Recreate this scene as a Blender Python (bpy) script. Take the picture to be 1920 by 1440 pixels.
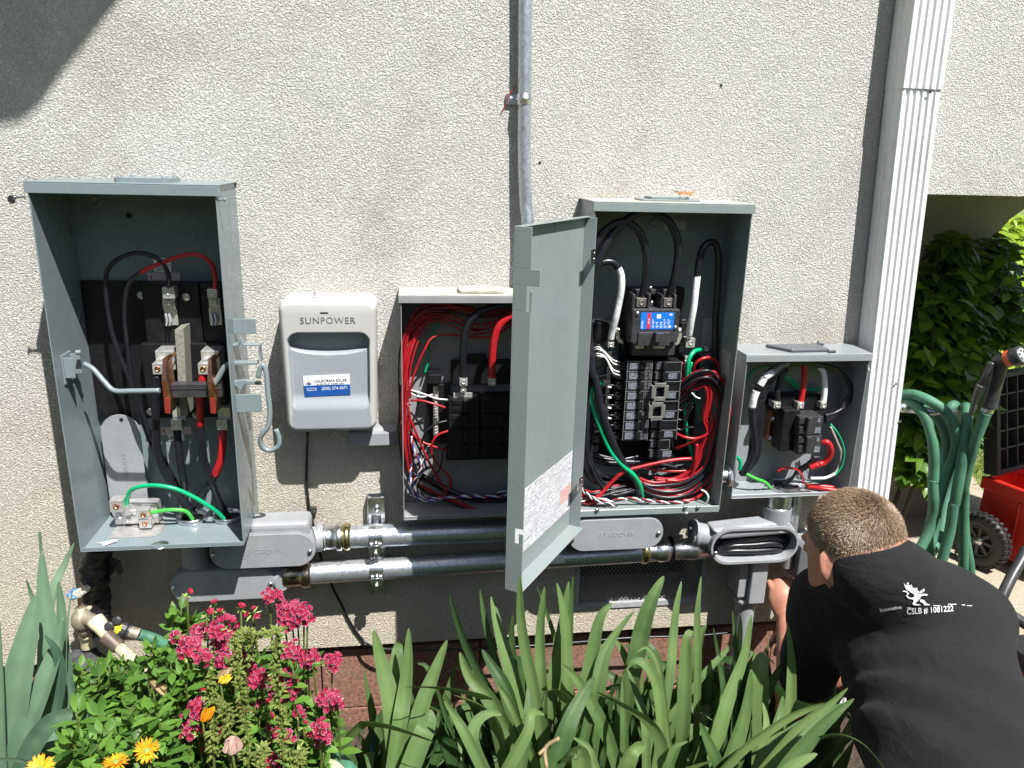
import bpy, math, random
from mathutils import Vector, Matrix, noise
random.seed(7)
R = math.radians
scene = bpy.context.scene
for o in list(bpy.data.objects): bpy.data.objects.remove(o)
col = scene.collection

# ---------------------------------------------------------------- camera
CAM = Vector((0, -1.72, 1.5)); FPX = 1450.0
AX = Vector((0.99035731, -0.1360537, 0.02611096))
AY = Vector((0.01361397, 0.28314271, 0.95898116))
AZ = Vector((0.13786606, 0.94937853, -0.28226468))
cd = bpy.data.cameras.new('camera'); cam = bpy.data.objects.new('camera', cd); col.objects.link(cam)
cd.sensor_width = 36; cd.lens = FPX / 1920 * 36; cd.clip_start = .05; cd.clip_end = 300
cam.matrix_world = Matrix(((AX.x, AY.x, -AZ.x, CAM.x), (AX.y, AY.y, -AZ.y, CAM.y), (AX.z, AY.z, -AZ.z, CAM.z), (0, 0, 0, 1)))
scene.camera = cam
scene.view_settings.view_transform = 'Standard'; scene.view_settings.look = 'None'
scene.view_settings.gamma = 1; scene.view_settings.exposure = 0.90

# ---------------------------------------------------------------- light
SUN = Vector((0.55, -1.0, 1.87)).normalized()          # towards the sun
elev = math.asin(SUN.z); az = math.atan2(SUN.x, SUN.y)
w = bpy.data.worlds.new('World'); scene.world = w; w.use_nodes = True
nt = w.node_tree; bg = nt.nodes['Background']; sky = nt.nodes.new('ShaderNodeTexSky')
sky.sky_type = 'NISHITA'; sky.sun_disc = False; sky.sun_elevation = elev; sky.sun_rotation = az
sky.air_density = 1.0; sky.dust_density = 1.5
nt.links.new(sky.outputs[0], bg.inputs[0]); bg.inputs[1].default_value = 0.055
sl = bpy.data.lights.new('sun', 'SUN'); sl.energy = 5; sl.angle = R(.53); sl.color = (1, .975, .935)
so = bpy.data.objects.new('sun', sl); col.objects.link(so); so.rotation_euler = SUN.to_track_quat('Z', 'Y').to_euler()

# ---------------------------------------------------------------- helpers
def W(px, py, d=0.0):
    """point of the real place seen at photo position (px,py), d metres in front of the wall plane"""
    r = AX * ((px - 960) / FPX) - AY * ((py - 720) / FPX) + AZ
    return CAM + r * ((-d - CAM.y) / r.y)
def Gd(px, py, z=0.0):
    r = AX * ((px - 960) / FPX) - AY * ((py - 720) / FPX) + AZ
    return CAM + r * ((z - CAM.z) / r.z)
ZM = {0: (0, 0, 1), 1: (0, 300, .29167), 2: (0, 620, .29167), 3: (480, 520, .26042), 4: (700, 640, .27778), 5: (940, 360, .26042),
      6: (940, 640, .26042), 7: (1330, 600, .20833), 8: (1330, 860, .30729), 9: (280, 900, .29167), 10: (0, 1020, .29167),
      11: (300, 1080, .25), 12: (700, 1080, .25), 13: (1100, 1080, .25), 14: (1440, 880, .38898), 15: (1560, 340, .33333),
      16: (800, 900, .36458), 17: (1620, 640, .20833), 18: (1480, 900, .19444), 19: (1700, 900, .25), 20: (1380, 980, .18054),
      21: (900, 360, .13889), 22: (900, 900, .15276)}
def Q(z, X, Y, d=0.0):
    a, b, s = ZM[z]
    return W(a + X * s, b + Y * s, d)

origin = {}
def tag(o, label=None, cat=None, group=None, kind=None):
    if label: o['label'] = label
    if cat: o['category'] = cat
    if group: o['group'] = group
    if kind: o['kind'] = kind
    return o
def thing(name, loc, label, cat, group=None):
    o = bpy.data.objects.new(name, None); col.objects.link(o); o.location = loc; o.empty_display_size = .05
    origin[o.name] = Vector(loc)
    return tag(o, label, cat, group)
def link_mesh(name, me, parent=None, org=None):
    o = bpy.data.objects.new(name, me); col.objects.link(o)
    if parent is not None:
        org = origin[parent.name]; o.parent = parent; origin[o.name] = org
        me.transform(Matrix.Translation(-org))
    else:
        if org is None: org = Vector((0, 0, 0))
        origin[o.name] = Vector(org); o.location = org
        me.transform(Matrix.Translation(-Vector(org)))
    return o
def crom(pts, n=8):
    P = [Vector(p) for p in pts]
    if len(P) < 3: 
        return [P[0].lerp(P[-1], i / n) for i in range(n + 1)]
    P = [P[0] * 2 - P[1]] + P + [P[-1] * 2 - P[-2]]; out = []
    for i in range(1, len(P) - 2):
        a, b, c, d = P[i - 1:i + 3]
        for k in range(n):
            t = k / n
            out.append(.5 * ((2 * b) + (c - a) * t + (2 * a - 5 * b + 4 * c - d) * t * t + (3 * b - a - 3 * c + d) * t ** 3))
    out.append(P[-2]); return out
class MB:
    def __init__(s): s.v = []; s.f = []; s.m = []; s.sm = []; s.att = []
    def add(s, vs, fs, mi=0, smooth=False, att=None):
        b = len(s.v); s.v += [tuple(p) for p in vs]
        s.att += (att if att is not None else [0.0] * len(vs))
        for f in fs: s.f.append([b + i for i in f]); s.m.append(mi); s.sm.append(smooth)
        return s
    def box(s, x0, x1, y0, y1, z0, z1, mi=0, mat=None):
        vs = [Vector((x, y, z)) for z in (z0, z1) for y in (y0, y1) for x in (x0, x1)]
        if mat: vs = [mat @ p for p in vs]
        return s.add(vs, [(0, 2, 3, 1), (4, 5, 7, 6), (0, 1, 5, 4), (2, 6, 7, 3), (0, 4, 6, 2), (1, 3, 7, 5)], mi)
    def pbox(s, z, X0, Y0, X1, Y1, d1, d0, mi=0):
        """axis aligned box whose front face is seen at this rectangle; d1 front, d0 back"""
        a = Q(z, X0, (Y0 + Y1) / 2, d1); b = Q(z, X1, (Y0 + Y1) / 2, d1); t = Q(z, (X0 + X1) / 2, Y0, d1); u = Q(z, (X0 + X1) / 2, Y1, d1)
        return s.box(min(a.x, b.x), max(a.x, b.x), -d1, -d0, min(t.z, u.z), max(t.z, u.z), mi)
    def cyl(s, p0, p1, r, r2=None, n=20, mi=0, cap=True, smooth=True):
        p0 = Vector(p0); p1 = Vector(p1); a = (p1 - p0).normalized(); u = a.orthogonal().normalized(); w_ = a.cross(u)
        r2 = r if r2 is None else r2; vs = []
        for p, q in ((p0, r), (p1, r2)):
            for k in range(n): t = 2 * math.pi * k / n; vs.append(p + (u * math.cos(t) + w_ * math.sin(t)) * q)
        s.add(vs, [(k, (k + 1) % n, n + (k + 1) % n, n + k) for k in range(n)], mi, smooth)
        if cap: s.add(vs, [tuple(range(n))[::-1], tuple(range(n, 2 * n))], mi, False)
        return s
    def tube(s, pts, r, n=8, mi=0, att=None, cap=True):
        P = [Vector(p) for p in pts]; P = [p for i, p in enumerate(P) if i == 0 or (p - P[i - 1]).length > 1e-6]
        N = len(P); T = [(P[min(i + 1, N - 1)] - P[max(i - 1, 0)]).normalized() for i in range(N)]
        u = T[0].orthogonal().normalized(); vs = []; at = []
        for i in range(N):
            u = (u - T[i] * u.dot(T[i])); u = u.normalized() if u.length > 1e-6 else T[i].orthogonal().normalized()
            b = T[i].cross(u); rr = r(i / (N - 1)) if callable(r) else r
            for k in range(n): t = 2 * math.pi * k / n; vs.append(P[i] + (u * math.cos(t) + b * math.sin(t)) * rr); at.append(i / (N - 1))
        fs = [(i * n + k, i * n + (k + 1) % n, (i + 1) * n + (k + 1) % n, (i + 1) * n + k) for i in range(N - 1) for k in range(n)]
        s.add(vs, fs, mi, True, at)
        if cap: s.f.append([len(s.v) - N * n + k for k in range(n)][::-1]); s.m.append(mi); s.sm.append(False); s.f.append([len(s.v) - n + k for k in range(n)]); s.m.append(mi); s.sm.append(False)
        return s
    def lathe(s, c, axis, prof, n=24, mi=0, smooth=True):
        """prof: list of (r, h) along axis from c"""
        c = Vector(c); a = Vector(axis).normalized(); u = a.orthogonal().normalized(); w_ = a.cross(u); vs = []
        for r, h in prof:
            for k in range(n): t = 2 * math.pi * k / n; vs.append(c + a * h + (u * math.cos(t) + w_ * math.sin(t)) * max(r, 1e-5))
        fs = [(i * n + k, i * n + (k + 1) % n, (i + 1) * n + (k + 1) % n, (i + 1) * n + k) for i in range(len(prof) - 1) for k in range(n)]
        return s.add(vs, fs, mi, smooth)
    def sphere(s, c, r, n=14, mi=0, sc=(1, 1, 1), mat=None):
        c = Vector(c); vs = []
        for i in range(n // 2 + 1):
            for k in range(n):
                a = math.pi * i / (n // 2); b = 2 * math.pi * k / n
                p = Vector((math.sin(a) * math.cos(b) * r * sc[0], math.sin(a) * math.sin(b) * r * sc[1], math.cos(a) * r * sc[2]))
                if mat: p = mat @ p
                vs.append(c + p)
        fs = [(i * n + k, (i + 1) * n + k, (i + 1) * n + (k + 1) % n, i * n + (k + 1) % n) for i in range(n // 2) for k in range(n)]
        return s.add(vs, fs, mi, True)
    def prism(s, poly, ext, mi=0):
        """closed polygon of points extruded by vector ext"""
        n = len(poly); e = Vector(ext); vs = [Vector(p) for p in poly] + [Vector(p) + e for p in poly]
        return s.add(vs, [tuple(range(n)), tuple(range(n, 2 * n))[::-1]] + [(k, n + k, n + (k + 1) % n, (k + 1) % n) for k in range(n)], mi)
    def build(s, name, mats, parent=None, org=None, bevel=0, seg=2, recalc=True, attname=None, clip=None):
        import bmesh
        me = bpy.data.meshes.new(name); me.from_pydata(s.v, [], s.f)
        if not isinstance(mats, (list, tuple)): mats = [mats]
        for m in mats: me.materials.append(m)
        me.polygons.foreach_set('material_index', s.m); me.polygons.foreach_set('use_smooth', s.sm)
        if attname:
            a = me.attributes.new(attname, 'FLOAT', 'POINT'); a.data.foreach_set('value', s.att)
        if recalc:
            bm = bmesh.new(); bm.from_mesh(me)
            bmesh.ops.recalc_face_normals(bm, faces=bm.faces); bm.to_mesh(me); bm.free()
        me.update()
        o = link_mesh(name, me, parent, org)
        if bevel:
            b = o.modifiers.new('bevel', 'BEVEL'); b.width = bevel; b.segments = seg; b.limit_method = 'ANGLE'; b.angle_limit = R(40)
        return o

# ---------------------------------------------------------------- materials
def nodes(name):
    m = bpy.data.materials.new(name); m.use_nodes = True; n = m.node_tree
    return m, n, n.nodes['Principled BSDF']
def N(n, t, **k):
    x = n.nodes.new(t)
    for a, b in k.items():
        if a.startswith('i_'):
            key = a[2:]; key = int(key) if key.isdigit() else key.replace('_', ' ')
            x.inputs[key].default_value = b
        else: setattr(x, a, b)
    return x
def ramp(n, fac, stops):
    r = n.nodes.new('ShaderNodeValToRGB'); e = r.color_ramp.elements
    e[0].position, e[0].color = stops[0][0], (*stops[0][1], 1)
    e[1].position, e[1].color = stops[-1][0], (*stops[-1][1], 1)
    for p, c in stops[1:-1]: el = e.new(p); el.color = (*c, 1)
    n.links.new(fac, r.inputs[0]); return r.outputs[0]
def simple(name, c, rough=.5, metal=0, var=.12, vs=40, bump=0, bs=300, spec=.5, coat=0, obj=True):
    """plain paint / plastic / metal with a little mottling and surface grain"""
    m, n, p = nodes(name); tc = N(n, 'ShaderNodeTexCoord'); L = n.links.new
    ns = N(n, 'ShaderNodeTexNoise', i_Scale=vs, i_Detail=5); L(tc.outputs['Object'], ns.inputs['Vector'])
    d = tuple(x * (1 - var) for x in c); u = tuple(min(1, x * (1 + var)) for x in c)
    L(ramp(n, ns.outputs['Fac'], [(.3, d), (.7, u)]), p.inputs['Base Color'])
    mr = N(n, 'ShaderNodeMapRange', i_3=max(.03, rough - .08), i_4=min(1, rough + .1)); L(ns.outputs['Fac'], mr.inputs[0]); L(mr.outputs[0], p.inputs['Roughness'])
    p.inputs['Metallic'].default_value = metal; p.inputs['Specular IOR Level'].default_value = spec
    if coat: p.inputs['Coat Weight'].default_value = coat; p.inputs['Coat Roughness'].default_value = .1
    if bump:
        b2 = N(n, 'ShaderNodeTexNoise', i_Scale=bs, i_Detail=3); L(tc.outputs['Object'], b2.inputs['Vector'])
        bp = N(n, 'ShaderNodeBump', i_Strength=bump, i_Distance=.002); L(b2.outputs['Fac'], bp.inputs['Height']); L(bp.outputs[0], p.inputs['Normal'])
    return m

def stucco(name, c0, c1, pit=1.0):
    m, n, p = nodes(name); L = n.links.new; g = N(n, 'ShaderNodeNewGeometry'); pos = g.outputs['Position']
    # lumps between worm shaped pits
    wn = N(n, 'ShaderNodeTexNoise', i_Scale=150, i_Detail=2); L(pos, wn.inputs['Vector'])
    ad = N(n, 'ShaderNodeVectorMath', operation='MULTIPLY_ADD'); L(wn.outputs['Color'], ad.inputs[0]); ad.inputs[1].default_value = (.005,) * 3; L(pos, ad.inputs[2])
    n1 = N(n, 'ShaderNodeTexNoise', i_Scale=290, i_Detail=3.5, i_Roughness=.60, i_Distortion=.1); L(ad.outputs[0], n1.inputs['Vector'])
    r1 = N(n, 'ShaderNodeMapRange', interpolation_type='SMOOTHSTEP', i_1=.30, i_2=.66); L(n1.outputs['Fac'], r1.inputs[0])
    n2 = N(n, 'ShaderNodeTexNoise', i_Scale=420, i_Detail=3); L(pos, n2.inputs['Vector'])
    n3 = N(n, 'ShaderNodeTexNoise', i_Scale=7, i_Detail=4); L(pos, n3.inputs['Vector'])
    h = N(n, 'ShaderNodeMath', operation='MULTIPLY_ADD'); L(n2.outputs['Fac'], h.inputs[0]); h.inputs[1].default_value = .3; L(r1.outputs[0], h.inputs[2])
    h2 = N(n, 'ShaderNodeMath', operation='MULTIPLY_ADD'); L(n3.outputs['Fac'], h2.inputs[0]); h2.inputs[1].default_value = 2.0; L(h.outputs[0], h2.inputs[2])
    bp = N(n, 'ShaderNodeBump', i_Strength=1.0, i_Distance=.0050 * pit); L(h2.outputs[0], bp.inputs['Height']); L(bp.outputs[0], p.inputs['Normal'])
    # colour: height above ground mellows to cream, weathering stains, pit shade painted in
    sx = N(n, 'ShaderNodeSeparateXYZ'); L(pos, sx.inputs[0])
    zz = N(n, 'ShaderNodeMapRange', i_1=.35, i_2=1.25); L(sx.outputs['Z'], zz.inputs[0])
    zn = N(n, 'ShaderNodeMath', operation='MULTIPLY_ADD'); L(n3.outputs['Fac'], zn.inputs[0]); zn.inputs[1].default_value = .6; zn.inputs[2].default_value = -.3
    za = N(n, 'ShaderNodeMath', operation='ADD', use_clamp=True); L(zz.outputs[0], za.inputs[0]); L(zn.outputs[0], za.inputs[1])
    base = ramp(n, za.outputs[0], [(0, c0), (1, c1)])
    n4 = N(n, 'ShaderNodeTexNoise', i_Scale=2.6, i_Detail=7, i_Roughness=.65, i_Distortion=.4); L(pos, n4.inputs['Vector'])
    st = N(n, 'ShaderNodeMapRange', i_1=.52, i_2=.72, i_3=0, i_4=.5); L(n4.outputs['Fac'], st.inputs[0])
    mx = N(n, 'ShaderNodeMix', data_type='RGBA', i_7=(.40, .33, .25, 1)); L(st.outputs[0], mx.inputs[0]); L(base, mx.inputs[6])
    pit_shade = N(n, 'ShaderNodeMapRange', i_1=.05, i_2=.5, i_3=.32, i_4=0); L(r1.outputs[0], pit_shade.inputs[0])
    mp = N(n, 'ShaderNodeMix', data_type='RGBA', i_7=(.17, .155, .13, 1)); L(pit_shade.outputs[0], mp.inputs[0]); L(mx.outputs[2], mp.inputs[6])
    L(mp.outputs[2], p.inputs['Base Color']); p.inputs['Roughness'].default_value = .95; p.inputs['Specular IOR Level'].default_value = .2
    return m
M = {}
M['stucco'] = stucco('cream stucco', (.80, .715, .565), (.79, .78, .735))
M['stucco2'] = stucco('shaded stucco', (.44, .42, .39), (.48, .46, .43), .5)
def enamelm(name, c, rough=.26, grime=.12):
    m, n, p = nodes(name); tc = N(n, 'ShaderNodeTexCoord'); L = n.links.new
    mp = N(n, 'ShaderNodeMapping'); mp.inputs['Scale'].default_value = (14, 14, 2.2); L(tc.outputs['Object'], mp.inputs[0])
    a = N(n, 'ShaderNodeTexNoise', i_Scale=1, i_Detail=8, i_Roughness=.7); L(mp.outputs[0], a.inputs['Vector'])
    b = N(n, 'ShaderNodeTexNoise', i_Scale=26, i_Detail=8, i_Roughness=.75); L(tc.outputs['Object'], b.inputs['Vector'])
    mu = N(n, 'ShaderNodeMath', operation='MULTIPLY'); L(a.outputs['Fac'], mu.inputs[0]); L(b.outputs['Fac'], mu.inputs[1])
    f = N(n, 'ShaderNodeMapRange', i_1=.24, i_2=.40, i_3=0, i_4=grime); L(mu.outputs[0], f.inputs[0])
    mx = N(n, 'ShaderNodeMix', data_type='RGBA', i_6=(*c, 1), i_7=(.36, .33, .27, 1)); L(f.outputs[0], mx.inputs[0])
    # fine scratches
    ms = N(n, 'ShaderNodeMapping'); ms.inputs['Scale'].default_value = (300, 300, 12); ms.inputs['Rotation'].default_value = (.5, .3, 0); L(tc.outputs['Object'], ms.inputs[0])
    s_ = N(n, 'ShaderNodeTexNoise', i_Scale=1, i_Detail=2); L(ms.outputs[0], s_.inputs['Vector'])
    sf = N(n, 'ShaderNodeMapRange', i_1=.72, i_2=.76, i_3=0, i_4=.35); L(s_.outputs['Fac'], sf.inputs[0])
    m2 = N(n, 'ShaderNodeMix', data_type='RGBA', i_7=(.45, .46, .46, 1)); L(mx.outputs[2], m2.inputs[6]); L(sf.outputs[0], m2.inputs[0]); L(m2.outputs[2], p.inputs['Base Color'])
    mr = N(n, 'ShaderNodeMapRange', i_1=.3, i_2=.7, i_3=rough - .06, i_4=rough + .16); L(b.outputs['Fac'], mr.inputs[0]); L(mr.outputs[0], p.inputs['Roughness'])
    w_ = N(n, 'ShaderNodeTexNoise', i_Scale=7, i_Detail=2); L(tc.outputs['Object'], w_.inputs['Vector'])
    bp = N(n, 'ShaderNodeBump', i_Strength=.25, i_Distance=.004); L(w_.outputs['Fac'], bp.inputs['Height']); L(bp.outputs[0], p.inputs['Normal'])
    return m
M['enamel'] = enamelm('blue grey enamel', (.18, .225, .24), .24)
M['enamelg'] = enamelm('green grey enamel', (.21, .25, .25), .28)
M['enamel2'] = enamelm('grey enamel', (.24, .265, .28), .28)
M['enamel3'] = simple('weathered grey enamel', (.36, .365, .375), .4, 0, .10, 30, .1, 200, .5)
M['dust'] = simple('dusty enamel top', (.42, .40, .35), .75, 0, .25, 35, .3, 200, .3)
M['cast'] = simple('cast aluminium grey paint', (.27, .285, .30), .42, 0, .07, 25, .35, 500, .5)
M['castin'] = simple('grey sealed lining', (.10, .11, .12), .3, 0, .1)
M['black'] = simple('black moulded plastic', (.007, .0075, .009), .45, 0, .3, 60, .1, 300, .35)
M['black2'] = simple('charcoal moulded plastic', (.035, .036, .04), .38, 0, .3, 60, .1, 300)
M['cable'] = simple('black cable jacket', (.011, .012, .017), .33, 0, .2, 60, .15, 120)
M['red'] = simple('red wire jacket', (.32, .009, .014), .35, 0, .1, 60)
M['redtape'] = simple('red phase tape', (.44, .014, .018), .35, 0, .1, 60, .3, 90)
M['green'] = simple('green wire jacket', (.0, .36, .15), .35, 0, .1)
M['lime'] = simple('light green wire jacket', (.06, .47, .06), .35, 0, .1)
M['white'] = simple('white wire jacket', (.72, .72, .70), .4, 0, .08)
M['blue'] = simple('blue wire jacket', (.05, .11, .42), .4, 0, .1)
M['wtape'] = simple('white phase tape', (.74, .75, .76), .45, 0, .08, 60, .5, 110)
M['bare'] = simple('stripped wire tip', (.70, .66, .55), .3, .7, .2)
M['alu'] = simple('aluminium lug', (.60, .59, .575), .32, .65, .15, 90, .2, 400)
M['zinc'] = simple('zinc plated steel', (.66, .68, .70), .28, 1, .12, 50, .12, 300)
M['copper'] = simple('copper', (.72, .34, .2), .28, 1, .2, 70)
M['brass'] = simple('yellow zinc fitting', (.55, .47, .25), .25, 1, .2, 40)
M['pvswhite'] = simple('off white plastic', (.43, .425, .41), .45, 0, .04, 12)
M['pvsgrey'] = simple('pale blue grey plastic', (.275, .30, .33), .4, 0, .03, 12)
M['paper'] = simple('white sticker', (.75, .76, .77), .4, 0, .05, 60)
M['navy'] = simple('navy print', (.01, .075, .30), .4, 0, .05)
M['greyink'] = simple('grey print', (.13, .13, .135), .5, 0, .05)
M['ink'] = simple('black print', (.03, .03, .03), .5, 0, .05)
M['orange'] = simple('orange print', (.75, .2, .04), .5, 0, .05)
M['whiteink'] = simple('white print', (.78, .79, .8), .5, 0, .03)
M['gutter'] = enamelm('white painted downspout metal', (.70, .71, .72), .36, .35)
M['screwdark'] = simple('dark hole', (.01, .01, .01), .8)

def emt():
    m, n, p = nodes('galvanized conduit'); L = n.links.new; tc = N(n, 'ShaderNodeTexCoord')
    a = N(n, 'ShaderNodeTexNoise', i_Scale=160, i_Detail=4); L(tc.outputs['Object'], a.inputs['Vector'])
    b = N(n, 'ShaderNodeTexVoronoi', i_Scale=90); L(tc.outputs['Object'], b.inputs['Vector'])
    L(ramp(n, a.outputs['Fac'], [(.3, (.42, .46, .50)), (.7, (.66, .69, .72))]), p.inputs['Base Color'])
    mr = N(n, 'ShaderNodeMapRange', i_3=.30, i_4=.46); L(b.outputs['Distance'], mr.inputs[0]); L(mr.outputs[0], p.inputs['Roughness'])
    p.inputs['Metallic'].default_value = .82
    bp = N(n, 'ShaderNodeBump', i_Strength=.04, i_Distance=.001); L(b.outputs['Distance'], bp.inputs['Height']); L(bp.outputs[0], p.inputs['Normal'])
    return m
M['emt'] = emt()
def text(s, size, org, right, up, mat, parent, ext=.0002, name='lettering', align='CENTER', sx=1.0, sm=1.0, shear=0, spacing=1.0):
    """letters as a thin mesh; org is the centre of the baseline"""
    cu = bpy.data.curves.new('t', 'FONT'); cu.body = s; cu.size = size; cu.align_x = align; cu.extrude = ext; cu.resolution_u = 3; cu.offset = size * .004 * (sm - 1) * 10
    cu.space_character = spacing; cu.shear = shear
    o = bpy.data.objects.new('t', cu); col.objects.link(o); dg = bpy.context.evaluated_depsgraph_get(); dg.update()
    me = bpy.data.meshes.new_from_object(o.evaluated_get(dg)); bpy.data.objects.remove(o)
    right = Vector(right).normalized(); up = Vector(up); up = (up - right * up.dot(right)).normalized(); nn = right.cross(up)
    mt = Matrix(((right.x * sx, up.x, nn.x, org[0]), (right.y * sx, up.y, nn.y, org[1]), (right.z * sx, up.z, nn.z, org[2]), (0, 0, 0, 1)))
    me.transform(mt); me.materials.clear(); me.materials.append(mat); me.name = name
    return link_mesh(name, me, parent)
XR, ZU = (1, 0, 0), (0, 0, 1)
def wire(name, z, pts, r, mat, parent, n=9, sub=7, build=True, mb=None, jit=0):
    """cable along photo points (X, Y, d)"""
    P = [Q(z, *p) if len(p) == 3 else Q(p[3], p[0], p[1], p[2]) for p in pts]
    if jit: P = [p + Vector((random.uniform(-1, 1), random.uniform(-1, 1), random.uniform(-1, 1))) * jit for p in P]
    b = mb or MB(); b.tube(crom(P, sub), r, n)
    return b if mb else b.build(name, mat, parent)
def screw(mb, c, r=.004, h=.002, axis=(0, -1, 0), slot=True):
    a = Vector(axis).normalized()
    mb.lathe(c, a, [(r, 0), (r, h * .5), (r * .7, h), (0, h * 1.1)], 12)
    if slot:
        u = a.orthogonal().normalized(); v = a.cross(u); c = Vector(c) + a * h * 1.1
        mb.prism([c + u * r * .8 + v * r * .12, c - u * r * .8 + v * r * .12, c - u * r * .8 - v * r * .12, c + u * r * .8 - v * r * .12], a * .0002)
def rrect(x0, x1, z0, z1, r, n=6, y=0):
    pts = []
    for cx, cz, a0 in ((x1 - r, z1 - r, 0), (x0 + r, z1 - r, 90), (x0 + r, z0 + r, 180), (x1 - r, z0 + r, 270)):
        for k in range(n + 1):
            a = R(a0 + 90 * k / n); pts.append(Vector((cx + r * math.cos(a), y, cz + r * math.sin(a))))
    return pts
# ================================================================ the house
ZB = 0.305      # bottom of the stucco
house = thing('house', (0, .1, 0), 'cream stucco house wall with open electrical boxes mounted on it', 'house')
def grid_wall(x0, x1, z0, z1, y, nx, nz, hole=None):
    b = MB(); vs = []; xs = [x0 + (x1 - x0) * i / nx for i in range(nx + 1)]; zs = [z0 + (z1 - z0) * i / nz for i in range(nz + 1)]
    return b
# main wall: slab with an opening for the vent, and the overhanging storey to the right
vx0, vx1 = W(1083, 1060, 0).x, W(1322, 1060, 0).x
vz0, vz1 = W(1200, 1128, 0).z, W(1200, 1030, 0).z
XE = 1.20       # corner of the lower wall
ZO = W(1830, 366, 0).z
b = MB()
b.box(-3.5, vx0, 0, .25, ZB, ZO); b.box(vx1, XE, 0, .25, ZB, ZO); b.box(vx0, vx1, 0, .25, ZB, vz0); b.box(vx0, vx1, 0, .25, vz1, ZO)
b.box(-3.5, XE, 0, .25, ZO, 2.75); b.prism([Vector((x, 0, z)) for x, z in ((XE, ZO), (2.2, ZO), (2.45, 1.55), (2.6, 1.8), (3.3, 1.86), (3.3, 2.2), (1.95, 2.2), (1.8, 2.75), (XE, 2.75))], (0, .25, 0))
b.box(XE, 2.62, .25, 1.4, ZO, 2.2); b.box(XE, 1.8, .25, 1.4, 2.2, 2.75)                 # deep overhang block, unseen, kept to shade the bush and recess
b.box(XE - .2, XE, .25, 1.14, ZB, ZO)
# drip edge lumps along the bottom of the stucco
b.build('stucco_wall', M['stucco'], house)
b = MB()
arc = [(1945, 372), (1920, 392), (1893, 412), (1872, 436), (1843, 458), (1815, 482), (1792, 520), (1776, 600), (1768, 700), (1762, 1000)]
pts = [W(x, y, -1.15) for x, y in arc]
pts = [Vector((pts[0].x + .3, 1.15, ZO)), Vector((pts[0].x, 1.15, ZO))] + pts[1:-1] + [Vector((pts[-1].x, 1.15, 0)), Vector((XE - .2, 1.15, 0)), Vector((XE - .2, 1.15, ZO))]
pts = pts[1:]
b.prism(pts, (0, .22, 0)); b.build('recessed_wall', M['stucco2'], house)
def brickred():
    m, n, p = nodes('reddish footing'); L = n.links.new; g = N(n, 'ShaderNodeNewGeometry'); pos = g.outputs['Position']
    a = N(n, 'ShaderNodeTexNoise', i_Scale=120, i_Detail=6, i_Roughness=.7); L(pos, a.inputs['Vector'])
    c = N(n, 'ShaderNodeTexNoise', i_Scale=9, i_Detail=4); L(pos, c.inputs['Vector'])
    base = ramp(n, a.outputs['Fac'], [(.35, (.12, .055, .038)), (.65, (.33, .17, .12))])
    mx = N(n, 'ShaderNodeMix', data_type='RGBA', i_7=(.2, .17, .14, 1)); L(base, mx.inputs[6])
    st = N(n, 'ShaderNodeMapRange', i_1=.5, i_2=.7, i_4=.6); L(c.outputs['Fac'], st.inputs[0]); L(st.outputs[0], mx.inputs[0])
    L(mx.outputs[2], p.inputs['Base Color']); p.inputs['Roughness'].default_value = .95
    bp = N(n, 'ShaderNodeBump', i_Strength=.8, i_Distance=.002); L(a.outputs['Fac'], bp.inputs['Height']); L(bp.outputs[0], p.inputs['Normal'])
    return m
M['footing'] = brickred()
b = MB()
x = -3.5
while x < XE - .02:
    wd = .41; b.box(x, min(x + wd - .004, XE - .02), .030 + .004 * math.sin(x * 9), .24, .10, ZB - .030); b.box(x - .15 + .0, min(x + wd - .154, XE - .02), .026, .24, -.05, .097); x += wd
b.box(-3.5, XE - .03, .085, .245, -.05, ZB - .002)
b.build('foundation', M['footing'], house, bevel=.003)
# vent: frame, dark cavity and expanded-metal screen
fr = MB(); fw = .007
fr.box(vx0 - .006, vx1 + .006, -.004, .02, vz0 - .012, vz0 + .002); fr.box(vx0 - .004, vx0 + fw, -.003, .02, vz0 + .002, vz1); fr.box(vx1 - fw, vx1 + .004, -.003, .02, vz0 + .002, vz1)
vent = fr.build('vent', simple('dull grey vent frame', (.34, .35, .36), .5), house)
cv = MB(); cv.box(vx0, vx1, .14, .15, vz0, vz1); cv.build('cavity', simple('dark vent cavity', (.03, .028, .025), .9), vent)
sc = MB(); pw, ph = .0104, .0070; t = .00055
nx = int((vx1 - vx0) / pw); nz = int((vz1 - vz0) / ph)
for i in range(nx + 1):
    for j in range(nz + 1):
        x0 = vx0 + i * pw + (pw / 2 if j % 2 else 0); z0 = vz0 + j * ph
        for sx in (-1, 1):
            x1 = x0 + sx * pw / 2; z1 = z0 + ph
            if x1 < vx0 or x1 > vx1 or z1 > vz1 or x0 > vx1: continue
            d = Vector((x1 - x0, 0, z1 - z0)).normalized(); q = Vector((-d.z, 0, d.x)) * t
            a = Vector((x0, .004, z0)); e = Vector((x1, .004, z1)); th = Vector((0, .0012, 0))
            sc.add([a - q, a + q, e + q, e - q, a - q + th, a + q + th, e + q + th, e - q + th], [(0, 1, 2, 3), (4, 7, 6, 5), (0, 3, 7, 4), (1, 5, 6, 2)])
sc.build('screen', simple('bright expanded metal', (.42, .41, .39), .5, .2), vent)
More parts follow.
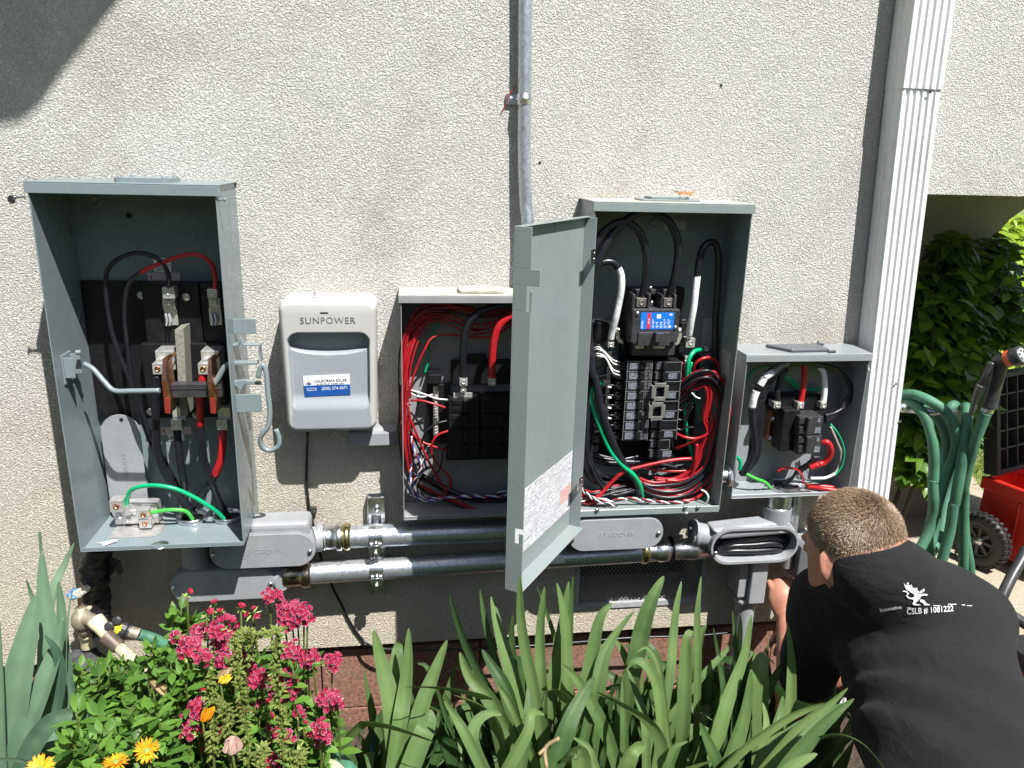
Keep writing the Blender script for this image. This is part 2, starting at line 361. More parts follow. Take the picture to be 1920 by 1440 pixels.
# unseen slab added above left, outlined to cast the curved wall shadow
ev = MB(); cs = []
shp = [W(-260, 232), W(-110, 236), W(0, 235), W(22, 233), W(41, 227), W(76, 196), W(108, 150), W(155, 90), W(199, 32), W(224, 0), W(262, -60), W(330, -200)]
DE = .95
for p in crom(shp, 5):
    q = Vector(p) + SUN * (DE / -SUN.y); cs.append(q)
top = [c for c in cs]
zc = 3.1
pl = []
for c in cs:       # slide each point along its own sun ray to the slab height
    k = (zc - c.z) / SUN.z; pl.append(c + SUN * k)
poly = [Vector((-3.6, .3, zc)), Vector((-3.6, pl[0].y, zc))] + pl + [Vector((pl[-1].x, .3, zc))]
ev.prism(poly, (0, 0, .12)); ev.build('shadow_caster', M['gutter'], house)
# old fixing holes in the stucco
for (px, py, r) in ((22, 373, .0075), (1352, 160, .003), (1012, 305, .0028)):
    c = W(px, py); hb = MB(); hb.lathe(c + Vector((0, -.0012, 0)), (0, 1, 0), [(0, 0), (r, 0)], 12); hb.build('screw_hole', M['screwdark'], house)

# ================================================================ ground
def soil():
    m, n, p = nodes('garden soil'); L = n.links.new; g = N(n, 'ShaderNodeNewGeometry'); pos = g.outputs['Position']
    a = N(n, 'ShaderNodeTexNoise', i_Scale=35, i_Detail=8, i_Roughness=.7); L(pos, a.inputs['Vector'])
    L(ramp(n, a.outputs['Fac'], [(.35, (.025, .018, .012)), (.65, (.12, .085, .055))]), p.inputs['Base Color']); p.inputs['Roughness'].default_value = 1
    bp = N(n, 'ShaderNodeBump', i_Strength=1, i_Distance=.02); L(a.outputs['Fac'], bp.inputs['Height']); L(bp.outputs[0], p.inputs['Normal'])
    return m
def concrete():
    m, n, p = nodes('tan concrete'); L = n.links.new; g = N(n, 'ShaderNodeNewGeometry'); pos = g.outputs['Position']
    a = N(n, 'ShaderNodeTexNoise', i_Scale=90, i_Detail=8, i_Roughness=.75); L(pos, a.inputs['Vector'])
    c = N(n, 'ShaderNodeTexNoise', i_Scale=5, i_Detail=5); L(pos, c.inputs['Vector'])
    base = ramp(n, a.outputs['Fac'], [(.3, (.22, .18, .13)), (.7, (.50, .44, .34))])
    mx = N(n, 'ShaderNodeMix', data_type='RGBA', i_7=(.30, .25, .18, 1)); L(base, mx.inputs[6]); st = N(n, 'ShaderNodeMapRange', i_1=.4, i_2=.7, i_4=.6); L(c.outputs['Fac'], st.inputs[0]); L(st.outputs[0], mx.inputs[0])
    L(mx.outputs[2], p.inputs['Base Color']); p.inputs['Roughness'].default_value = .9
    bp = N(n, 'ShaderNodeBump', i_Strength=.6, i_Distance=.003); L(a.outputs['Fac'], bp.inputs['Height']); L(bp.outputs[0], p.inputs['Normal'])
    return m
def lawnm():
    m, n, p = nodes('lawn'); L = n.links.new; g = N(n, 'ShaderNodeNewGeometry'); pos = g.outputs['Position']
    a = N(n, 'ShaderNodeTexNoise', i_Scale=30, i_Detail=8, i_Roughness=.7); L(pos, a.inputs['Vector'])
    L(ramp(n, a.outputs['Fac'], [(.35, (.07, .11, .025)), (.65, (.24, .27, .09))]), p.inputs['Base Color']); p.inputs['Roughness'].default_value = 1
    return m
b = MB(); b.box(-60, 90, -30, 90, -.4, -.012); tag(b.build('ground', lawnm()), kind='structure')
b = MB(); nx, nz = 90, 50; vs = []
for j in range(nz + 1):
    for i in range(nx + 1):
        x = -3 + 4.3 * i / nx; y = -2.6 + 2.66 * j / nz
        vs.append((x, y, .03 + .03 * noise.noise(Vector((x * 7, y * 7, 0))) + .012 * noise.noise(Vector((x * 30, y * 30, 4)))))
b.add(vs, [(j * (nx + 1) + i, j * (nx + 1) + i + 1, (j + 1) * (nx + 1) + i + 1, (j + 1) * (nx + 1) + i) for j in range(nz) for i in range(nx)], 0, True)
tag(b.build('garden_bed_soil', soil()), kind='structure')
# concrete path: its far edge is the line where the lawn starts
pa, pb = Gd(1797, 800), Gd(1905, 1010)
pa, pb = Gd(1832, 905), Gd(1862, 945)
dirp = (pb - pa).normalized()
E0 = pa - dirp * 6; E1 = pa + dirp * 14
b = MB(); b.prism([E0, E1, Vector((6, -6, 0)), Vector((1.3, -6, 0)), Vector((1.3, 0.0, 0)), Vector((1.0, .5, 0)), Vector((1.0, 6, 0))], (0, 0, -.1))
path = b.build('path', concrete()); tag(path, kind='structure')

# unseen leafy screen added behind the camera to darken reflections and fill light
hd_ = MB(); nx, nz = 120, 34; vs = []
for j in range(nz + 1):
    for i in range(nx + 1):
        x = -9 + 18 * i / nx; z = 2.3 * j / nz; y = -5.6 + .35 * noise.noise(Vector((x * 1.7, 0, z * 1.7))) + .18 * noise.noise(Vector((x * 6, 2, z * 6))) - .5 * max(0, z - 1.9)
        vs.append((x, y, z))
hd_.add(vs, [(j * (nx + 1) + i, j * (nx + 1) + i + 1, (j + 1) * (nx + 1) + i + 1, (j + 1) * (nx + 1) + i) for j in range(nz) for i in range(nx)], 0, True)
hd_.box(-9, 9, -6.6, -6.3, 0, 2.2)
tag(hd_.build('added_hedge', simple('dark hedge', (.035, .07, .02), .8, 0, .6, 9, .8, 30), None, org=(0, -5.8, 0)), 'unseen green screen added facing the wall to darken reflections and fill light', 'added_hedge')
# ================================================================ open sheet-metal boxes
def shell(x0, x1, z0, z1, d, t=.0022, lip=.016, over=.004, hood=True, mi=0):
    """back, sides, floor and hooded top of an open fronted case"""
    b = MB()
    b.box(x0, x1, -t, 0.001, z0, z1)
    b.box(x0, x0 + t, -d, -t, z0, z1); b.box(x1 - t, x1, -d, -t, z0, z1)
    b.box(x0 + t, x1 - t, -d, -t, z0, z0 + t)
    b.box(x0 - over, x1 + over, -d - over, 0.0, z1, z1 + t)
    b.box(x0 - over, x1 + over, -d - over, -d - over + t, z1 - lip, z1)
    b.box(x0 - over, x0 - over + t, -d - over + t, -d + .02, z1 - lip, z1); b.box(x1 + over - t, x1 + over, -d - over + t, -d + .02, z1 - lip, z1)
    b.box(x0 + t, x1 - t, -d, -d + t * .8, z0 + t, z0 + .010)
    return b
def lug(mb, z, X0, Y0, X1, Y1, d, dep=.02, hole=.0048, mi=0, cu=None):
    mb.pbox(z, X0, Y0, X1, Y1, d, d - dep, mi)
    c = Q(z, (X0 + X1) / 2, (Y0 + Y1) / 2, d) + Vector((0, -.0004, 0))
    mb.lathe(c, (0, -1, 0), [(hole, 0), (hole, .0012), (hole * .66, .0012), (hole * .5, -.0), (0, -.0)], 12, cu if cu is not None else mi)
# ---------------------------------------------------------------- big left disconnect
LX0, LX1, LZ0, LZ1, LD = -.668, -.342, .692, 1.433, .18
lb = thing('disconnect_switch', (-.505, 0, LZ0), 'tall open grey switch box at far left, with a hooked lever handle', 'electrical box')
case = shell(LX0, LX1, LZ0, LZ1, LD, lip=.019).build('case', M['enamel'], lb, bevel=.0008, seg=1)
hb = MB(); c = W(277, 336, .07)
hb.prism(rrect(c.x - .052, c.x + .052, -.12, -.03, .012), (0, 0, 0)) if False else None
pl = [Vector((p.x, p.z, LZ1 + .0022)) for p in rrect(W(228, 340, .1).x, W(329, 340, .1).x, -.15, -.055, .012)]
hb.prism(pl, (0, 0, .008))
for sx, sy in ((.1, .12), (.9, .12), (.1, .88), (.9, .88)):
    xa = W(228, 340, .1).x; xb = W(329, 340, .1).x; screw(hb, (xa + (xb - xa) * sx, -.15 + .095 * sy, LZ1 + .0102), .005, .003, (0, 0, 1))
hb.build('hub_plate', M['enamel'], lb, bevel=.002)
# door catch screws near the top front corners
for px, py, s in ((30, 370, -1), (413, 374, 1)):
    sb = MB(); p = W(47 if s < 0 else 404, py, LD - .004); sb.cyl(p, p + Vector((s * .016, 0, 0)), .0022, n=10); sb.cyl(p + Vector((s * .016, 0, 0)), p + Vector((s * .019, 0, 0)), .0042, n=12)
    sb.build('catch_screw', M['zinc'], lb)
# knockout dimples / bolt heads on the back
db = MB()
for X, Y, r in ((620, 262, .011), (1385, 268, .011)):
    p = Q(1, X, Y, .0022); db.lathe(p, (0, -1, 0), [(r, 0), (r * .9, .0016), (r * .6, .0018), (r * .5, .0008), (0, .0008)], 20)
db.build('mounting_dimple', M['enamel'], lb)
hl = MB(); p = Q(1, 828, 357, .0024); hl.lathe(p, (0, -1, 0), [(.0065, 0), (0, 0.0001)], 16); hl.build('bolt_hole', M['screwdark'], lb)
# black insulating board, raised base
bb = MB(); bb.pbox(1, 572, 778, 1430, 1660, .012, .0025); bb.build('insulating_board', M['black'], lb, bevel=.0008)
rb = MB(); rb.pbox(1, 925, 795, 1290, 1180, .045, .012); rb.pbox(1, 925, 1180, 1440, 1590, .055, .012); rb.pbox(1, 1300, 795, 1440, 1180, .045, .012)
rb.build('switch_base', M['black'], lb, bevel=.002)
for X, Y in ((908, 868), (1196, 880), (968, 1618), (1262, 1640)): wb = MB(); wb.lathe(Q(1, X, Y, .0125 if X < 920 or Y > 1600 else .0455), (0, -1, 0), [(.0085, 0), (.0085, .002), (.003, .003), (0, .003)], 16); wb.build('board_bolt', M['alu'], lb)
# stickers
for a_ in ((1, 985, 630, 1098, 672, .0032, .0026), (1, 990, 676, 1100, 720, .0034, .0026), (2, 1078, 668, 1185, 708, .0032, .0026)): st = MB(); st.pbox(*a_); st.build('sticker', M['paper'], lb)
M['pinkst'] = simple('pinkish warning sticker', (.62, .5, .47), .4, 0, .25, 300)
for a_ in ((1, 950, 725, 1158, 776, .0038, .0026), (2, 1036, 618, 1230, 668, .0036, .0026)): st = MB(); st.pbox(*a_); st.build('warning_sticker', M['pinkst'], lb)
for z, X, Y, s in ((1, 1040, 713, 'LINE'), (2, 1115, 700, 'LINE'), (1, 1040, 662, 'TOP')): text(s, .012, Q(z, X, Y, .0036), XR, ZU, M['ink'], lb)
for z, X, Y in ((1, 972, 770), (2, 1054, 660)):
    q = Q(z, X, Y, .0042); zz = MB(); zz.prism([q + Vector(v) for v in ((0, 0, 0), (-.003, 0, .007), (.0005, 0, .0065), (-.001, 0, .012), (.003, 0, .0055), (0, 0, .006), (.0015, 0, .0005))], (0, .0004, 0)); zz.build('hazard_mark', M['red'], lb)
# line side lugs and jaws
lg = MB(); lug(lg, 1, 1043, 820, 1122, 892, .075, .028); lg.pbox(1, 1045, 893, 1124, 960, .062, .046); lug(lg, 1, 1068, 905, 1104, 938, .066, .006, .004)
lg.pbox(1, 1058, 960, 1142, 1062, .05, .046); lg.build('line_lug', M['alu'], lb, bevel=.0012)
lg = MB(); lug(lg, 1, 1332, 830, 1396, 888, .075, .028); lg.pbox(1, 1342, 889, 1414, 955, .062, .046); lug(lg, 1, 1358, 902, 1396, 936, .066, .006, .004)
lg.pbox(1, 1345, 956, 1425, 1060, .05, .046); lg.build('line_lug', M['alu'], lb, bevel=.0012)
for X in (1050, 1343):
    j = MB()
    for k in (0, 22):
        a = Q(1, X + k + 8, 990, .062); j.prism([a + Vector(v) for v in ((0, 0, 0), (.003, 0, 0), (.006, -.004, -.014), (.004, -.006, -.024), (.001, -.006, -.024), (.0025, -.004, -.014))], (0, .014, 0))
    j.build('jaw', M['alu'], lb, bevel=.0004)
# grey arc divider
b = MB(); b.prism([Q(1, 1122, 1092, .105), Q(1, 1180, 1080, .10), Q(2, 1206, 548, .105), Q(2, 1160, 552, .11)], (0, .05, 0)); b.build('divider', simple('grey fibre board', (.19, .19, .15), .8, 0, .3, 200, .3), lb, bevel=.0006)
# blades with pivots
for X, nm in ((0, 'a'), (293, 'b')):
    e = MB(); e.pbox(2, 1000 + X, 128, 1122 + X, 255, .10, .055); e.build('switch_jaw', M['alu'], lb, bevel=.002)
    lg = MB(); lug(lg, 2, 980 + X, 212, 1045 + X, 282, .125, .03, .006, 0, 1); lg.pbox(2, 1005 + X, 185, 1040 + X, 215, .118, .10); lg.build('blade_lug', [M['alu'], M['copper']], lb, bevel=.0015)
    bl = MB()
    A = [Q(2, 1045 + X, 180, .155), Q(2, 1062 + X, 172, .155), Q(2, 1072 + X, 330, .168), Q(2, 1100 + X, 430, .165), Q(2, 1095 + X, 535, .15), Q(2, 1060 + X, 530, .15), Q(2, 1040 + X, 330, .165)]
    bl.prism(A, (.002, .035, 0)); bl.build('copper_blade', M['copper'], lb, bevel=.0008)
    bl = MB(); bl.prism([Q(2, 1065 + X, 175, .15), Q(2, 1128 + X, 132, .11), Q(2, 1130 + X, 145, .11), Q(2, 1070 + X, 195, .15)], (0, .004, -.004)); bl.build('blade_arm', M['copper'], lb, bevel=.0006); bl = MB(); bl.prism([Q(2, 1060 + X, 435, .158), Q(2, 1098 + X, 430, .158), Q(2, 1094 + X, 533, .152), Q(2, 1060 + X, 528, .152)], (0, -.0012, 0))
    bl.build('blade_tip', simple('red insulating paint', (.33, .035, .03), .35), lb, bevel=.0006)
    s_ = MB(); screw(s_, Q(2, 1090 + X, 212, .12), .006, .006); s_.build('pivot_bolt', M['zinc'], lb)
    lg = MB(); lug(lg, 2, 1098 + X, 575, 1168 + X, 640, .09, .03, .006); lg.pbox(2, 1108 + X, 495, 1188 + X, 575, .075, .05); lg.build('load_lug', M['alu'], lb, bevel=.0015)
b = MB(); b.pbox(2, 1085, 346, 1425, 430, .150, .125); b.pbox(2, 1085, 372, 1425, 378, .1515, .15); b.build('crossbar', M['black2'], lb, bevel=.003)
# operating rod and bracket
rod = MB(); rod.tube(crom([Q(2, 540, 212, .135), Q(2, 600, 248, .14), Q(2, 668, 325, .148), Q(2, 735, 385, .155), Q(2, 850, 388, .157), Q(2, 1028, 385, .158)], 8), .0052, 12); rod.build('operating_rod', M['enamel'], lb)
rod = MB(); rod.tube(crom([Q(2, 1375, 345, .15), Q(2, 1400, 310, .15), Q(2, 1440, 240, .15), Q(2, 1478, 210, .15)], 8), .006, 12); rod.build('operating_rod', M['enamel'], lb)
br = MB(); xl = LX0 + .0025
br.box(xl, xl + .003, -.15, -.105, Q(2, 510, 330, .13).z, Q(2, 510, 145, .13).z); br.box(xl + .003, xl + .022, -.148, -.145, Q(2, 510, 290, .13).z, Q(2, 510, 160, .13).z); br.box(xl + .003, xl + .022, -.115, -.112, Q(2, 510, 290, .13).z, Q(2, 510, 160, .13).z)
br.cyl(Q(2, 490, 140, .13), Q(2, 522, 140, .13), .005, n=10); br.build('rod_bracket', M['enamel'], lb, bevel=.001)
# handle, hasp and brackets on the right outer side
xr = LX1
ha = MB()
ha.box(xr, xr + .045, -.125, -.122, W(470, 625, .12).z, W(470, 597, .12).z)           # flat top tab
ha.build('hasp_tab', M['enamel'], lb, bevel=.0008); ha = MB()
ha.box(xr, xr + .05, -.150, -.146, W(470, 770, .14).z, W(470, 737, .14).z)
ha.build('hasp_tab', M['enamel'], lb, bevel=.0008)
ha = MB()
for seg in ([(1455, 100, .14), (1530, 95, .14), (1540, 50, .14), (1560, 95, .14), (1665, 95, .14), (1665, 150, .14), (1680, 200, .14)],):
    P = [Q(2, *p) for p in seg]
    for a, c in zip(P, P[1:]):
        u = (c - a).normalized(); n_ = Vector((u.z, 0, -u.x)) * .0016
        ha.prism([a - n_, c - n_, c + n_, a + n_], (0, .022, 0))
ha.build('padlock_hasp', M['enamel'], lb, bevel=.0006)
ha = MB(); P = [Q(2, *p) for p in ((1470, 205, .14), (1655, 205, .14), (1655, 222, .14), (1470, 222, .14))]; ha.prism(P, (0, .02, 0)); P = [Q(2, *p) for p in ((1480, 330, .15), (1560, 320, .15), (1665, 330, .15), (1680, 350, .15), (1570, 345, .15), (1550, 385, .15))]; ha.prism(P, (0, .012, 0)); ha.build('handle_bracket', M['enamel'], lb, bevel=.0008)
ha = MB(); ha.tube(crom([Q(2, *p) for p in ((1660, 300, .165), (1675, 235, .165), (1695, 225, .165), (1712, 280, .167), (1722, 400, .17), (1735, 520, .172), (1725, 610, .174), (1690, 660, .174), (1672, 700, .172), (1690, 750, .170), (1735, 770, .170), (1785, 745, .170), (1795, 700, .170), (1775, 635, .170))], 8), .0052, 12)
ha.build('handle_hook', M['enamel'], lb)
# ground bar
gb = MB(); gb.pbox(2, 735, 1115, 1015, 1240, .075, .045); lug(gb, 2, 705, 1095, 790, 1165, .10, .03, .0065, 0, 1); lug(gb, 2, 890, 1155, 955, 1215, .098, .03, .006, 0, 1); lug(gb, 2, 895, 1210, 970, 1270, .098, .03, .006, 0, 1); lug(gb, 2, 805, 1195, 845, 1240, .082, .01, .005)
gb.pbox(2, 800, 1130, 835, 1190, .09, .075); screw(gb, Q(2, 765, 1195, .076), .006, .003); screw(gb, Q(2, 862, 1165, .076), .006, .003)
gb.build('ground_bar', [M['alu'], M['copper']], lb, bevel=.0015)
gb = MB(); y0_, y1_ = -.135, -.02; gb.prism([Vector((Q(2, 690, 1290, .12).x, -.128, LZ0 + .0025)), Vector((Q(2, 1000, 1290, .12).x, -.128, LZ0 + .0025)), Vector((Q(2, 1050, 1230, .1).x, -.1, LZ0 + .0025)), Vector((Q(2, 1050, 1150, .03).x, -.03, LZ0 + .0025)), Vector((Q(2, 800, 1150, .03).x, -.03, LZ0 + .0025))], (0, 0, .0015)); gb.build('ground_plate', M['alu'], lb, bevel=.0004)
# cables
wire('cable', 1, [(1085, 830, .068), (1082, 740, .09), (1050, 670, .10), (985, 618, .10), (880, 598, .095), (770, 630, .09), (697, 700, .085), (680, 800, .08), (692, 950, .08), (725, 1120, .08), (780, 1280, .08), (845, 1440, .08), (905, 1600, .075), (965, 1760, .07), (1010, 1850, .06), (1100, 2010, .05), (1190, 2200, .04)], .0045, M['cable'], lb)
wire('cable', 1, [(905, 722, .097), (850, 765, .09), (812, 850, .085), (800, 1000, .08), (815, 1180, .08), (840, 1350, .08), (860, 1500, .075), (900, 1640, .07), (960, 1800, .06), (1000, 1900, .05), (1080, 2050, .045), (1180, 2230, .04)], .0044, M['cable'], lb)
wire('red_cable', 1, [(1376, 838, .068), (1385, 760, .085), (1365, 680, .095), (1315, 625, .10), (1240, 606, .10), (1150, 622, .10), (1030, 665, .10), (905, 722, .097)], .0045, M['redtape'], lb)
wire('cable', 2, [(1010, 285, .115), (1003, 400, .11), (1000, 520, .105), (1002, 650, .10), (1012, 770, .095), (1045, 890, .085), (1110, 1000, .075), (1190, 1100, .06), (1250, 1190, .05)], .0086, M['cable'], lb)
wire('cable', 2, [(1137, 635, .075), (1145, 720, .08), (1160, 850, .08), (1180, 950, .075), (1188, 1060, .06), (1195, 1200, .05)], .0082, M['cable'], lb)
wire('red_cable', 2, [(1302, 280, .115), (1298, 330, .115), (1285, 460, .112), (1288, 620, .105)], .0078, M['redtape'], lb)
wire('cable', 2, [(1288, 610, .105), (1296, 740, .10), (1320, 860, .09), (1365, 990, .08), (1410, 1100, .06), (1470, 1210, .05)], .0078, M['cable'], lb)
wire('red_cable', 2, [(1430, 625, .075), (1432, 720, .085), (1418, 830, .085), (1380, 935, .08)], .0082, M['redtape'], lb)
wire('cable', 2, [(1384, 925, .08), (1330, 1010, .075), (1270, 1080, .065), (1225, 1170, .05), (1200, 1230, .045)], .0076, M['cable'], lb)
wire('green_wire', 2, [(815, 1150, .08), (818, 1080, .085), (840, 1030, .09), (900, 1002, .10), (1000, 995, .105), (1120, 1015, .105), (1230, 1062, .10), (1330, 1120, .095), (1400, 1170, .085), (1445, 1215, .075)], .0047, M['green'], lb)
wire('green_wire', 2, [(972, 1170, .09), (1060, 1155, .092), (1140, 1152, .09), (1200, 1165, .085), (1240, 1215, .075)], .0044, M['lime'], lb)
wire('bare_tip', 2, [(950, 1178, .088), (980, 1168, .09)], .0034, M['copper'], lb)
# bushings where the cables enter the floor
for X, dd in ((1235, .05), (1470, .05)):
    c = Q(2, X, 1195, dd); c.z = LZ0 + .002; bs = MB(); bs.lathe(c, (0, 0, 1), [(.032, 0), (.034, .003), (.034, .010), (.030, .013), (.028, .010), (.028, -.002), (0, -.002)], 26); bs.build('bushing', M['zinc'], lb); 
    hh = MB(); hh.lathe(c + Vector((0, 0, .0015)), (0, 0, 1), [(.028, 0), (0, 0)], 24); hh.build('conduit_opening', M['black'], lb)
b = MB(); c = Q(2, 1015, 1388, LD); b.lathe(Vector((c.x, -LD + .012, LZ0 + .0025)), (0, 0, 1), [(.018, 0), (.018, .001), (.012, .0014), (0, .0014)], 24); b.build('latch_plate', M['zinc'], lb)
# loose conduit cover leaning inside
def stadium_plate(x0, x1, z0, z1, y, th, vertical=True, n=14, inset=0):
    r = ((x1 - x0) if vertical else (z1 - z0)) / 2; pts = []
    return rrect(x0, x1, z0, z1, r - 1e-5, n, y)
xa, xb = Q(2, 668, 800, .03).x, Q(2, 918, 800, .03).x; za, zb_ = Q(2, 790, 1150, .03).z, Q(2, 790, 540, .03).z
cv = thing('conduit_cover', (0, -.03, za), 'loose grey rounded conduit cover leaning inside the far left box', 'cover')
b = MB(); p = stadium_plate(xa, xb, za - .04, zb_, -.03, .003); b.prism(p, (0, .003, 0)); b.build('plate', M['cast'], cv, bevel=.0012)
b = MB(); screw(b, Q(2, 780, 572, .0305), .0042, .0006, slot=False); b.build('screw_hole', M['screwdark'], cv)
text('COOVER', .014, Q(2, 790, 870, .0304), (0, 0, -1), (1, 0, 0), M['cast'], cv, .0003, name='embossed_lettering')
tag_p = MB(); tag_p.prism([Vector((Q(2, x, y, .15).x, -.15 + (y - 1360) * -.0004, LZ0 + .004 + k)) for x, y, k in ((622, 1362, 0), (745, 1345, .004), (755, 1358, .003), (680, 1395, 0), (655, 1372, .002))], (0, 0, .0006))
tp = tag_p.build('torn_label', M['paper'], None, org=Q(2, 690, 1365, .15)); tag(tp, 'torn scrap of white paper on the floor of the far left box', 'paper')

# ---------------------------------------------------------------- small white monitor
pv = thing('solar_monitor', (-.157, 0, .91), 'off white and pale grey solar monitoring unit with scooped front on the stucco', 'monitor box')
px0, px1, pz0, pz1, PD = -.258, -.056, .912, 1.203, .092
b = MB(); NX, NZ = 96, 140; cx, cz = (px0 + px1) / 2, (pz0 + pz1) / 2; hw, hh = (px1 - px0) / 2, (pz1 - pz0) / 2
def sm(a, b_, x):
    t = max(0, min(1, (x - a) / (b_ - a))); return t * t * (3 - 2 * t)
def rr_sd(x, z, cx, cz, hw, hh, r):
    qx = abs(x - cx) - hw + r; qz = abs(z - cz) - hh + r
    return math.hypot(max(qx, 0), max(qz, 0)) + min(max(qx, qz), 0) - r
def face_y(x, z):
    e = -rr_sd(x, z, cx, cz, hw, hh, .022)           # distance inside the outline
    y = PD - .010 * (1 - min(1, e / .010)) ** 2 - .0015 * ((x - cx) / hw) ** 2
    y -= .004 * max(0, (z - (pz1 - .03)) / .03) ** 2
    s = -rr_sd(x, z, cx, 1.046, .0865, .087, .022)   # scoop
    if s > 0:
        ztop = 1.132; k = ztop - z
        ell = math.sqrt(max(0, 1 - ((x - cx) / .0865) ** 2))
        pocket = .034 * (1 - sm(.020 + .018 * ell, .034 + .020 * ell, k)) if k > 0 else .034
        floor = .011 * (1 - sm(.135, .172, k))
        y -= max(pocket, floor) * sm(0, .0035, s)
    return y
def sq(u, v):   # square -> rounded rectangle
    x, z = u * hw, v * hh; r = .022
    ax_, az_ = abs(x), abs(z)
    if ax_ > hw - r and az_ > hh - r:
        dx, dz = ax_ - (hw - r), az_ - (hh - r); m_ = max(dx, dz); l = math.hypot(dx, dz)
        if l > 0: dx, dz = dx * m_ / l, dz * m_ / l
        x = math.copysign(hw - r + dx, x); z = math.copysign(hh - r + dz, z)
    tp_ = 1 - .02 * (1 - v) / 2; return cx + x * (1.0 - .055 * (1 - v) / 2), cz + z
vs = []; mis = []
for j in range(NZ + 1):
    for i in range(NX + 1):
        u, v = -1 + 2 * i / NX, -1 + 2 * j / NZ; x, z = sq(u, v); X_ = cx + (x - cx) / (1.0 - .055 * (1 - v) / 2); vs.append((x, -face_y(X_, z), z))
for j in range(NZ):
    for i in range(NX):
        q = [j * (NX + 1) + i, j * (NX + 1) + i + 1, (j + 1) * (NX + 1) + i + 1, (j + 1) * (NX + 1) + i]
        x = sum(vs[k][0] for k in q) / 4; z = sum(vs[k][2] for k in q) / 4
        v = (z - cz) / hh; X_ = cx + (x - cx) / (1.0 - .055 * (1 - v) / 2)
        grey = z < 1.137 and (abs(X_ - cx) < .0885 and (z > 1.0 or True)) and not (abs(X_ - cx) > .0868 and z > .95)
        if z > 1.115: grey = grey and rr_sd(X_, z, cx, 1.046, .0868, .0905, .024) < 0
        b.add([vs[k] for k in q], [(0, 1, 2, 3)], 1 if grey else 0, True)
ring = [i for i in range(NX + 1)] + [j * (NX + 1) + NX for j in range(1, NZ + 1)] + [NZ * (NX + 1) + i for i in range(NX - 1, -1, -1)] + [j * (NX + 1) for j in range(NZ - 1, 0, -1)]
n_ = len(ring); b.add([vs[k] for k in ring] + [(vs[k][0], 0, vs[k][2]) for k in ring], [(k, (k + 1) % n_, n_ + (k + 1) % n_, n_ + k) for k in range(n_)], 0, True)
import bmesh
o = b.build('shell', [M['pvswhite'], M['pvsgrey']], pv)
bm = bmesh.new(); bm.from_mesh(o.data); bmesh.ops.remove_doubles(bm, verts=bm.verts, dist=.00002); bmesh.ops.recalc_face_normals(bm, faces=bm.faces); bm.to_mesh(o.data); bm.free()
for p in o.data.polygons: p.use_smooth = True
def pf(x, z, off=.0006): return Vector((x, -face_y(x, z) - off, z))
text('SUNPOWER', .0195, Vector((cx, -PD - .0004, Q(3, 490, 333, PD).z)), XR, ZU, M['greyink'], pv, .0002, name='logo_lettering', sx=1.0, spacing=1.12)
b = MB(); c = Q(3, 490, 257, PD + .0005); b.prism(rrect(c.x - .0085, c.x + .0085, c.z - .0016, c.z + .0016, .0015, 4, c.y), (0, .001, 0)); b.build('indicator_slot', M['screwdark'], pv)
b = MB(); q0 = Q(3, 515, 1130, PD); b.prism([Vector((q0.x + sx, -PD - .0002, pz0 + sz)) for sx, sz in ((-.013, -.0006), (.013, -.0006), (.009, .004), (-.009, .004))], (0, .02, 0)); b.build('cable_notch', M['screwdark'], pv)
b = MB(); c = Q(3, 423, 130, .06); c.z = pz1; b.cyl(c, c + Vector((0, -.002, .008)), .0028, n=10); b.cyl(c + Vector((0, -.002, .006)), c + Vector((0, -.003, .010)), .0042, n=10); b.build('top_screw', M['zinc'], pv)
# sticker
sy = -(PD - .0100); A = [Q(3, 338, 710, -sy), Q(3, 674, 695, -sy), Q(3, 680, 843, -sy), Q(3, 352, 860, -sy)]
sk = thing('sticker', Q(3, 510, 780, -sy), 'white and navy service phone sticker on the grey monitor front', 'sticker')
b = MB(); b.prism(A, (0, -.0006, 0)); m1 = A[0].lerp(A[3], .46), A[1].lerp(A[2], .50)
b.build('backing', M['paper'], sk)
b = MB(); e = Vector((0, -.0007, 0)); b.prism([m1[0] + e, m1[1] + e, A[2] + e, A[3] + e], (0, -.0003, 0)); b.build('navy_band', M['navy'], sk)
rt = (A[1] - A[0]).normalized(); e2 = Vector((0, -.0012, 0))
text('CALIFORNIA SOLAR', .0088, Q(3, 538, 752, -sy) + e2, rt, ZU, M['ink'], sk, .0001, spacing=1.0, sx=.86)
text('ELECTRIC COMPANY', .0047, Q(3, 538, 771, -sy) + e2, rt, ZU, M['ink'], sk, .0001, spacing=1.45, sx=.95, sm=1.5)
text('(530) 274-3671', .0094, Q(3, 568, 806, -sy) + e2, rt, ZU, M['whiteink'], sk, .0001, sx=.95)
text('For Service', .0046, Q(3, 402, 803, -sy) + e2, rt, ZU, M['whiteink'], sk, .0001); text('Please Call', .0046, Q(3, 402, 816, -sy) + e2, rt, ZU, M['whiteink'], sk, .0001)
b = MB(); b.prism([Q(3, *p, -sy) + e2 for p in ((355, 765), (380, 758), (405, 765), (382, 774))], (0, .0002, 0)); b.build('emblem_base', M['navy'], sk)
b = MB(); b.prism([Q(3, *p, -sy) + e2 * 1.1 for p in ((368, 760), (374, 752), (370, 744), (384, 750), (392, 758), (382, 760))], (0, .0002, 0)); b.build('emblem_sun', M['orange'], sk)
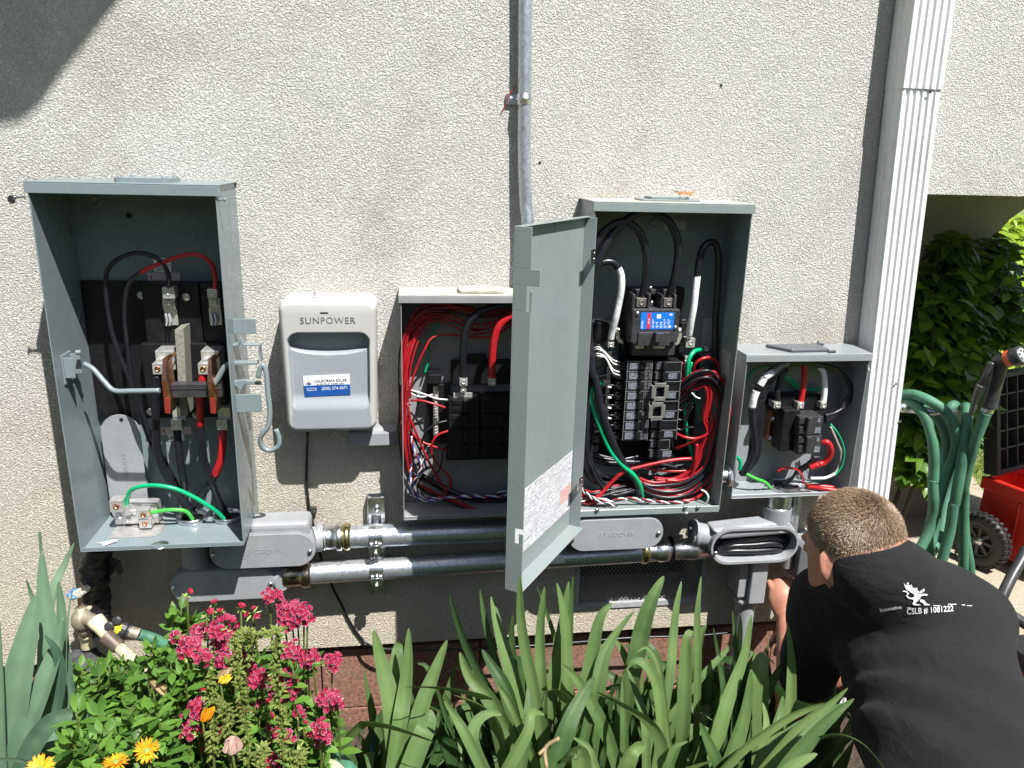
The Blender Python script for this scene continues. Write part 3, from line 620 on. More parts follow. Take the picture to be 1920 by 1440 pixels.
# grey sloped junction cover below the monitor
x0 = Q(3, 655, 1180, .045).x; x1 = Q(3, 1020, 1180, .02).x; zt = Q(3, 900, 1085, .03).z; zb2 = Q(3, 900, 1222, .045).z
jb = MB(); f = lambda x, y, z: Vector((x, y, z))
xs = [x0, x0 + .006, Q(3, 955, 1150, .045).x, x1]
jb.add([f(xs[0], 0, zb2), f(xs[3], 0, zb2), f(xs[3], 0, zt), f(xs[0], 0, zt), f(xs[1], -.045, zb2 + .002), f(xs[2], -.045, zb2 + .002), f(xs[2], -.045, zt - .006), f(xs[1], -.045, zt - .006), f(xs[3], -.03, zb2 + .004), f(xs[3], -.02, zt - .012)],
       [(0, 4, 5, 8, 1), (4, 7, 6, 5), (5, 6, 9, 8), (8, 9, 2, 1), (3, 2, 9, 6, 7), (0, 3, 7, 4)])
tag(jb.build('junction_cover', M['cast'], None, org=(x0, 0, zb2), bevel=.003, seg=3), 'small grey chamfered cover box just below the right of the white monitor', 'cover')
# black lead hanging from the monitor to the ground
b = MB(); b.tube(crom([Q(3, 372, 1120, .03), Q(3, 368, 1250, .012), Q(3, 362, 1440, .006), Q(9, 1010, 30, .005), Q(9, 1030, 190, .005), Q(9, 1050, 270, .01), Q(9, 1105, 500, .012), Q(9, 1175, 680, .01), Q(9, 1235, 800, .006), Q(9, 1300, 930, .005), Q(9, 1370, 1025, .006), Q(9, 1440, 1070, .02), Q(9, 1600, 1090, .03), W(900, 1216, .04), W(1060, 1206, .04), W(1180, 1196, .045), W(1300, 1192, .045), W(1370, 1186, .04)], 8), .0032, 8)
tag(b.build('black_cable', M['cable'], None, org=(-.15, 0, .9)), 'thin black cable hanging from the white monitor down to the footing', 'cable')
cl = MB(); c = Q(9, 1050, 195, .008); cl.box(c.x - .006, c.x + .009, -.012, 0, c.z - .006, c.z + .007); screw(cl, c + Vector((.005, -.008, 0)), .003, .002); tag(cl.build('cable_clip', M['black2'], None, org=c, bevel=.001), 'black clip holding the thin cable on the stucco', 'clip')
# ---------------------------------------------------------------- middle subpanel (partly behind the open door)
SX0, SX1, SZ0, SZ1, SD = -.006, .372, .697, 1.213, .10
sp = thing('subpanel', (.18, 0, SZ0), 'open grey breaker box with red wires, between the white monitor and the open door', 'electrical box')
shell(SX0, SX1, SZ0, SZ1, SD, lip=.014).build('case', simple('grey painted box metal', (.25, .255, .265), .42, 0, .08, 20, .1, 200), sp, bevel=.0008, seg=1)
b = MB(); b.box(SX0 - .003, SX1 + .003, -SD - .003, -.001, SZ1 + .0023, SZ1 + .003); b.build('dusty_top', M['dust'], sp)
b = MB(); xa, xb = Q(3, 1455, 120, .06).x, Q(3, 1780, 120, .06).x; b.prism([Vector((p.x, p.z, SZ1 + .003)) for p in rrect(xa, xb, -.085, -.03, .008)], (0, 0, .009)); b.build('hub_plate', M['dust'], sp, bevel=.003)
for k in range(3):
    kb = MB(); p = W(846 + k * 34, 890, .0024); p.z = Q(4, 700, 910, .0024).z; p.x = Q(4, 480 + 215 * k, 910, .0024).x
    for r in (.026, .017): kb.lathe(p, (0, -1, 0), [(r, 0), (r, .0008), (r - .0012, .0008), (r - .0012, 0)], 26)
    kb.build('knockout', M['enamel3'], sp)
b = MB(); b.pbox(3, 1240, 700, 1338, 770, .055, .004); b.pbox(3, 1230, 770, 1400, 1200, .018, .004); b.pbox(4, 495, 350, 930, 800, .02, .004)
b.pbox(3, 1405, 600, 1900, 770, .02, .004); b.pbox(3, 1500, 560, 1660, 600, .02, .004); b.build('mounting_base', M['black'], sp, bevel=.002)
b = MB()
for i in range(2):
    for j in range(4):
        X0 = 512 + i * 212; Y0 = 388 + j * 102; b.pbox(4, X0, Y0, X0 + 204, Y0 + 97, .066, .02)
for i in range(2):
    for j in range(4):
        X0 = 512 + i * 212; Y0 = 388 + j * 102; br = MB(); br.pbox(4, X0, Y0, X0 + 204, Y0 + 97, .066, .02); br.pbox(4, X0 + 20, Y0 + 10, X0 + 90, Y0 + 44, .0675, .066); br.pbox(4, X0 + 20, Y0 + 53, X0 + 90, Y0 + 87, .0675, .066); br.pbox(4, X0 + (100 if i == 0 else 130), Y0 + 12, X0 + (125 if i == 0 else 155), Y0 + 86, .078, .066)
        br.build('breaker', M['black'], sp, bevel=.0015)
b = MB(); b.pbox(4, 405, 300, 438, 640, .035, .025)
for j in range(16):
    screw(b, Q(4, 421, 312 + j * 20.5, .0352), .0042, .0035)
b.build('neutral_bar', M['alu'], sp, bevel=.001)
b = MB(); b.box(SX0 + .004, SX0 + .016, -.05, -.035, .86, 1.12)
for j in range(14): screw(b, Vector((SX0 + .0165, -.042, .87 + j * .0175)), .004, .003, (1, -.6, 0))
b.build('ground_bar', M['alu'], sp, bevel=.001)
b = MB(); lug(b, 4, 583, 250, 636, 300, .075, .03, .0055); lug(b, 4, 590, 300, 628, 345, .07, .01, .004); b.pbox(4, 540, 348, 668, 380, .058, .054); b.build('main_lug', M['alu'], sp, bevel=.0012)
b = MB(); lug(b, 4, 778, 252, 828, 300, .075, .03, .0055); b.build('main_lug', M['alu'], sp, bevel=.0012)
wire('black_feeder', 3, [(1495, 735, .065), (1490, 600, .07), (1500, 450, .075), (1530, 340, .078), (1600, 260, .08), (1720, 215, .08), (1860, 190, .08)], .0085, M['cable'], sp)
wire('red_feeder', 3, [(1700, 740, .065), (1700, 600, .07), (1715, 450, .075), (1760, 340, .078), (1850, 270, .08), (1960, 220, .08)], .0085, M['redtape'], sp)
random.seed(3)
cols = ['red', 'red', 'cable', 'red', 'red', 'cable']
def bundle(z, pts, n, spread, r, colors, parent, names=None):
    for k in range(n):
        c = random.choice(colors); off = (random.uniform(-1, 1), random.uniform(-1, 1), random.uniform(-1, 1))
        P = []
        for p in pts:
            q = Q(p[3] if len(p) > 3 else z, p[0], p[1], p[2]); s = spread * (p[4] if len(p) > 4 else 1)
            P.append(q + Vector((off[0] * s, off[1] * s * .6, off[2] * s)) + Vector((random.uniform(-1, 1), 0, random.uniform(-1, 1))) * s * .25)
        b = MB(); b.tube(crom(P, 7), r * random.uniform(.9, 1.1), 7)
        b.build({'red': 'red_wire', 'cable': 'black_wire', 'green': 'green_wire', 'white': 'white_wire', 'blue': 'blue_wire'}[c], M[c], parent)
# bundle up the left side and across the top
bundle(3, [(1080, 1330, .045), (1072, 1100, .05), (1068, 900, .05), (1068, 700, .05), (1080, 500, .05), (1130, 370, .05), (1250, 290, .05), (1400, 300, .05), (1560, 370, .05), (1720, 350, .05), (1900, 260, .05)], 7, .011, .0019, cols, sp)
bundle(3, [(1075, 1330, .06), (1060, 1100, .065), (1060, 900, .065), (1062, 700, .065), (1070, 500, .06), (1110, 350, .06), (1200, 240, .055), (1350, 215, .055), (1500, 240, .055), (1700, 260, .055), (1900, 200, .055)], 8, .009, .0019, cols, sp)
bundle(3, [(1110, 1400, .06), (1080, 1200, .07), (1065, 1000, .07), (1075, 800, .07), (1100, 600, .065), (1150, 420, .055), (1220, 320, .05), (1300, 260, .045), (1420, 230, .04)], 5, .008, .0022, ['red', 'red', 'cable'], sp)
wire('red_wire', 3, [(1110, 870, .07), (1115, 780, .07), (1160, 640, .07), (1215, 520, .068), (1270, 435, .06), (1380, 412, .055), (1550, 428, .05), (1720, 420, .05), (1850, 330, .05)], .0026, M['red'], sp)
wire('green_wire', 3, [(1215, 690, .02), (1240, 600, .02), (1250, 480, .02), (1280, 380, .02), (1320, 320, .02), (1300, 280, .02)], .0024, M['green'], sp)
wire('green_wire', 3, [(1120, 430, .03), (1170, 455, .03), (1230, 462, .03), (1300, 440, .03)], .002, M['green'], sp)
bundle(4, [(205, 300, .06), (210, 480, .065), (215, 640, .065), (220, 760, .06), (240, 860, .055), (280, 930, .05), (340, 990, .045), (460, 1050, .045), (600, 1110, .05), (740, 1160, .06), (840, 1175, .065), (960, 1150, .06)], 9, .007, .0024, ['red', 'red', 'red', 'cable'], sp)
bundle(4, [(250, 620, .06), (250, 760, .06), (270, 850, .055), (310, 900, .05), (400, 960, .04), (500, 1010, .035), (650, 1060, .03), (800, 1060, .03), (960, 1060, .03)], 7, .008, .0021, ['cable', 'cable', 'red'], sp)
def twisted(z, pts, r, colors, parent, pitch=.012, name='twisted_wire'):
    P = crom([Q(z, *p) for p in pts], 26); L = [0]
    for a, c in zip(P, P[1:]): L.append(L[-1] + (c - a).length)
    for k, cn in enumerate(colors):
        V = []
        for i, p in enumerate(P):
            t = (P[min(i + 1, len(P) - 1)] - P[max(0, i - 1)]).normalized(); u = t.cross(Vector((.3, 1, .2))).normalized(); v = t.cross(u); a = L[i] / pitch * 2 * math.pi + k * 2 * math.pi / len(colors)
            V.append(p + (u * math.cos(a) + v * math.sin(a)) * r * 1.1)
        b = MB(); b.tube(V, r, 6); b.build({'cable': 'black_wire'}.get(cn, cn + '_wire'), M[cn], parent)
twisted(4, [(255, 640, .07), (275, 740, .07), (320, 820, .06), (330, 880, .06), (280, 940, .06), (270, 1010, .06), (330, 1050, .055), (430, 1060, .05), (600, 1050, .045), (760, 1050, .04), (950, 1040, .04)], .0016, ['white', 'blue', 'red'], sp, .035)
twisted(4, [(380, 690, .05), (350, 760, .055), (330, 830, .06), (300, 920, .06), (300, 1000, .06), (360, 1050, .05), (480, 1055, .045), (640, 1040, .04), (800, 1040, .03), (960, 970, .03)], .0015, ['white', 'cable'], sp, .03)
twisted(4, [(250, 690, .06), (262, 780, .06), (250, 880, .06), (252, 960, .065), (262, 1020, .065), (320, 1070, .06), (420, 1075, .05)], .0015, ['white', 'blue'], sp, .03)
for pts, c, r in (([(250, 400, .05), (320, 400, .055), (400, 420, .06), (488, 448, .06)], 'red', .0026), ([(250, 600, .05), (300, 660, .055), (380, 700, .06), (500, 738, .058)], 'red', .0026),
                  ([(505, 605, .06), (440, 630, .062), (400, 680, .065), (395, 760, .06), (440, 840, .055), (510, 910, .05), (525, 970, .045), (490, 1010, .045)], 'red', .0026),
                  ([(500, 535, .06), (420, 560, .065), (350, 620, .065), (320, 720, .06), (310, 850, .06), (350, 930, .05)], 'cable', .0024), ([(510, 690, .06), (470, 740, .06), (460, 820, .06), (430, 890, .05), (380, 930, .05)], 'cable', .0020),
                  ([(255, 330, .05), (330, 352, .05), (420, 385, .04), (500, 395, .04)], 'white', .002), ([(255, 350, .05), (320, 375, .05), (400, 360, .04)], 'white', .002), ([(262, 335, .05), (300, 380, .05), (290, 480, .05), (260, 560, .05), (270, 640, .05), (330, 770, .05), (360, 860, .05)], 'cable', .0024),
                  ([(230, 420, .07), (250, 520, .07), (290, 620, .07), (340, 740, .065), (400, 860, .06), (450, 950, .055), (500, 1040, .05)], 'red', .0028), ([(245, 470, .05), (300, 540, .05), (330, 600, .05), (365, 610, .04)], 'cable', .0024)):
    wire({'cable': 'black_wire'}.get(c, c + '_wire'), 4, pts, r, M[c], sp)
b = MB()
for z_ in (.73, .80, .93, 1.02): b.box(SX0 - .003, SX0, -.098, -.09, z_, z_ + .006)
b.build('rivet', M['zinc'], sp)

# ---------------------------------------------------------------- big breaker panel with open door
BX0, BX1, BZ0, BZ1, BD = .392, .734, .712, 1.414, .135
bp_ = thing('breaker_panel', (.56, 0, BZ0), 'tall open grey breaker panel packed with breakers and wires, its door swung left', 'electrical box')
shell(BX0, BX1, BZ0, BZ1, BD, lip=.0175).build('case', M['enamelg'], bp_, bevel=.0008, seg=1)
b = MB(); b.box(BX0 - .0025, BX1 + .0025, -BD - .0025, -.001, BZ1 + .0023, BZ1 + .003); b.build('dusty_top', M['dust'], bp_)
b = MB(); xa, xb = Q(5, 985, 60, .07).x, Q(5, 1400, 60, .07).x; b.prism([Vector((p.x, p.z, BZ1 + .003)) for p in rrect(xa, xb, -.10, -.035, .006)], (0, 0, .004)); b.prism([Vector((p.x, p.z, BZ1 + .007)) for p in rrect(xa + .02, xb - .02, -.09, -.045, .006)], (0, 0, .005)); b.build('hub_plate', M['enamelg'], bp_, bevel=.001)
b = MB(); z0_ = BZ0 + .010; b.box(BX0 + .003, BX1 - .003, -BD - .0042, -BD - .0022, BZ0 - .004, BZ0 + .011)
b.build('front_lip', M['enamelg'], bp_, bevel=.0006)
for X in (688, 1322, 1415):
    b = MB(); screw(b, Q(6, X, 1195 if X > 700 else 1212, BD + .0045), .0052, .004); b.build('lip_screw', M['zinc'], bp_)
b = MB(); screw(b, Q(6, 1330, 1240, BD + .002), .0052, .004); b.build('lip_screw', M['zinc'], bp_)
lfb = MB(); c = W(1283, 371, .09); c.z = BZ1 + .016
for k in range(5):
    a = k * 1.3; p = c + Vector((.012 * math.cos(a), .006 * math.sin(a), 0)); lfb.prism([p, p + Vector((.010, .003, .004)), p + Vector((.016 * math.cos(a), .012, .009)), p + Vector((-.002, .008, .005))], (0, 0, .0006))
tag(lfb.build('dead_leaf', simple('rust brown dead leaf', (.36, .16, .06), .8, 0, .3, 200), None, org=c), 'crumpled rusty brown dead leaf lying on top of the tall breaker panel', 'leaf')
# door
Fd = Vector((.190, -.400, 0)); Hd = Vector((.372, -.140, 0)); u = (Hd - Fd).normalized(); n_ = Vector((u.y, -u.x, 0)); DW = (Hd - Fd).length
DZ0, DZ1 = .690, 1.387
def dp(a, k, z): return Fd + u * a + n_ * k + Vector((0, 0, z))
def dbox(mb, a0, a1, k0, k1, z0, z1, mi=0):
    vs = [dp(a, k, z) for z in (z0, z1) for k in (k0, k1) for a in (a0, a1)]
    mb.add(vs, [(0, 1, 3, 2), (4, 6, 7, 5), (0, 4, 5, 1), (2, 3, 7, 6), (0, 2, 6, 4), (1, 5, 7, 3)], mi)
b = MB(); t = .0018; FL = .034
dbox(b, 0, DW, -t, 0, DZ0, DZ1); dbox(b, DW - t, DW, 0, .026, DZ0 + .002, DZ1 - .002); dbox(b, t, DW - t, 0, .034, DZ0, DZ0 + t); dbox(b, t, DW - t, 0, .012, DZ1 - t, DZ1)
# free-edge flange with the two latch cut-outs: outline in (k, z)
zt0, zt1 = Q(5, 200, 545, .4).z, Q(5, 200, 665, .4).z; zb0, zb1 = Q(4, 950, 1245, .4).z, Q(4, 950, 1340, .4).z
ol = [(0, DZ0), (FL, DZ0), (FL, zb1 - .012), (FL, zb0 - .008), (FL + .0, zb0), (FL - .015, zb0), (FL - .015, zb1), (FL - .0085, zb1), (FL - .0085, zb0 - .008)]
def flange(z0, z1, k1): dbox(b, 0, t, 0, k1, z0, z1)
flange(DZ0, zb1 - .001, FL); flange(zb0, zt1 - .045, FL)
dbox(b, 0, t, 0, FL - .017, zb1 - .001, zb0); dbox(b, 0, t, FL - .009, FL, zb1 - .001, zb0 - .010)
dbox(b, 0, t, 0, FL - .008, zt1 - .045, zt1); dbox(b, 0, t, FL - .003, FL + .002, zt1 - .045, zt1 - .009)
dbox(b, 0, t, 0, FL + .016, zt1, zt0); flange(zt0, DZ1, FL - .002)
door = b.build('door', M['enamelg'], bp_, bevel=.0006, seg=1)
for zc_ in (Q(5, 575, 445, .13).z, Q(6, 495, 975, .13).z):
    h = MB(); dbox(h, DW - .03, DW + .0, .0262, .028, zc_ - .014, zc_ + .014); h.box(BX0 - .014, BX0 + .0, -BD - .006, -BD - .0045, zc_ - .0135, zc_ + .0135); h.cyl((BX0 - .004, -BD - .004, zc_ - .0135), (BX0 - .004, -BD - .004, zc_ + .038), .003, n=10)
    screw(h, dp(DW - .010, .0282, zc_ + .006), .0022, .001, n_, False); screw(h, dp(DW - .010, .0282, zc_ - .006), .0022, .001, n_, False); h.build('hinge', M['zinc'], door)
def labelmat():
    m, n, p = nodes('printed instruction label'); L = n.links.new; tc = N(n, 'ShaderNodeNewGeometry')
    sx = N(n, 'ShaderNodeSeparateXYZ'); L(tc.outputs['Position'], sx.inputs[0])
    u1 = N(n, 'ShaderNodeMath', operation='MULTIPLY'); L(sx.outputs['X'], u1.inputs[0]); u1.inputs[1].default_value = u.x
    u2 = N(n, 'ShaderNodeMath', operation='MULTIPLY_ADD'); L(sx.outputs['Y'], u2.inputs[0]); u2.inputs[1].default_value = u.y; L(u1.outputs[0], u2.inputs[2])
    cb = N(n, 'ShaderNodeCombineXYZ'); L(u2.outputs[0], cb.inputs[0]); L(sx.outputs['Z'], cb.inputs[1])
    def rows(w_, h_, sc):
        br = N(n, 'ShaderNodeTexBrick', offset=.37, i_Scale=1.0); L(cb.outputs[0], br.inputs['Vector'])
        br.inputs['Color1'].default_value = (.16, .16, .18, 1); br.inputs['Color2'].default_value = (.62, .63, .66, 1); br.inputs['Mortar'].default_value = (.66, .67, .70, 1)
        br.inputs['Mortar Size'].default_value = sc; br.inputs['Brick Width'].default_value = w_; br.inputs['Row Height'].default_value = h_; return br
    b1 = rows(.010, .0042, .0011); b2 = rows(.034, .0036, .0010)
    ns = N(n, 'ShaderNodeTexNoise', i_Scale=22); L(cb.outputs[0], ns.inputs['Vector']); gt = N(n, 'ShaderNodeMath', operation='GREATER_THAN'); L(ns.outputs['Fac'], gt.inputs[0]); gt.inputs[1].default_value = .5
    mx = N(n, 'ShaderNodeMix', data_type='RGBA'); L(gt.outputs[0], mx.inputs[0]); L(b1.outputs['Color'], mx.inputs[6]); L(b2.outputs['Color'], mx.inputs[7]); L(mx.outputs[2], p.inputs['Base Color']); p.inputs['Roughness'].default_value = .4
    cr = N(n, 'ShaderNodeTexNoise', i_Scale=40, i_Detail=3, i_Distortion=1); L(tc.outputs['Position'], cr.inputs['Vector']); bpn = N(n, 'ShaderNodeBump', i_Strength=.5, i_Distance=.003); L(cr.outputs['Fac'], bpn.inputs['Height']); L(bpn.outputs[0], p.inputs['Normal'])
    return m
b = MB(); la, lb_ = .006, DW - .006; dbox(b, la, lb_, .0002, .0007, .735, .875); b.build('instruction_label', labelmat(), door)
b = MB(); dbox(b, lb_ - .06, lb_ - .004, .0008, .0011, .765, .800); b.build('red_warning_box', simple('red print on silver', (.60, .38, .36), .4, 0, .5, 700), door)
b = MB(); dbox(b, .02, .042, .0005, .0008, DZ0 + .006, DZ0 + .016); b.build('slot', M['screwdark'], door)

# interior of the panel
b = MB(); b.pbox(5, 700, 690, 1260, 1300, .012, .003); b.build('back_plate', M['black'], bp_, bevel=.001) if False else None
b = MB(); b.pbox(5, 880, 690, 1300, 1240, .03, .003); b.pbox(5, 690, 940, 940, 1080, .04, .003); b.pbox(5, 1270, 940, 1390, 1080, .03, .003); b.pbox(6, 745, 130, 905, 760, .02, .003); b.pbox(6, 1010, 100, 1400, 850, .02, .003); b.pbox(6, 600, 640, 1250, 850, .018, .003)
b.pbox(6, 905, 100, 1100, 740, .02, .003); b.build('mounting_base', M['black'], bp_, bevel=.002)
mb_ = MB(); mb_.pbox(5, 940, 845, 1278, 1085, .100, .03); mb_.pbox(5, 920, 880, 1270, 1085, .085, .03); mb_.pbox(5, 985, 1010, 1215, 1110, .104, .10)
mb_.pbox(5, 945, 735, 965, 845, .09, .03); mb_.pbox(5, 1055, 735, 1075, 845, .09, .03); mb_.pbox(5, 1150, 740, 1165, 845, .09, .03); mb_.pbox(5, 1240, 740, 1262, 845, .09, .03); mb_.pbox(5, 930, 700, 1260, 740, .05, .03); mb_.pbox(5, 950, 1085, 1250, 1180, .075, .03)
main = mb_.build('main_breaker', M['black2'], bp_, bevel=.0025)
b = MB(); b.pbox(5, 1112, 1015, 1168, 1085, .122, .104); b.build('toggle', M['black2'], main, bevel=.002)
b = MB(); b.pbox(5, 1003, 868, 1242, 988, .1008, .1002); b.build('blue_label', simple('bright blue label', (.01, .16, .72), .3, 0, .05), main)
b = MB(); b.pbox(5, 1050, 872, 1075, 984, .1014, .1009); b.build('red_stripe', simple('red label stripe', (.65, .03, .04), .3), main)
b = MB(); b.pbox(5, 1120, 882, 1150, 910, .1014, .1009); b.pbox(5, 1212, 876, 1232, 890, .1014, .1009); b.pbox(5, 1208, 962, 1222, 974, .1014, .1009)
for k in range(5):
    for j in range(7):
        if k in (1, 2) and j < 2: continue
        x_ = 1085 + k * 28; y_ = 918 + j * 9.5; b.pbox(5, x_, y_, x_ + random.uniform(9, 22), y_ + 3, .1012, .1009)
b.build('label_print', M['whiteink'], main)
text('EATON', .0050, Q(5, 1020, 955, .1012), (0, 0, 1), (-1, 0, 0), M['whiteink'], main, .0001, sm=1.6); text('CSR 25k', .0038, Q(5, 1066, 930, .1016), (0, 0, 1), (-1, 0, 0), M['whiteink'], main, .0001, sm=1.4)
for X0, X1 in ((975, 1045), (1170, 1240)):
    b = MB(); lug(b, 5, X0, 765, X1, 828, .085, .04, .0062); b.build('lug', simple('dark steel lug', (.22, .20, .18), .4, .6, .2), main, bevel=.0015)
for X0, X1, Y0, Y1 in ((965, 1028, 1100, 1132), (1095, 1180, 1100, 1132)):
    b = MB(); b.pbox(5, X0, Y0, X1, Y1, .078, .06); b.build('line_terminal', M['alu'], main, bevel=.003)
b = MB()
for X, Y, dd in ((1075, 690, .051), (1083, 798, .06), (980, 874, .1005), (1252, 975, .1005), (962, 1078, .0855), (843, 995, .065), (1283, 1003, .065)): screw(b, Q(5, X, Y, dd), .0045, .003)
b.build('mounting_screw', M['zinc'], main)
for X0, X1, Y0, Y1 in ((825, 880, 980, 1100), (1262, 1300, 980, 1110)):
    b = MB(); P = [Q(5, X0, Y0, .06), Q(5, X0 + 28, Y0, .06), Q(5, X0 + 30, Y0 + 70, .06), Q(5, X1, Y1 - 25, .06), Q(5, X1, Y1, .06), Q(5, X0 + 20, Y1 - 15, .06), Q(5, X0, Y0 + 70, .06)]
    if X0 > 1000: P = [Q(5, 1300 - (p - 1262), q, .06) for p, q in ((1262, Y0), (1290, Y0), (1292, Y0 + 70), (1310, Y1 - 25), (1310, Y1), (1282, Y1 - 15), (1262, Y0 + 70))]
    b.prism(P, (0, .012, 0)); b.build('neutral_strap', M['alu'], bp_, bevel=.0015)
# branch breakers
def printm():
    m, n, p = nodes('breaker label print'); L = n.links.new; tc = N(n, 'ShaderNodeTexCoord')
    mp = N(n, 'ShaderNodeMapping'); L(tc.outputs['Object'], mp.inputs[0]); mp.inputs['Scale'].default_value = (520, 200, 330)
    a = N(n, 'ShaderNodeTexNoise', i_Scale=1, i_Detail=2); L(mp.outputs[0], a.inputs['Vector'])
    L(ramp(n, a.outputs['Fac'], [(.40, (.05, .055, .07)), (.52, (.20, .22, .26))]), p.inputs['Base Color']); p.inputs['Roughness'].default_value = .35
    return m
M['bprint'] = printm(); M['tie'] = simple('dull steel tie', (.24, .24, .23), .4, .5, .2); M['bedge'] = simple('light breaker edge', (.16, .165, .17), .35, 0, .3, 200); M['bface'] = simple('breaker face', (.075, .078, .088), .35, 0, .25, 200)
def rowx(j): return -5.2 * j       # the column leans with the photo's perspective
for j in range(8):
    dx = rowx(j); Y = 143 + j * 72; br = MB()
    br.pbox(6, 908 + dx, Y, 1092 + dx, Y + 68, .078, .02); br.pbox(6, 835 + dx, Y + 6, 906 + dx, Y + 62, .058, .02)
    br.pbox(6, 1005 + dx, Y + 8, 1030 + dx, Y + 60, .088, .078)
    o = br.build('breaker', M['black'], bp_, bevel=.0012)
    e_ = MB(); e_.pbox(6, 908 + dx, Y - 1, 1092 + dx, Y + 3, .0790, .0781); e_.pbox(6, 908 + dx, Y + 2, 912 + dx, Y + 66, .0788, .0781); e_.pbox(6, 1086 + dx, Y + 2, 1090 + dx, Y + 66, .0788, .0781); e_.pbox(6, 840 + dx, Y + 52, 902 + dx, Y + 58, .0588, .0581); e_.build('edge', M['bedge'], o)
    f1 = MB(); f1.pbox(6, 925 + dx, Y + 10, 1000 + dx, Y + 58, .0786, .0781); f1.build('label', M['bprint'], o)
    f2 = MB(); f2.pbox(6, 1036 + dx, Y + 8, 1060 + dx, Y + 32, .0786, .0781); f2.pbox(6, 1036 + dx, Y + 38, 1060 + dx, Y + 60, .0786, .0781); f2.pbox(6, 1066 + dx, Y + 10, 1084 + dx, Y + 58, .0786, .0781); f2.build('face_marking', M['bface'], o)
    s_ = MB(); screw(s_, Q(6, 880 + dx, Y + 34, .0582), .0038, .002); s_.build('terminal_screw', M['black2'], o)
for j in range(10):
    dx = rowx(j) - 4; Y = 150 + j * 70; br = MB(); w2 = 1305 if j < 8 else 1260
    br.pbox(6, 1112 + dx, Y, w2 + dx, Y + 66, .078 if j not in (2, 3, 4, 5) else .074, .02); br.pbox(6, 1172 + dx, Y + 5, 1198 + dx, Y + 62, .092, .078)
    o = br.build('breaker', M['black'], bp_, bevel=.0012)
    e_ = MB(); e_.pbox(6, 1112 + dx, Y - 1, w2 + dx, Y + 3, .0788, .0781); e_.pbox(6, w2 - 5 + dx, Y + 2, w2 - 1 + dx, Y + 62, .0788, .0781); e_.build('edge', M['bedge'], o)
    f1 = MB(); f1.pbox(6, 1122 + dx, Y + 10, 1160 + dx, Y + 52, .0786, .0781); f1.build('face_marking', M['bface'], o)
    if j in (1, 3, 5, 7, 9): f1 = MB(); f1.pbox(6, 1212 + dx, Y + 8, 1275 + dx, Y + 50, .0786, .0781); f1.build('label', M['bprint'], o)
    if j in (2, 4):   # handle tie brackets
        t_ = MB(); P = rrect(Q(6, 1128 + dx, 0, .1).x, Q(6, 1250 + dx, 0, .1).x, Q(6, 1190, Y + 135, .095).z, Q(6, 1190, Y + 6, .095).z, .008, 4, -.0985)
        x0, x1, z0, z1 = min(p.x for p in P), max(p.x for p in P), min(p.z for p in P), max(p.z for p in P); g_ = .010
        t_.box(x0, x0 + g_, -.0995, -.096, z0 + .006, z1 - .006); t_.box(x1 - g_, x1, -.0995, -.096, z0 + .006, z1 - .006); t_.box(x0 + .006, x1 - .006, -.1, -.0965, z1 - g_, z1); t_.box(x0 + .006, x1 - .006, -.1, -.0965, z0, z0 + g_); t_.box(x0 + .003, x0 + .008, -.096, -.075, z0 + .01, z1 - .01); t_.box(x1 - .008, x1 - .003, -.096, -.075, z0 + .01, z1 - .01)
        t_.build('handle_tie', M['tie'], o, bevel=.001)
b = MB()
for (X0, Y0, X1, Y1) in ((765, 330 - 300 + 0, 812, 45),): pass
for X0, Y0, X1, Y1, dd in ((768, 5, 812, 45, .06), (740, 280, 785, 330, .035), (1330, -20, 1395, 45, .06), (1458, 35, 1500, 75, .03)):
    b = MB(); lug(b, 6, X0, Y0, X1, Y1, dd, .025, .005); b.build('neutral_lug', M['alu'], bp_, bevel=.0015)
for X, Y0, Y1 in ((768, 70, 640), (1325, 110, 420)):
    b = MB(); n2 = int((Y1 - Y0) / 22); b.pbox(6, X - 12, Y0, X + 12, Y1, .03, .02)
    for k in range(n2): screw(b, Q(6, X, Y0 + 10 + k * 22, .0302), .0035, .003)
    b.build('neutral_bar', M['alu'], bp_, bevel=.001)
b = MB(); b.pbox(5, 1445, 912, 1520, 1130, .0036, .003); b.build('wiring_sticker', M['enamel3'], bp_)
b = MB(); b.pbox(5, 1176, 208, 1330, 272, .0036, .003); b.build('sticker', simple('yellowed sticker', (.42, .42, .37), .4), bp_)
b = MB(); p = Q(5, 1105, 232, .0025); b.lathe(p, (0, -1, 0), [(.013, 0), (.012, .002), (.007, .0024), (.006, .001), (0, .001)], 22); b.build('mounting_dimple', M['enamelg'], bp_)
b = MB(); xw = BX1 - .0025; b.box(xw - .0006, xw, -.11, -.06, Q(6, 1600, 250, .1).z, Q(6, 1600, 80, .1).z); b.build('side_sticker', M['enamel3'], bp_)
# service cables
K = .0088
wire('service_cable', 5, [(1015, 760, .07), (1040, 620, .08), (1045, 450, .09), (1010, 320, .095), (945, 240, .10), (860, 215, .10), (760, 265, .10), (690, 360, .10), (655, 480, .09), (640, 700, .075), (620, 900, .07), (640, 1100, .07), (655, 1300, .08), (680, 280 + 0, .08, 6), (720, 480, .085, 6), (800, 720, .085, 6), (880, 880, .085, 6), (970, 1010, .08, 6), (1000, 1130, .07, 6)], K, M['cable'], bp_)
wire('service_cable', 5, [(1205, 760, .07), (1250, 600, .085), (1275, 430, .09), (1255, 300, .095), (1190, 195, .095), (1080, 140, .095), (960, 160, .10), (860, 240, .10), (770, 350, .10), (700, 500, .10), (660, 650, .095), (635, 850, .085), (625, 1050, .085), (620, 1250, .08), (600, 250, .08, 6), (590, 500, .075, 6), (580, 750, .07, 6), (610, 900, .065, 6), (700, 1010, .06, 6), (850, 1040, .06, 6), (960, 1080, .055, 6), (1000, 1140, .05, 6)], K, M['cable'], bp_)
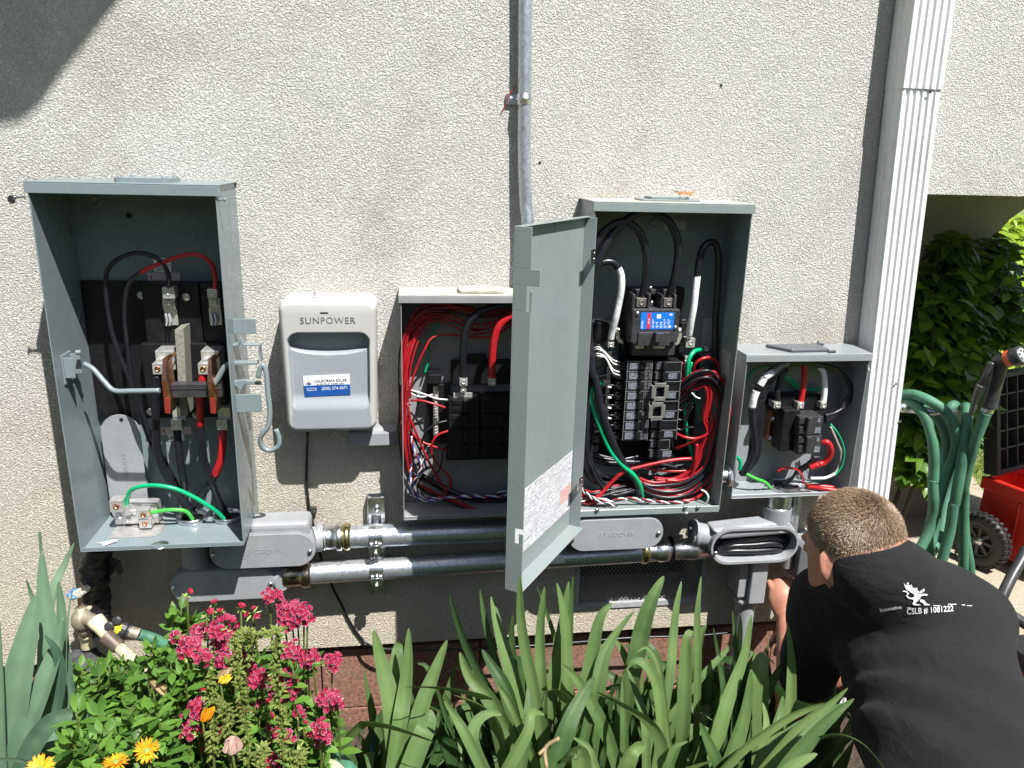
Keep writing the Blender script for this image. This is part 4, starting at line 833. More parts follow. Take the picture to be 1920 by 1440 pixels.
wire('neutral_cable', 5, [(650, 620, .08), (690, 530, .08), (750, 502, .08), (810, 510, .08), (845, 555, .08)], .0075, M['cable'], bp_)
wire('taped_cable', 5, [(843, 548, .08), (862, 600, .08), (865, 680, .08), (850, 780, .075), (825, 900, .07), (800, 1000, .06), (788, 1060, .055)], .0078, M['wtape'], bp_)
wire('neutral_cable', 5, [(1410, 612, .07), (1425, 500, .075), (1455, 400, .075), (1505, 362, .07), (1550, 390, .065), (1565, 500, .06), (1558, 700, .055), (1545, 900, .05), (1540, 1150, .045), (1550, 1350, .04), (1555, 1440, .04)], .0080, M['cable'], bp_)
wire('taped_cable', 5, [(1412, 600, .07), (1400, 700, .075), (1385, 830, .075), (1365, 940, .07), (1350, 1035, .06)], .0078, M['wtape'], bp_)
wire('green_wire', 6, [(725, 298, .045), (685, 310, .055), (655, 340, .065), (645, 400, .07), (660, 480, .072), (700, 590, .078), (740, 690, .08), (800, 810, .085), (880, 900, .09), (950, 960, .09), (1000, 1040, .085), (1015, 1130, .07)], .0052, M['green'], bp_)
wire('green_wire', 6, [(1448, 60, .04), (1395, 70, .06), (1355, 120, .07), (1340, 200, .07), (1325, 300, .06), (1320, 420, .05), (1325, 550, .045), (1345, 700, .045), (1375, 820, .04)], .0050, M['green'], bp_)
wire('green_wire', 6, [(1370, 150, .06), (1362, 240, .06), (1385, 380, .05), (1420, 500, .045), (1440, 600, .04)], .003, M['green'], bp_)
wire('green_wire', 6, [(1525, 900, .05), (1530, 1010, .06), (1500, 1090, .07), (1430, 1150, .08), (1330, 1165, .08), (1250, 1150, .08)], .0045, M['green'], bp_)
random.seed(11)
# red and black loop on the right side
loop = [(1290, 370, .06), (1340, 310, .075), (1420, 250, .09), (1520, 240, .095), (1600, 320, .09), (1625, 450, .085), (1610, 620, .08), (1570, 800, .08), (1500, 950, .08), (1380, 1060, .08), (1250, 1100, .08), (1100, 1080, .075), (980, 1010, .07)]
bundle(6, loop, 11, .009, .0038, ['red', 'red', 'cable'], bp_)
loop2 = [(1280, 450, .06), (1350, 370, .07), (1440, 310, .08), (1540, 330, .085), (1580, 450, .085), (1570, 600, .08), (1530, 780, .08), (1470, 920, .08), (1350, 1010, .08), (1200, 1040, .075), (1050, 1040, .07), (900, 960, .06)]
bundle(6, loop2, 10, .011, .0036, ['red', 'cable', 'red'], bp_)
loop3 = [(1300, 220, .05), (1335, 280, .06), (1400, 340, .075), (1480, 320, .085), (1500, 420, .085), (1470, 560, .08), (1500, 650, .08), (1440, 800, .075), (1380, 930, .075), (1260, 1000, .07), (1120, 1000, .07)]
bundle(6, loop3, 4, .008, .0034, ['red', 'red', 'cable'], bp_)
for pts, c, r in (([(1375, 220, .06), (1400, 160, .07), (1450, 125, .075), (1510, 120, .07), (1560, 170, .065), (1570, 250, .06)], 'red', .0040), ([(1440, 200, .06), (1470, 165, .06), (1500, 165, .06), (1520, 230, .06)], 'cable', .004),
                  ([(1260, 665, .06), (1320, 690, .075), (1400, 700, .08), (1480, 670, .085), (1520, 600, .085), (1500, 480, .08)], 'red', .0038), ([(1255, 775, .05), (1320, 750, .06), (1400, 720, .07), (1500, 680, .08), (1560, 580, .08)], 'red', .0034),
                  ([(1300, 150, .05), (1315, 220, .06), (1335, 290, .07)], 'red', .003), ([(1310, 600, .05), (1350, 620, .06), (1420, 610, .065), (1500, 560, .07)], 'cable', .003), ([(1370, 370, .08), (1400, 400, .08), (1430, 412, .08)], 'white', .0018),
                  ([(1480, 1160, .11), (1490, 1120, .115), (1470, 1085, .11), (1440, 1070, .10)], 'white', .0022), ([(1370, 845, .085), (1280, 850, .085), (1150, 870, .085), (1000, 905, .085), (880, 940, .085), (780, 1030, .085), (700, 1120, .09), (640, 1165, .095), (560, 1150, .10)], 'red', .0045),
                  ([(1360, 930, .07), (1250, 935, .07), (1100, 925, .07), (1000, 900, .075)], 'red', .0036), ([(1410, 740, .09), (1400, 830, .09), (1385, 930, .085), (1330, 1000, .08), (1180, 1000, .075)], 'red', .0040),
                  ([(1530, 860, .085), (1545, 960, .085), (1500, 1050, .085), (1400, 1130, .085), (1300, 1150, .085)], 'red', .0040), ([(560, 1030, .09), (600, 1090, .10), (680, 1130, .10), (760, 1140, .1), (820, 1180, .10)], 'white', .0024)):
    wire({'cable': 'black_wire'}.get(c, c + '_wire'), 6, pts, r, M[c], bp_)
# black bundle down the left wall and along the floor
bundle(6, [(610, 150, .06), (605, 350, .065), (600, 550, .07), (595, 750, .07), (620, 900, .065), (700, 980, .06), (820, 1010, .06), (960, 1000, .055), (1100, 1000, .05), (1300, 1000, .05)], 15, .012, .0030, ['cable'], bp_)
bundle(6, [(640, 180, .05), (625, 380, .055), (650, 560, .05), (620, 760, .06), (640, 900, .07), (760, 1080, .08), (900, 1080, .08), (1050, 1020, .06), (1200, 960, .05), (1340, 930, .05)], 7, .012, .0028, ['cable', 'cable', 'cable'], bp_)
bundle(6, [(600, 1100, .09), (680, 1110, .085), (800, 1080, .08), (950, 1060, .07), (1100, 1100, .07), (1250, 1110, .06), (1400, 1050, .06)], 6, .010, .0026, ['cable', 'cable', 'red'], bp_)
bundle(6, [(555, 1040, .095), (575, 1110, .095), (640, 1160, .09), (720, 1110, .085)], 3, .007, .0035, ['red'], bp_)
bundle(6, [(620, 820, .04), (700, 850, .045), (850, 870, .05), (1000, 850, .045), (1120, 870, .04), (1250, 900, .04)], 4, .010, .0045, ['cable'], bp_)
# pigtails from the neutral bar to the breakers
random.seed(5)
for k in range(7):
    Y = 60 + k * 12; wire('white_wire' if k % 3 else 'black_wire', 6, [(655 + k * 3, Y - 20, .06), (700, Y - 35 + k * 4, .07), (750, 70 + k * 10, .07), (800, 110 + k * 22, .068), (850, 125 + k * 24, .062)], .0018, M['white' if k % 3 else 'cable'], bp_)
for k in range(8):
    Y = 190 + k * 72; dx = rowx(k); wire('black_wire', 6, [(640, Y + 30, .05), (720, Y - 10, .06), (800, Y - 18, .066), (850 + dx, Y - 5, .062), (895 + dx, Y, .06)], .0022, M['cable'], bp_)
    if k in (2, 3, 4, 5): wire('wire_ferrule', 6, [(765, Y - 12 + k * 3, .068), (790, Y - 8 + k * 3, .068)], .0026, M['white'], bp_)
    wire('wire_glint', 6, [(820 + dx, Y - 4, .064), (880 + dx, Y + 6, .0605)], .0014, M['alu'], bp_) if False else None
for k in range(6):
    wire('black_wire', 6, [(1285 - k * 6, 280 + k * 70, .06), (1310, 300 + k * 66, .065), (1345, 330 + k * 40, .07), (1380, 320 + k * 30, .075)], .0026, M['cable'], bp_)
twisted(6, [(560, 1160, .10), (640, 1130, .105), (760, 1150, .105), (900, 1130, .105), (1050, 1145, .105), (1200, 1160, .105), (1350, 1155, .10)], .0018, ['white', 'red', 'cable'], bp_, .035)
twisted(6, [(570, 1040, .11), (620, 1100, .11), (690, 1150, .11), (780, 1170, .11), (830, 1185, .108)], .0018, ['white', 'cable'], bp_, .03)
c = Q(6, 1000, 1160, .06); c.z = BZ0 + .0025; b = MB(); b.lathe(c, (0, 0, 1), [(.036, 0), (.038, .003), (.038, .008), (.032, .01), (.031, 0)], 28); b.build('bushing', M['zinc'], bp_)
wire('taped_joint', 6, [(885, 868, .075), (960, 872, .075)], .008, M['cable'], bp_)

# ---------------------------------------------------------------- small right box
CX0, CX1, CZ0, CZ1, CD = .776, 1.080, .7215, 1.079, .10
sb_ = thing('meter_disconnect', (.93, 0, CZ0), 'small open grey breaker box with looped black cables, next to the downspout', 'electrical box')
shell(CX0, CX1, CZ0, CZ1, CD, lip=.0155).build('case', M['enamel2'], sb_, bevel=.0008, seg=1)
b = MB(); b.pbox(7, 500, 660, 840, 760, .02, .003); b.pbox(7, 560, 690, 1060, 820, .045, .02); b.build('mounting_base', M['black'], sb_, bevel=.002)
b = MB(); b.pbox(7, 540, 795, 600, 1095, .03, .004); b.build('copper_bus', M['copper'], sb_, bevel=.001)
b = MB(); screw(b, Q(7, 572, 885, .0305), .006, .006); screw(b, Q(7, 548, 1060, .0305), .006, .006); b.build('bus_screw', M['zinc'], sb_)
for X0, X1, Y0, Y1 in ((582, 642, 740, 795), (795, 852, 742, 798), (1003, 1055, 742, 795)):
    b = MB(); lug(b, 7, X0, Y0, X1, Y1, .066, .03, .0055); b.build('lug', M['alu'], sb_, bevel=.0012)
for j in range(2):
    br = MB(); Y = 870 + j * 172; X = -8 * j
    br.pbox(7, 800 + X, Y, 1015 + X, Y + 165, .092, .03); br.pbox(7, 810 + X, Y + 8, 862 + X, Y + 70, .096, .092); br.pbox(7, 810 + X, Y + 90, 862 + X, Y + 155, .096, .092)
    br.pbox(7, 885 + X, Y + 15, 925 + X, Y + 150, .106, .092)
    o = br.build('breaker', M['black2'], sb_, bevel=.002)
    f1 = MB(); f1.pbox(7, 952 + X, Y + 95, 1003 + X, Y + 148, .0926, .0921); f1.pbox(7, 975 + X, Y + 15, 1003 + X, Y + 50, .0926, .0921); f1.build('label', M['bprint'], o)
b = MB(); b.pbox(7, 650, 810, 800, 1180, .075, .03); b.build('breaker_side', M['black'], sb_, bevel=.003)
random.seed(21)
for k in range(6):
    o_ = k * 17; wire('black_cable', 7, [(285 + o_ * .3, 1400, .06), (350 + o_, 1250, .06), (378 + o_, 1050, .06), (385 + o_, 850, .065), (400 + o_ * 1.2, 680, .065), (460 + o_ * 1.3, 540, .065), (560 + o_, 440 + o_ * .3, .065), (700, 385 + o_ * .35, .06), (850, 375 + o_ * .3, .055), (1000, 395 + o_ * .3, .05), (1150, 440 + o_ * .3, .05), (1250 - o_ * .2, 540, .05), (1290 - o_ * .3, 650, .055), (1240 - o_ * .4, 760, .06), (1140, 830 + o_ * .4, .065), (1040, 860 + o_ * .7, .07)], .0040, M['cable'], sb_)
wire('taped_cable', 7, [(570, 470, .075), (500, 520, .078), (455, 590, .078)], .0088, M['wtape'], sb_)
wire('taped_cable', 7, [(425, 640, .076), (400, 710, .075), (385, 785, .073)], .0088, M['wtape'], sb_)
wire('grey_cable', 7, [(570, 470, .075), (640, 410, .07), (700, 385, .065)], .0086, simple('grey cable sleeve', (.2, .2, .21), .4), sb_)
wire('black_cable', 7, [(385, 780, .073), (392, 950, .072), (410, 1150, .07), (350, 1300, .065), (290, 1390, .06)], .0088, M['cable'], sb_)
for a in ([(460, 485, .085), (520, 530, .085), (600, 575, .075)], [(355, 575, .085), (440, 610, .086), (545, 640, .08)]): wire('zip_tie', 7, a, .0012, M['black'], sb_)
wire('red_cable', 7, [(822, 745, .055), (838, 650, .055), (852, 540, .055), (855, 430, .05), (850, 380, .045)], .0070, M['redtape'], sb_)
wire('white_cable', 7, [(1025, 745, .055), (1035, 650, .055), (1038, 560, .055), (1025, 470, .05), (985, 415, .045)], .0072, M['wtape'], sb_)
wire('black_cable', 7, [(612, 745, .055), (615, 640, .055), (640, 520, .05), (700, 440, .045)], .007, M['cable'], sb_)
for k in range(3): wire('green_wire', 7, [(345, 520 - k * 8, .03), (420, 440, .03), (560, 420, .025), (700, 500 + k * 18, .02), (800, 580 + k * 22, .018), (900, 620 + k * 8, .018), (1010, 610 + k * 12, .018)], .0022, M['green'], sb_)
wire('red_cable', 7, [(1020, 1108, .075), (1060, 1102, .08), (1092, 1150, .08), (1085, 1220, .075), (1040, 1280, .07), (985, 1300, .068)], .0075, M['redtape'], sb_)
wire('red_cable', 7, [(980, 1300, .072), (905, 1330, .068)], .0075, M['redtape'], sb_)
for k in range(5): wire('black_cable', 7, [(990 - k * 10, 1230, .07), (930 - k * 12, 1290, .066), (850 - k * 14, 1350, .06), (740, 1420 + k * 4, .055), (670, 1500, .05)], .0034, M['cable'], sb_)
wire('red_wire', 8, [(415, 80, .06), (460, 58, .065), (520, 62, .065), (562, 95, .06), (575, 150, .055)], .0032, M['red'], sb_)
wire('black_wire', 8, [(385, 165, .05), (380, 120, .05), (415, 82, .06)], .003, M['cable'], sb_)
wire('green_wire', 7, [(1090, 935, .07), (1150, 1010, .08), (1200, 1110, .082), (1215, 1210, .082), (1190, 1320, .08), (1120, 1400, .078), (1000, 1440, .075), (880, 1470, .07)], .0020, M['green'], sb_)
wire('white_wire', 7, [(1128, 1385, .08), (1050, 1420, .08), (980, 1425, .078), (910, 1425, .075)], .0036, M['wtape'], sb_)
wire('grey_wire', 7, [(1090, 960, .065), (1150, 1100, .07), (1185, 1200, .07), (1160, 1330, .072), (1128, 1385, .075)], .0032, simple('grey wire jacket', (.3, .29, .27), .4), sb_)
wire('green_wire', 8, [(225, 95, .07), (290, 125, .075), (340, 145, .07), (380, 185, .055)], .0042, M['lime'], sb_)
wire('green_wire', 8, [(172, -10, .06), (190, 20, .06), (185, 70, .06)], .0045, M['green'], sb_)
c = Q(8, 455, 190, .05); c.z = CZ0 + .0025; b = MB(); b.lathe(c, (0, 0, 1), [(.036, 0), (.042, .001), (.042, .007), (.034, .010), (.033, .007), (.033, 0)], 10, 0, False); b.build('locknut', M['zinc'], sb_)
b = MB(); b.lathe(c + Vector((0, 0, .001)), (0, 0, 1), [(.033, 0), (0, 0)], 24); b.build('conduit_opening', M['black'], sb_)
b = MB()
for k in range(7):
    for j in range(3):
        p = Vector((CX0 + .016 + k * .022 + (j % 2) * .011, -.09 + j * .022, CZ0 + .0023))
        if (p - c).length > .05: b.lathe(p, (0, 0, 1), [(.0075, 0), (.0065, .0007), (.006, .0002), (0, .0002)], 16)
b.build('floor_dimple', M['enamel2'], sb_)
for px in (612, 940, 1110):
    b = MB(); p = Q(7, px, 1330, .0025)
    for r in (.019, .012): b.lathe(p, (0, -1, 0), [(r, 0), (r, .0008), (r - .0012, .0008), (r - .0012, 0)], 24)
    b.build('knockout', M['enamel2'], sb_)
b = MB(); x_ = CX1 - .003; b.tube(crom([Q(7, 1420, 400, .095), Q(7, 1428, 430, .097), Q(7, 1438, 460, .095)], 4), .0022, 6); b.build('latch_clip', M['white'], sb_)
# close nipple between panel and small box
nb = MB(); c1 = Vector((BX1, -.075, W(1358, 890, .07).z)); c2 = Vector((CX0, -.075, c1.z)); nb.cyl(c1, c2, .018, n=24); nb.lathe(c1 + Vector((.001, 0, 0)), (1, 0, 0), [(.0, 0), (.030, 0), (.030, .006), (.022, .008)], 8, 0, False); nb.lathe(c2 - Vector((.001, 0, 0)), (-1, 0, 0), [(.0, 0), (.030, 0), (.030, .006), (.022, .008)], 8, 0, False)
tag(nb.build('conduit_nipple', M['zinc'], None, org=c1), 'short shiny nipple joining the tall breaker panel to the small right box', 'conduit fitting')
# things resting on the small box
pc = [Vector((x, y, CZ1 + .0025)) for x, y in ((W(1452, 645, .08).x, -.035), (W(1540, 640, .05).x, -.030), (W(1560, 655, .095).x, -.085), (W(1485, 660, .09).x, -.090))]
b = MB(); b.prism(pc, (0, 0, .008)); tag(b.build('rubber_pad', M['castin'], None, org=pc[0], bevel=.003, seg=3), 'dark grey flat cover plate lying on top of the small right box', 'cover plate')
b = MB(); p = W(1538, 640, .03); p.z = CZ1 + .009; b.cyl(p - Vector((.006, 0, -.002)), p + Vector((.006, -.002, 0)), .0055, n=10); b.cyl(p + Vector((.006, -.002, 0)), p + Vector((.009, -.003, 0)), .0035, n=8); tag(b.build('plastic_plug', M['castin'], None, org=p), 'tiny dark cap behind the cover plate on the small right box', 'cap')
b = MB(); p = W(1553, 658, .095); p.z = CZ1 + .006; b.cyl(p, p + Vector((.018, .0, .0)), .003, n=10); tag(b.build('screw_bit', M['black2'], None, org=p), 'small black pin at the front corner of the cover plate', 'pin')
# pliers lying on the floor of the small box
pt = thing('pliers', Vector((Q(8, 700, 180, .07).x, -.07, CZ0 + .005)), 'red handled pliers lying on the floor of the small right box', 'pliers')
zf = CZ0 + .009
def fl(X, Y, d, h=0): q = Q(8, X, Y, d); return Vector((q.x, -d, zf + h))
for k, o_ in ((0, 0), (1, .014)):
    b = MB(); a = Vector((.99, -.055 - o_ * .6, zf)); e = Vector((1.055, -.075 - o_ * 1.3, zf)); b.tube(crom([a, a.lerp(e, .5) + Vector((0, -.003 + k * -.002, .002)), e], 6), .0052, 8); b.build('handle', M['redtape'], pt)
b = MB(); a = Vector((.985, -.058, zf)); b.cyl(a, a + Vector((-.045, .02, 0)), .006, .003, 8); b.build('jaw', M['zinc'], pt)
b = MB(); P = [Vector((x, y, CZ0 + .004)) for x, y in ((.945, -.088), (.985, -.090), (.992, -.084), (.985, -.078), (.945, -.082))]; b.prism(P, (0, 0, .002)); tag(b.build('metal_tag', M['zinc'], None, org=P[0]), 'flat shiny key shaped clip on the small box floor beside the locknut', 'metal clip')
# ================================================================ conduits and fittings
def conduit(name, p0, p1, r, label, extra=None, cat='conduit', mat=None, group=None):
    b = MB(); b.cyl(p0, p1, r, n=32); o = b.build(name, mat or M['emt'], None, org=p0); return tag(o, label, cat, group)
# vertical riser
vp = [W(985, -60, .022), W(985, 0, .022), W(984, 150, .022), W(983, 280, .022), W(986, 380, .026), W(990, 430, .032), W(992, 620, .05)]
vc = thing('riser_conduit', vp[-1], 'thin galvanized conduit rising up the wall above the open door', 'conduit')
b = MB(); b.tube(crom(vp, 10), .0142, 20); b.build('pipe', M['emt'], vc)
b = MB(); c = W(983, 186, .022); b.lathe(c + Vector((0, 0, -.011)), (0, 0, 1), [(.0150, 0), (.0158, .001), (.0158, .008), (.0168, .009), (.0168, .013), (.0158, .014), (.0158, .021), (.0150, .022)], 24); cl_ = W(957, 186, .003); b.box(cl_.x - .010, c.x - .012, -.006, -.002, c.z - .010, c.z + .010); strap = b.build('strap', M['zinc'], vc)
b = MB(); screw(b, Vector((cl_.x, -.0062, cl_.z)), .006, .004); b.build('strap_screw', M['zinc'], strap)
wire('red_twine', 0, [(968, 150, .012), (965, 165, .01), (955, 178, .008), (946, 200, .004), (940, 210, .003)], .0009, M['redtape'], vc)
DC = .053
# two large horizontal conduits
RC = .0265
UA = W(655, 1004, DC); UB = Vector((W(1040, 985, DC).x, -DC, UA.z + .002))
LA = W(585, 1071, DC); LB_ = Vector((W(1230, 1030, DC).x, -DC, 0)); LB_.z = W(1230, 1031, DC).z
Ux = [W(630, 1007, DC), W(1060, 995, DC)]; zU = (W(700, 1003, DC).z + W(930, 997, DC).z) / 2
zL0, zL1 = W(640, 1067, DC).z, W(1180, 1040, DC).z
uc = thing('upper_conduit', (Ux[0].x, -DC, zU), 'upper of two thick galvanized conduits running behind the open door', 'conduit')
b = MB(); b.cyl((Ux[0].x, -DC, zU), (Ux[1].x, -DC, zU), RC, n=36); b.build('pipe', M['emt'], uc)
def coupling(b, x0, x1, z, y, r, s=1):
    """threaded compression fitting between x0 and x1"""
    L = x1 - x0; b.lathe((x0, y, z), (1, 0, 0), [(r * .9, 0), (r * 1.12, 0), (r * 1.12, L * .08), (r * 1.05, L * .1), (r * 1.05, L * .62), (r * 1.16, L * .66), (r * 1.22, L * .72), (r * 1.22, L * .9), (r * 1.14, L * .97), (r, L)], 32)
b = MB(); xa, xb = W(607, 1007, DC).x, W(658, 1006, DC).x; coupling(b, xa, xb - .018, zU, -DC, RC); b.lathe((xb - .018, -DC, zU), (1, 0, 0), [(RC, 0), (.0315, .002), (.0325, .009), (.031, .016), (RC, .018)], 28, 1); b.build('coupling', [M['zinc'], M['brass']], uc)
lc = thing('lower_conduit', (W(540, 1078, DC).x, -DC, zL0), 'lower of two thick galvanized conduits, running above the vent to the open fitting', 'conduit')
lp0 = Vector((W(560, 1076, DC).x, -DC, W(560, 1076, DC).z)); lp1 = Vector((W(1235, 1033, DC).x, -DC, W(1235, 1033, DC).z))
b = MB(); b.cyl(lp0, lp1, RC * .97, n=36); b.build('pipe', M['emt'], lc)
b = MB(); coupling(b, W(532, 1078, DC).x, W(584, 1075, DC).x, W(558, 1077, DC).z, -DC, RC); b.build('coupling', simple('bronze tinted coupling', (.40, .33, .25), .25, 1, .2, 40), lc)  # zinc coupling; bronze tint paints in its reflection in shade
b = MB(); x0, x1 = W(1213, 1034, DC).x, W(1322, 1027, DC).x; zc = W(1265, 1030, DC).z; LL = x1 + .01 - x0; b.lathe((x1 + .01, -DC, zc), (-1, 0, 0), [(.0, 0), (.0285, 0), (.0285, LL * .34), (.0268, LL * .36), (.0268, LL * .66), (.0300, LL * .68), (.0300, LL * .82), (.0272, LL * .85), (RC, LL)], 32); b.lathe((x0, -DC, zc - .001), (-1, 0, 0), [(RC, -.002), (.031, .002), (.032, .010), (.031, .016), (RC * .99, .018)], 28, 1); b.build('coupling', [M['zinc'], M['brass']], lc)
b = MB(); b.lathe((W(1258, 1030, DC).x, -DC, zc), (-1, 0, 0), [(.027, -.002), (.0335, -.001), (.0335, .001), (.027, .002)], 28); b.build('gasket', M['black'], lc)
def conduit_label():
    m, n, p = nodes('white label with red edge'); p.inputs['Base Color'].default_value = (.78, .78, .78, 1); p.inputs['Roughness'].default_value = .35; return m
# wrapped label on the lower conduit
b = MB(); xa, xb = W(1026, 1045, .1).x, W(1068, 1042, .1).x; zz = W(1045, 1042, DC).z
for k in range(8):
    a0, a1 = R(-38 + k * 9), R(-38 + (k + 1) * 9); r_ = RC * .97 + .0008
    for x0_, x1_ in ((xa + .0016 * k, xb - .0016 * k),): 
        b.add([(x0_, -DC - r_ * math.cos(a0), zz + r_ * math.sin(a0)), (x1_, -DC - r_ * math.cos(a0), zz + r_ * math.sin(a0)), (x1_, -DC - r_ * math.cos(a1), zz + r_ * math.sin(a1)), (x0_, -DC - r_ * math.cos(a1), zz + r_ * math.sin(a1))], [(0, 1, 2, 3)], 1 if k == 0 else 0, True)
b.build('conduit_label', [M['paper'], M['redtape']], lc)
# strut channel with clamps
zs0, zs1 = W(710, 1113, .02).z, W(706, 934, .03).z; xs = W(706, 1000, .03).x
stt = thing('strut_channel', (xs, 0, zs0), 'short zinc strut channel clamping the two thick conduits to the wall', 'bracket')
b = MB(); hwid = .0205
b.box(xs - hwid, xs + hwid, -.0025, -.0, zs0, zs1); b.box(xs - hwid, xs - hwid + .0025, -.0205, -.0025, zs0, zs1); b.box(xs + hwid - .0025, xs + hwid, -.0205, -.0025, zs0, zs1); b.box(xs - hwid + .0025, xs - hwid + .0095, -.0205, -.018, zs0, zs1); b.box(xs + hwid - .0095, xs + hwid - .0025, -.0205, -.018, zs0, zs1)
b.box(xs - hwid + .001, xs + hwid - .001, -.0245, -.021, W(706, 975, .05).z, zs1 - .002)
b.build('channel', M['zinc'], stt, bevel=.0006)
for nm, zc, rr in (('u', zU, RC), ('l', W(706, 1065, DC).z, RC)):
    b = MB(); r_ = rr + .0012
    for k in range(20):
        a0, a1 = R(-95 + k * 9.5), R(-95 + (k + 1) * 9.5); vs = []
        for a in (a0, a1):
            for q in (r_, r_ + .0022):
                for xx in (xs - .0155, xs + .0155): vs.append((xx, -DC - q * math.cos(a), zc + q * math.sin(a)))
        b.add(vs, [(0, 1, 5, 4), (2, 6, 7, 3), (0, 4, 6, 2), (1, 3, 7, 5)], 0)
    b.box(xs - .013, xs + .013, -DC - .037, -DC - .030, zc - rr * .75 - .008, zc - rr * .75 + .012); b.cyl((xs, -DC - .043, zc - rr * .75), (xs, -DC - .025, zc - rr * .75 - .012), .0035, n=10); b.cyl((xs, -DC - .032, zc - .012), (xs, -DC - .032, zc - .040), .003, n=10); screw(b, (xs, -DC - .030, zc - .006), .0065, .005)
    b.box(xs - .006, xs + .006, -DC, -.018, zc + rr, zc + rr + .006)
    b.build('pipe_clamp', M['zinc'], stt, bevel=.0008)
b = MB(); screw(b, W(706, 953, .025), .009, .006); screw(b, W(708, 1097, .014), .007, .006); b.build('channel_bolt', M['zinc'], stt)
# conduit bodies
def body(name, z, X0, X1, Y0, Y1, d, dep, label, letters, scr, open_=False, slope=0, group=None, mat='cast'):
    ym = (Y0 + Y1) / 2; x0, x1 = Q(z, X0, ym, d).x, Q(z, X1, ym, d).x; z1_, z0_ = Q(z, (X0 + X1) / 2, Y0, d).z, Q(z, (X0 + X1) / 2, Y1, d).z
    t_ = thing(name, ((x0 + x1) / 2, -d + dep, z0_), label, 'conduit fitting', group); r = (z1_ - z0_) / 2
    zc = (z0_ + z1_) / 2; b = MB(); P = rrect(x0, x1, z0_, z1_, r - 1e-5, 12, -d + .005)
    n = len(P); rings = []
    for k, (yy, f) in enumerate(((-d + .005, 1.0), (-d + dep * .5, 1.0), (-d + dep * .8, .9), (-d + dep, .62))):
        rings.append([Vector((( p.x - (x0 + x1) / 2) * (1 - (1 - f) * .25) + (x0 + x1) / 2, yy, (p.z - zc) * f + zc)) for p in P])
    vs = [p for r_ in rings for p in r_]; b.add(vs, [(k * n + i, k * n + (i + 1) % n, (k + 1) * n + (i + 1) % n, (k + 1) * n + i) for k in range(3) for i in range(n)], 0, True)
    b.add(rings[-1], [tuple(range(n))]); 
    if open_:
        # rim and dark interior
        Pi = [Vector(((p.x - (x0 + x1) / 2) * .955 + (x0 + x1) / 2, -d + .005, (p.z - zc) * .88 + zc)) for p in P]; Pb = [Vector((q.x, -d + dep - .006, (q.z - zc) * .85 + zc)) for q in Pi]
        b.add(P + Pi, [(i, (i + 1) % n, n + (i + 1) % n, n + i) for i in range(n)], 0); b.add(Pi + Pb, [(i, (i + 1) % n, n + (i + 1) % n, n + i) for i in range(n)], 0, True); b.add(Pb, [tuple(range(n))], 1)
        b.build('housing', [M[mat], M['castin']], t_)
    else:
        b.add(P, [tuple(range(n))]); b.build('housing', M[mat], t_)
        c = MB(); c.prism([Vector((p.x, -d, p.z)) for p in rrect(x0 + .0012, x1 - .0012, z0_ + .0012, z1_ - .0012, r - .0013, 12)], (0, .0045, 0)); cover = c.build('cover', M[mat], t_, bevel=.0012)
        for sx in scr:
            s_ = MB(); p = Vector((sx, -d - .0004, zc)); s_.lathe(p + Vector((0, .0002, 0)), (0, -1, 0), [(.0085, 0), (.0082, .0003), (.006, .0001)], 16); screw(s_, p, .0052, .0035); s_.build('cover_screw', M['zinc'], cover)
        if letters: 
            text(letters, .015, Vector(((x0 + x1) / 2 + .012, -d - .0002, zc - .005)), XR, ZU, M[mat], cover, .0005, name='embossed_lettering')
            e = MB(); cc = Vector(((x0 + x1) / 2 - .035, -d, zc)); e.lathe(cc, (0, -1, 0), [(.0085, 0), (.0085, .0005), (.0072, .0005), (.0072, 0)], 20); e.box(cc.x - .003, cc.x + .003, -d - .0005, -d, zc - .004, zc + .004); e.build('embossed_mark', M[mat], cover)
    return t_, x0, x1, z0_, z1_
t1, x0, x1, z0_, z1_ = body('conduit_fitting', 9, 382, 1068, 350, 568, .105, .075, 'grey rounded conduit body directly under the far left box, with raised lettering on its cover', 'COOVER', [])
# replace simple screws
for z, X in ((9, 412), (9, 1032)):
    s_ = MB(); screw(s_, Q(z, X, 460 if X > 500 else 482, .106), .0055, .004); s_.build('cover_screw', M['zinc'], t1)
b = MB(); b.cyl((x1 - .01, -.06, zU), (W(607, 1007, DC).x, -.051, zU), .030, .030, 28); b.lathe((W(603, 1007, DC).x - .012, -.049, zU), (1, 0, 0), [(.03, 0), (.0335, .001), (.0335, .013), (.03, .014)], 28)
b.build('outlet_hub', M['cast'], t1); b = MB(); b.box(W(465, 985, .1).x, x1 - .012, -.098, -.03, z1_ - .02, z1_ + .022); b.build('housing_shoulder', M['cast'], t1, bevel=.012, seg=3)
t2, x0, x1, z0_, z1_ = body('conduit_fitting', 9, 128, 815, 578, 778, .088, .07, 'lower grey conduit body nearest the pink flowers, half in shadow, plain cover', None, [])
for X, Y in ((155, 690), (778, 668)):
    s_ = MB(); screw(s_, Q(9, X, Y, .089), .0055, .004); s_.build('cover_screw', M['zinc'], t2)
b = MB(); b.cyl((x1 - .012, -.052, W(530, 1078, DC).z), (W(536, 1078, DC).x, -.076, W(536, 1078, DC).z), .027, n=28); b.build('outlet_hub', M['cast'], t2); b = MB(); ccx = W(360, 1045, .08).x; b.cyl((ccx, -DC, z1_ - .03), (ccx, -DC, LZ0 - .03), .031, .031, 26); b.lathe((ccx, -DC, LZ0 - .034), (0, 0, 1), [(.031, 0), (.036, .001), (.036, .014), (.031, .016)], 26)
b.build('hub', M['cast'], t2)
b = MB(); b.cyl((ccx, -DC, LZ0 - .03), (ccx, -DC, LZ0), .0285, n=24); b.build('nipple', M['emt'], t2)
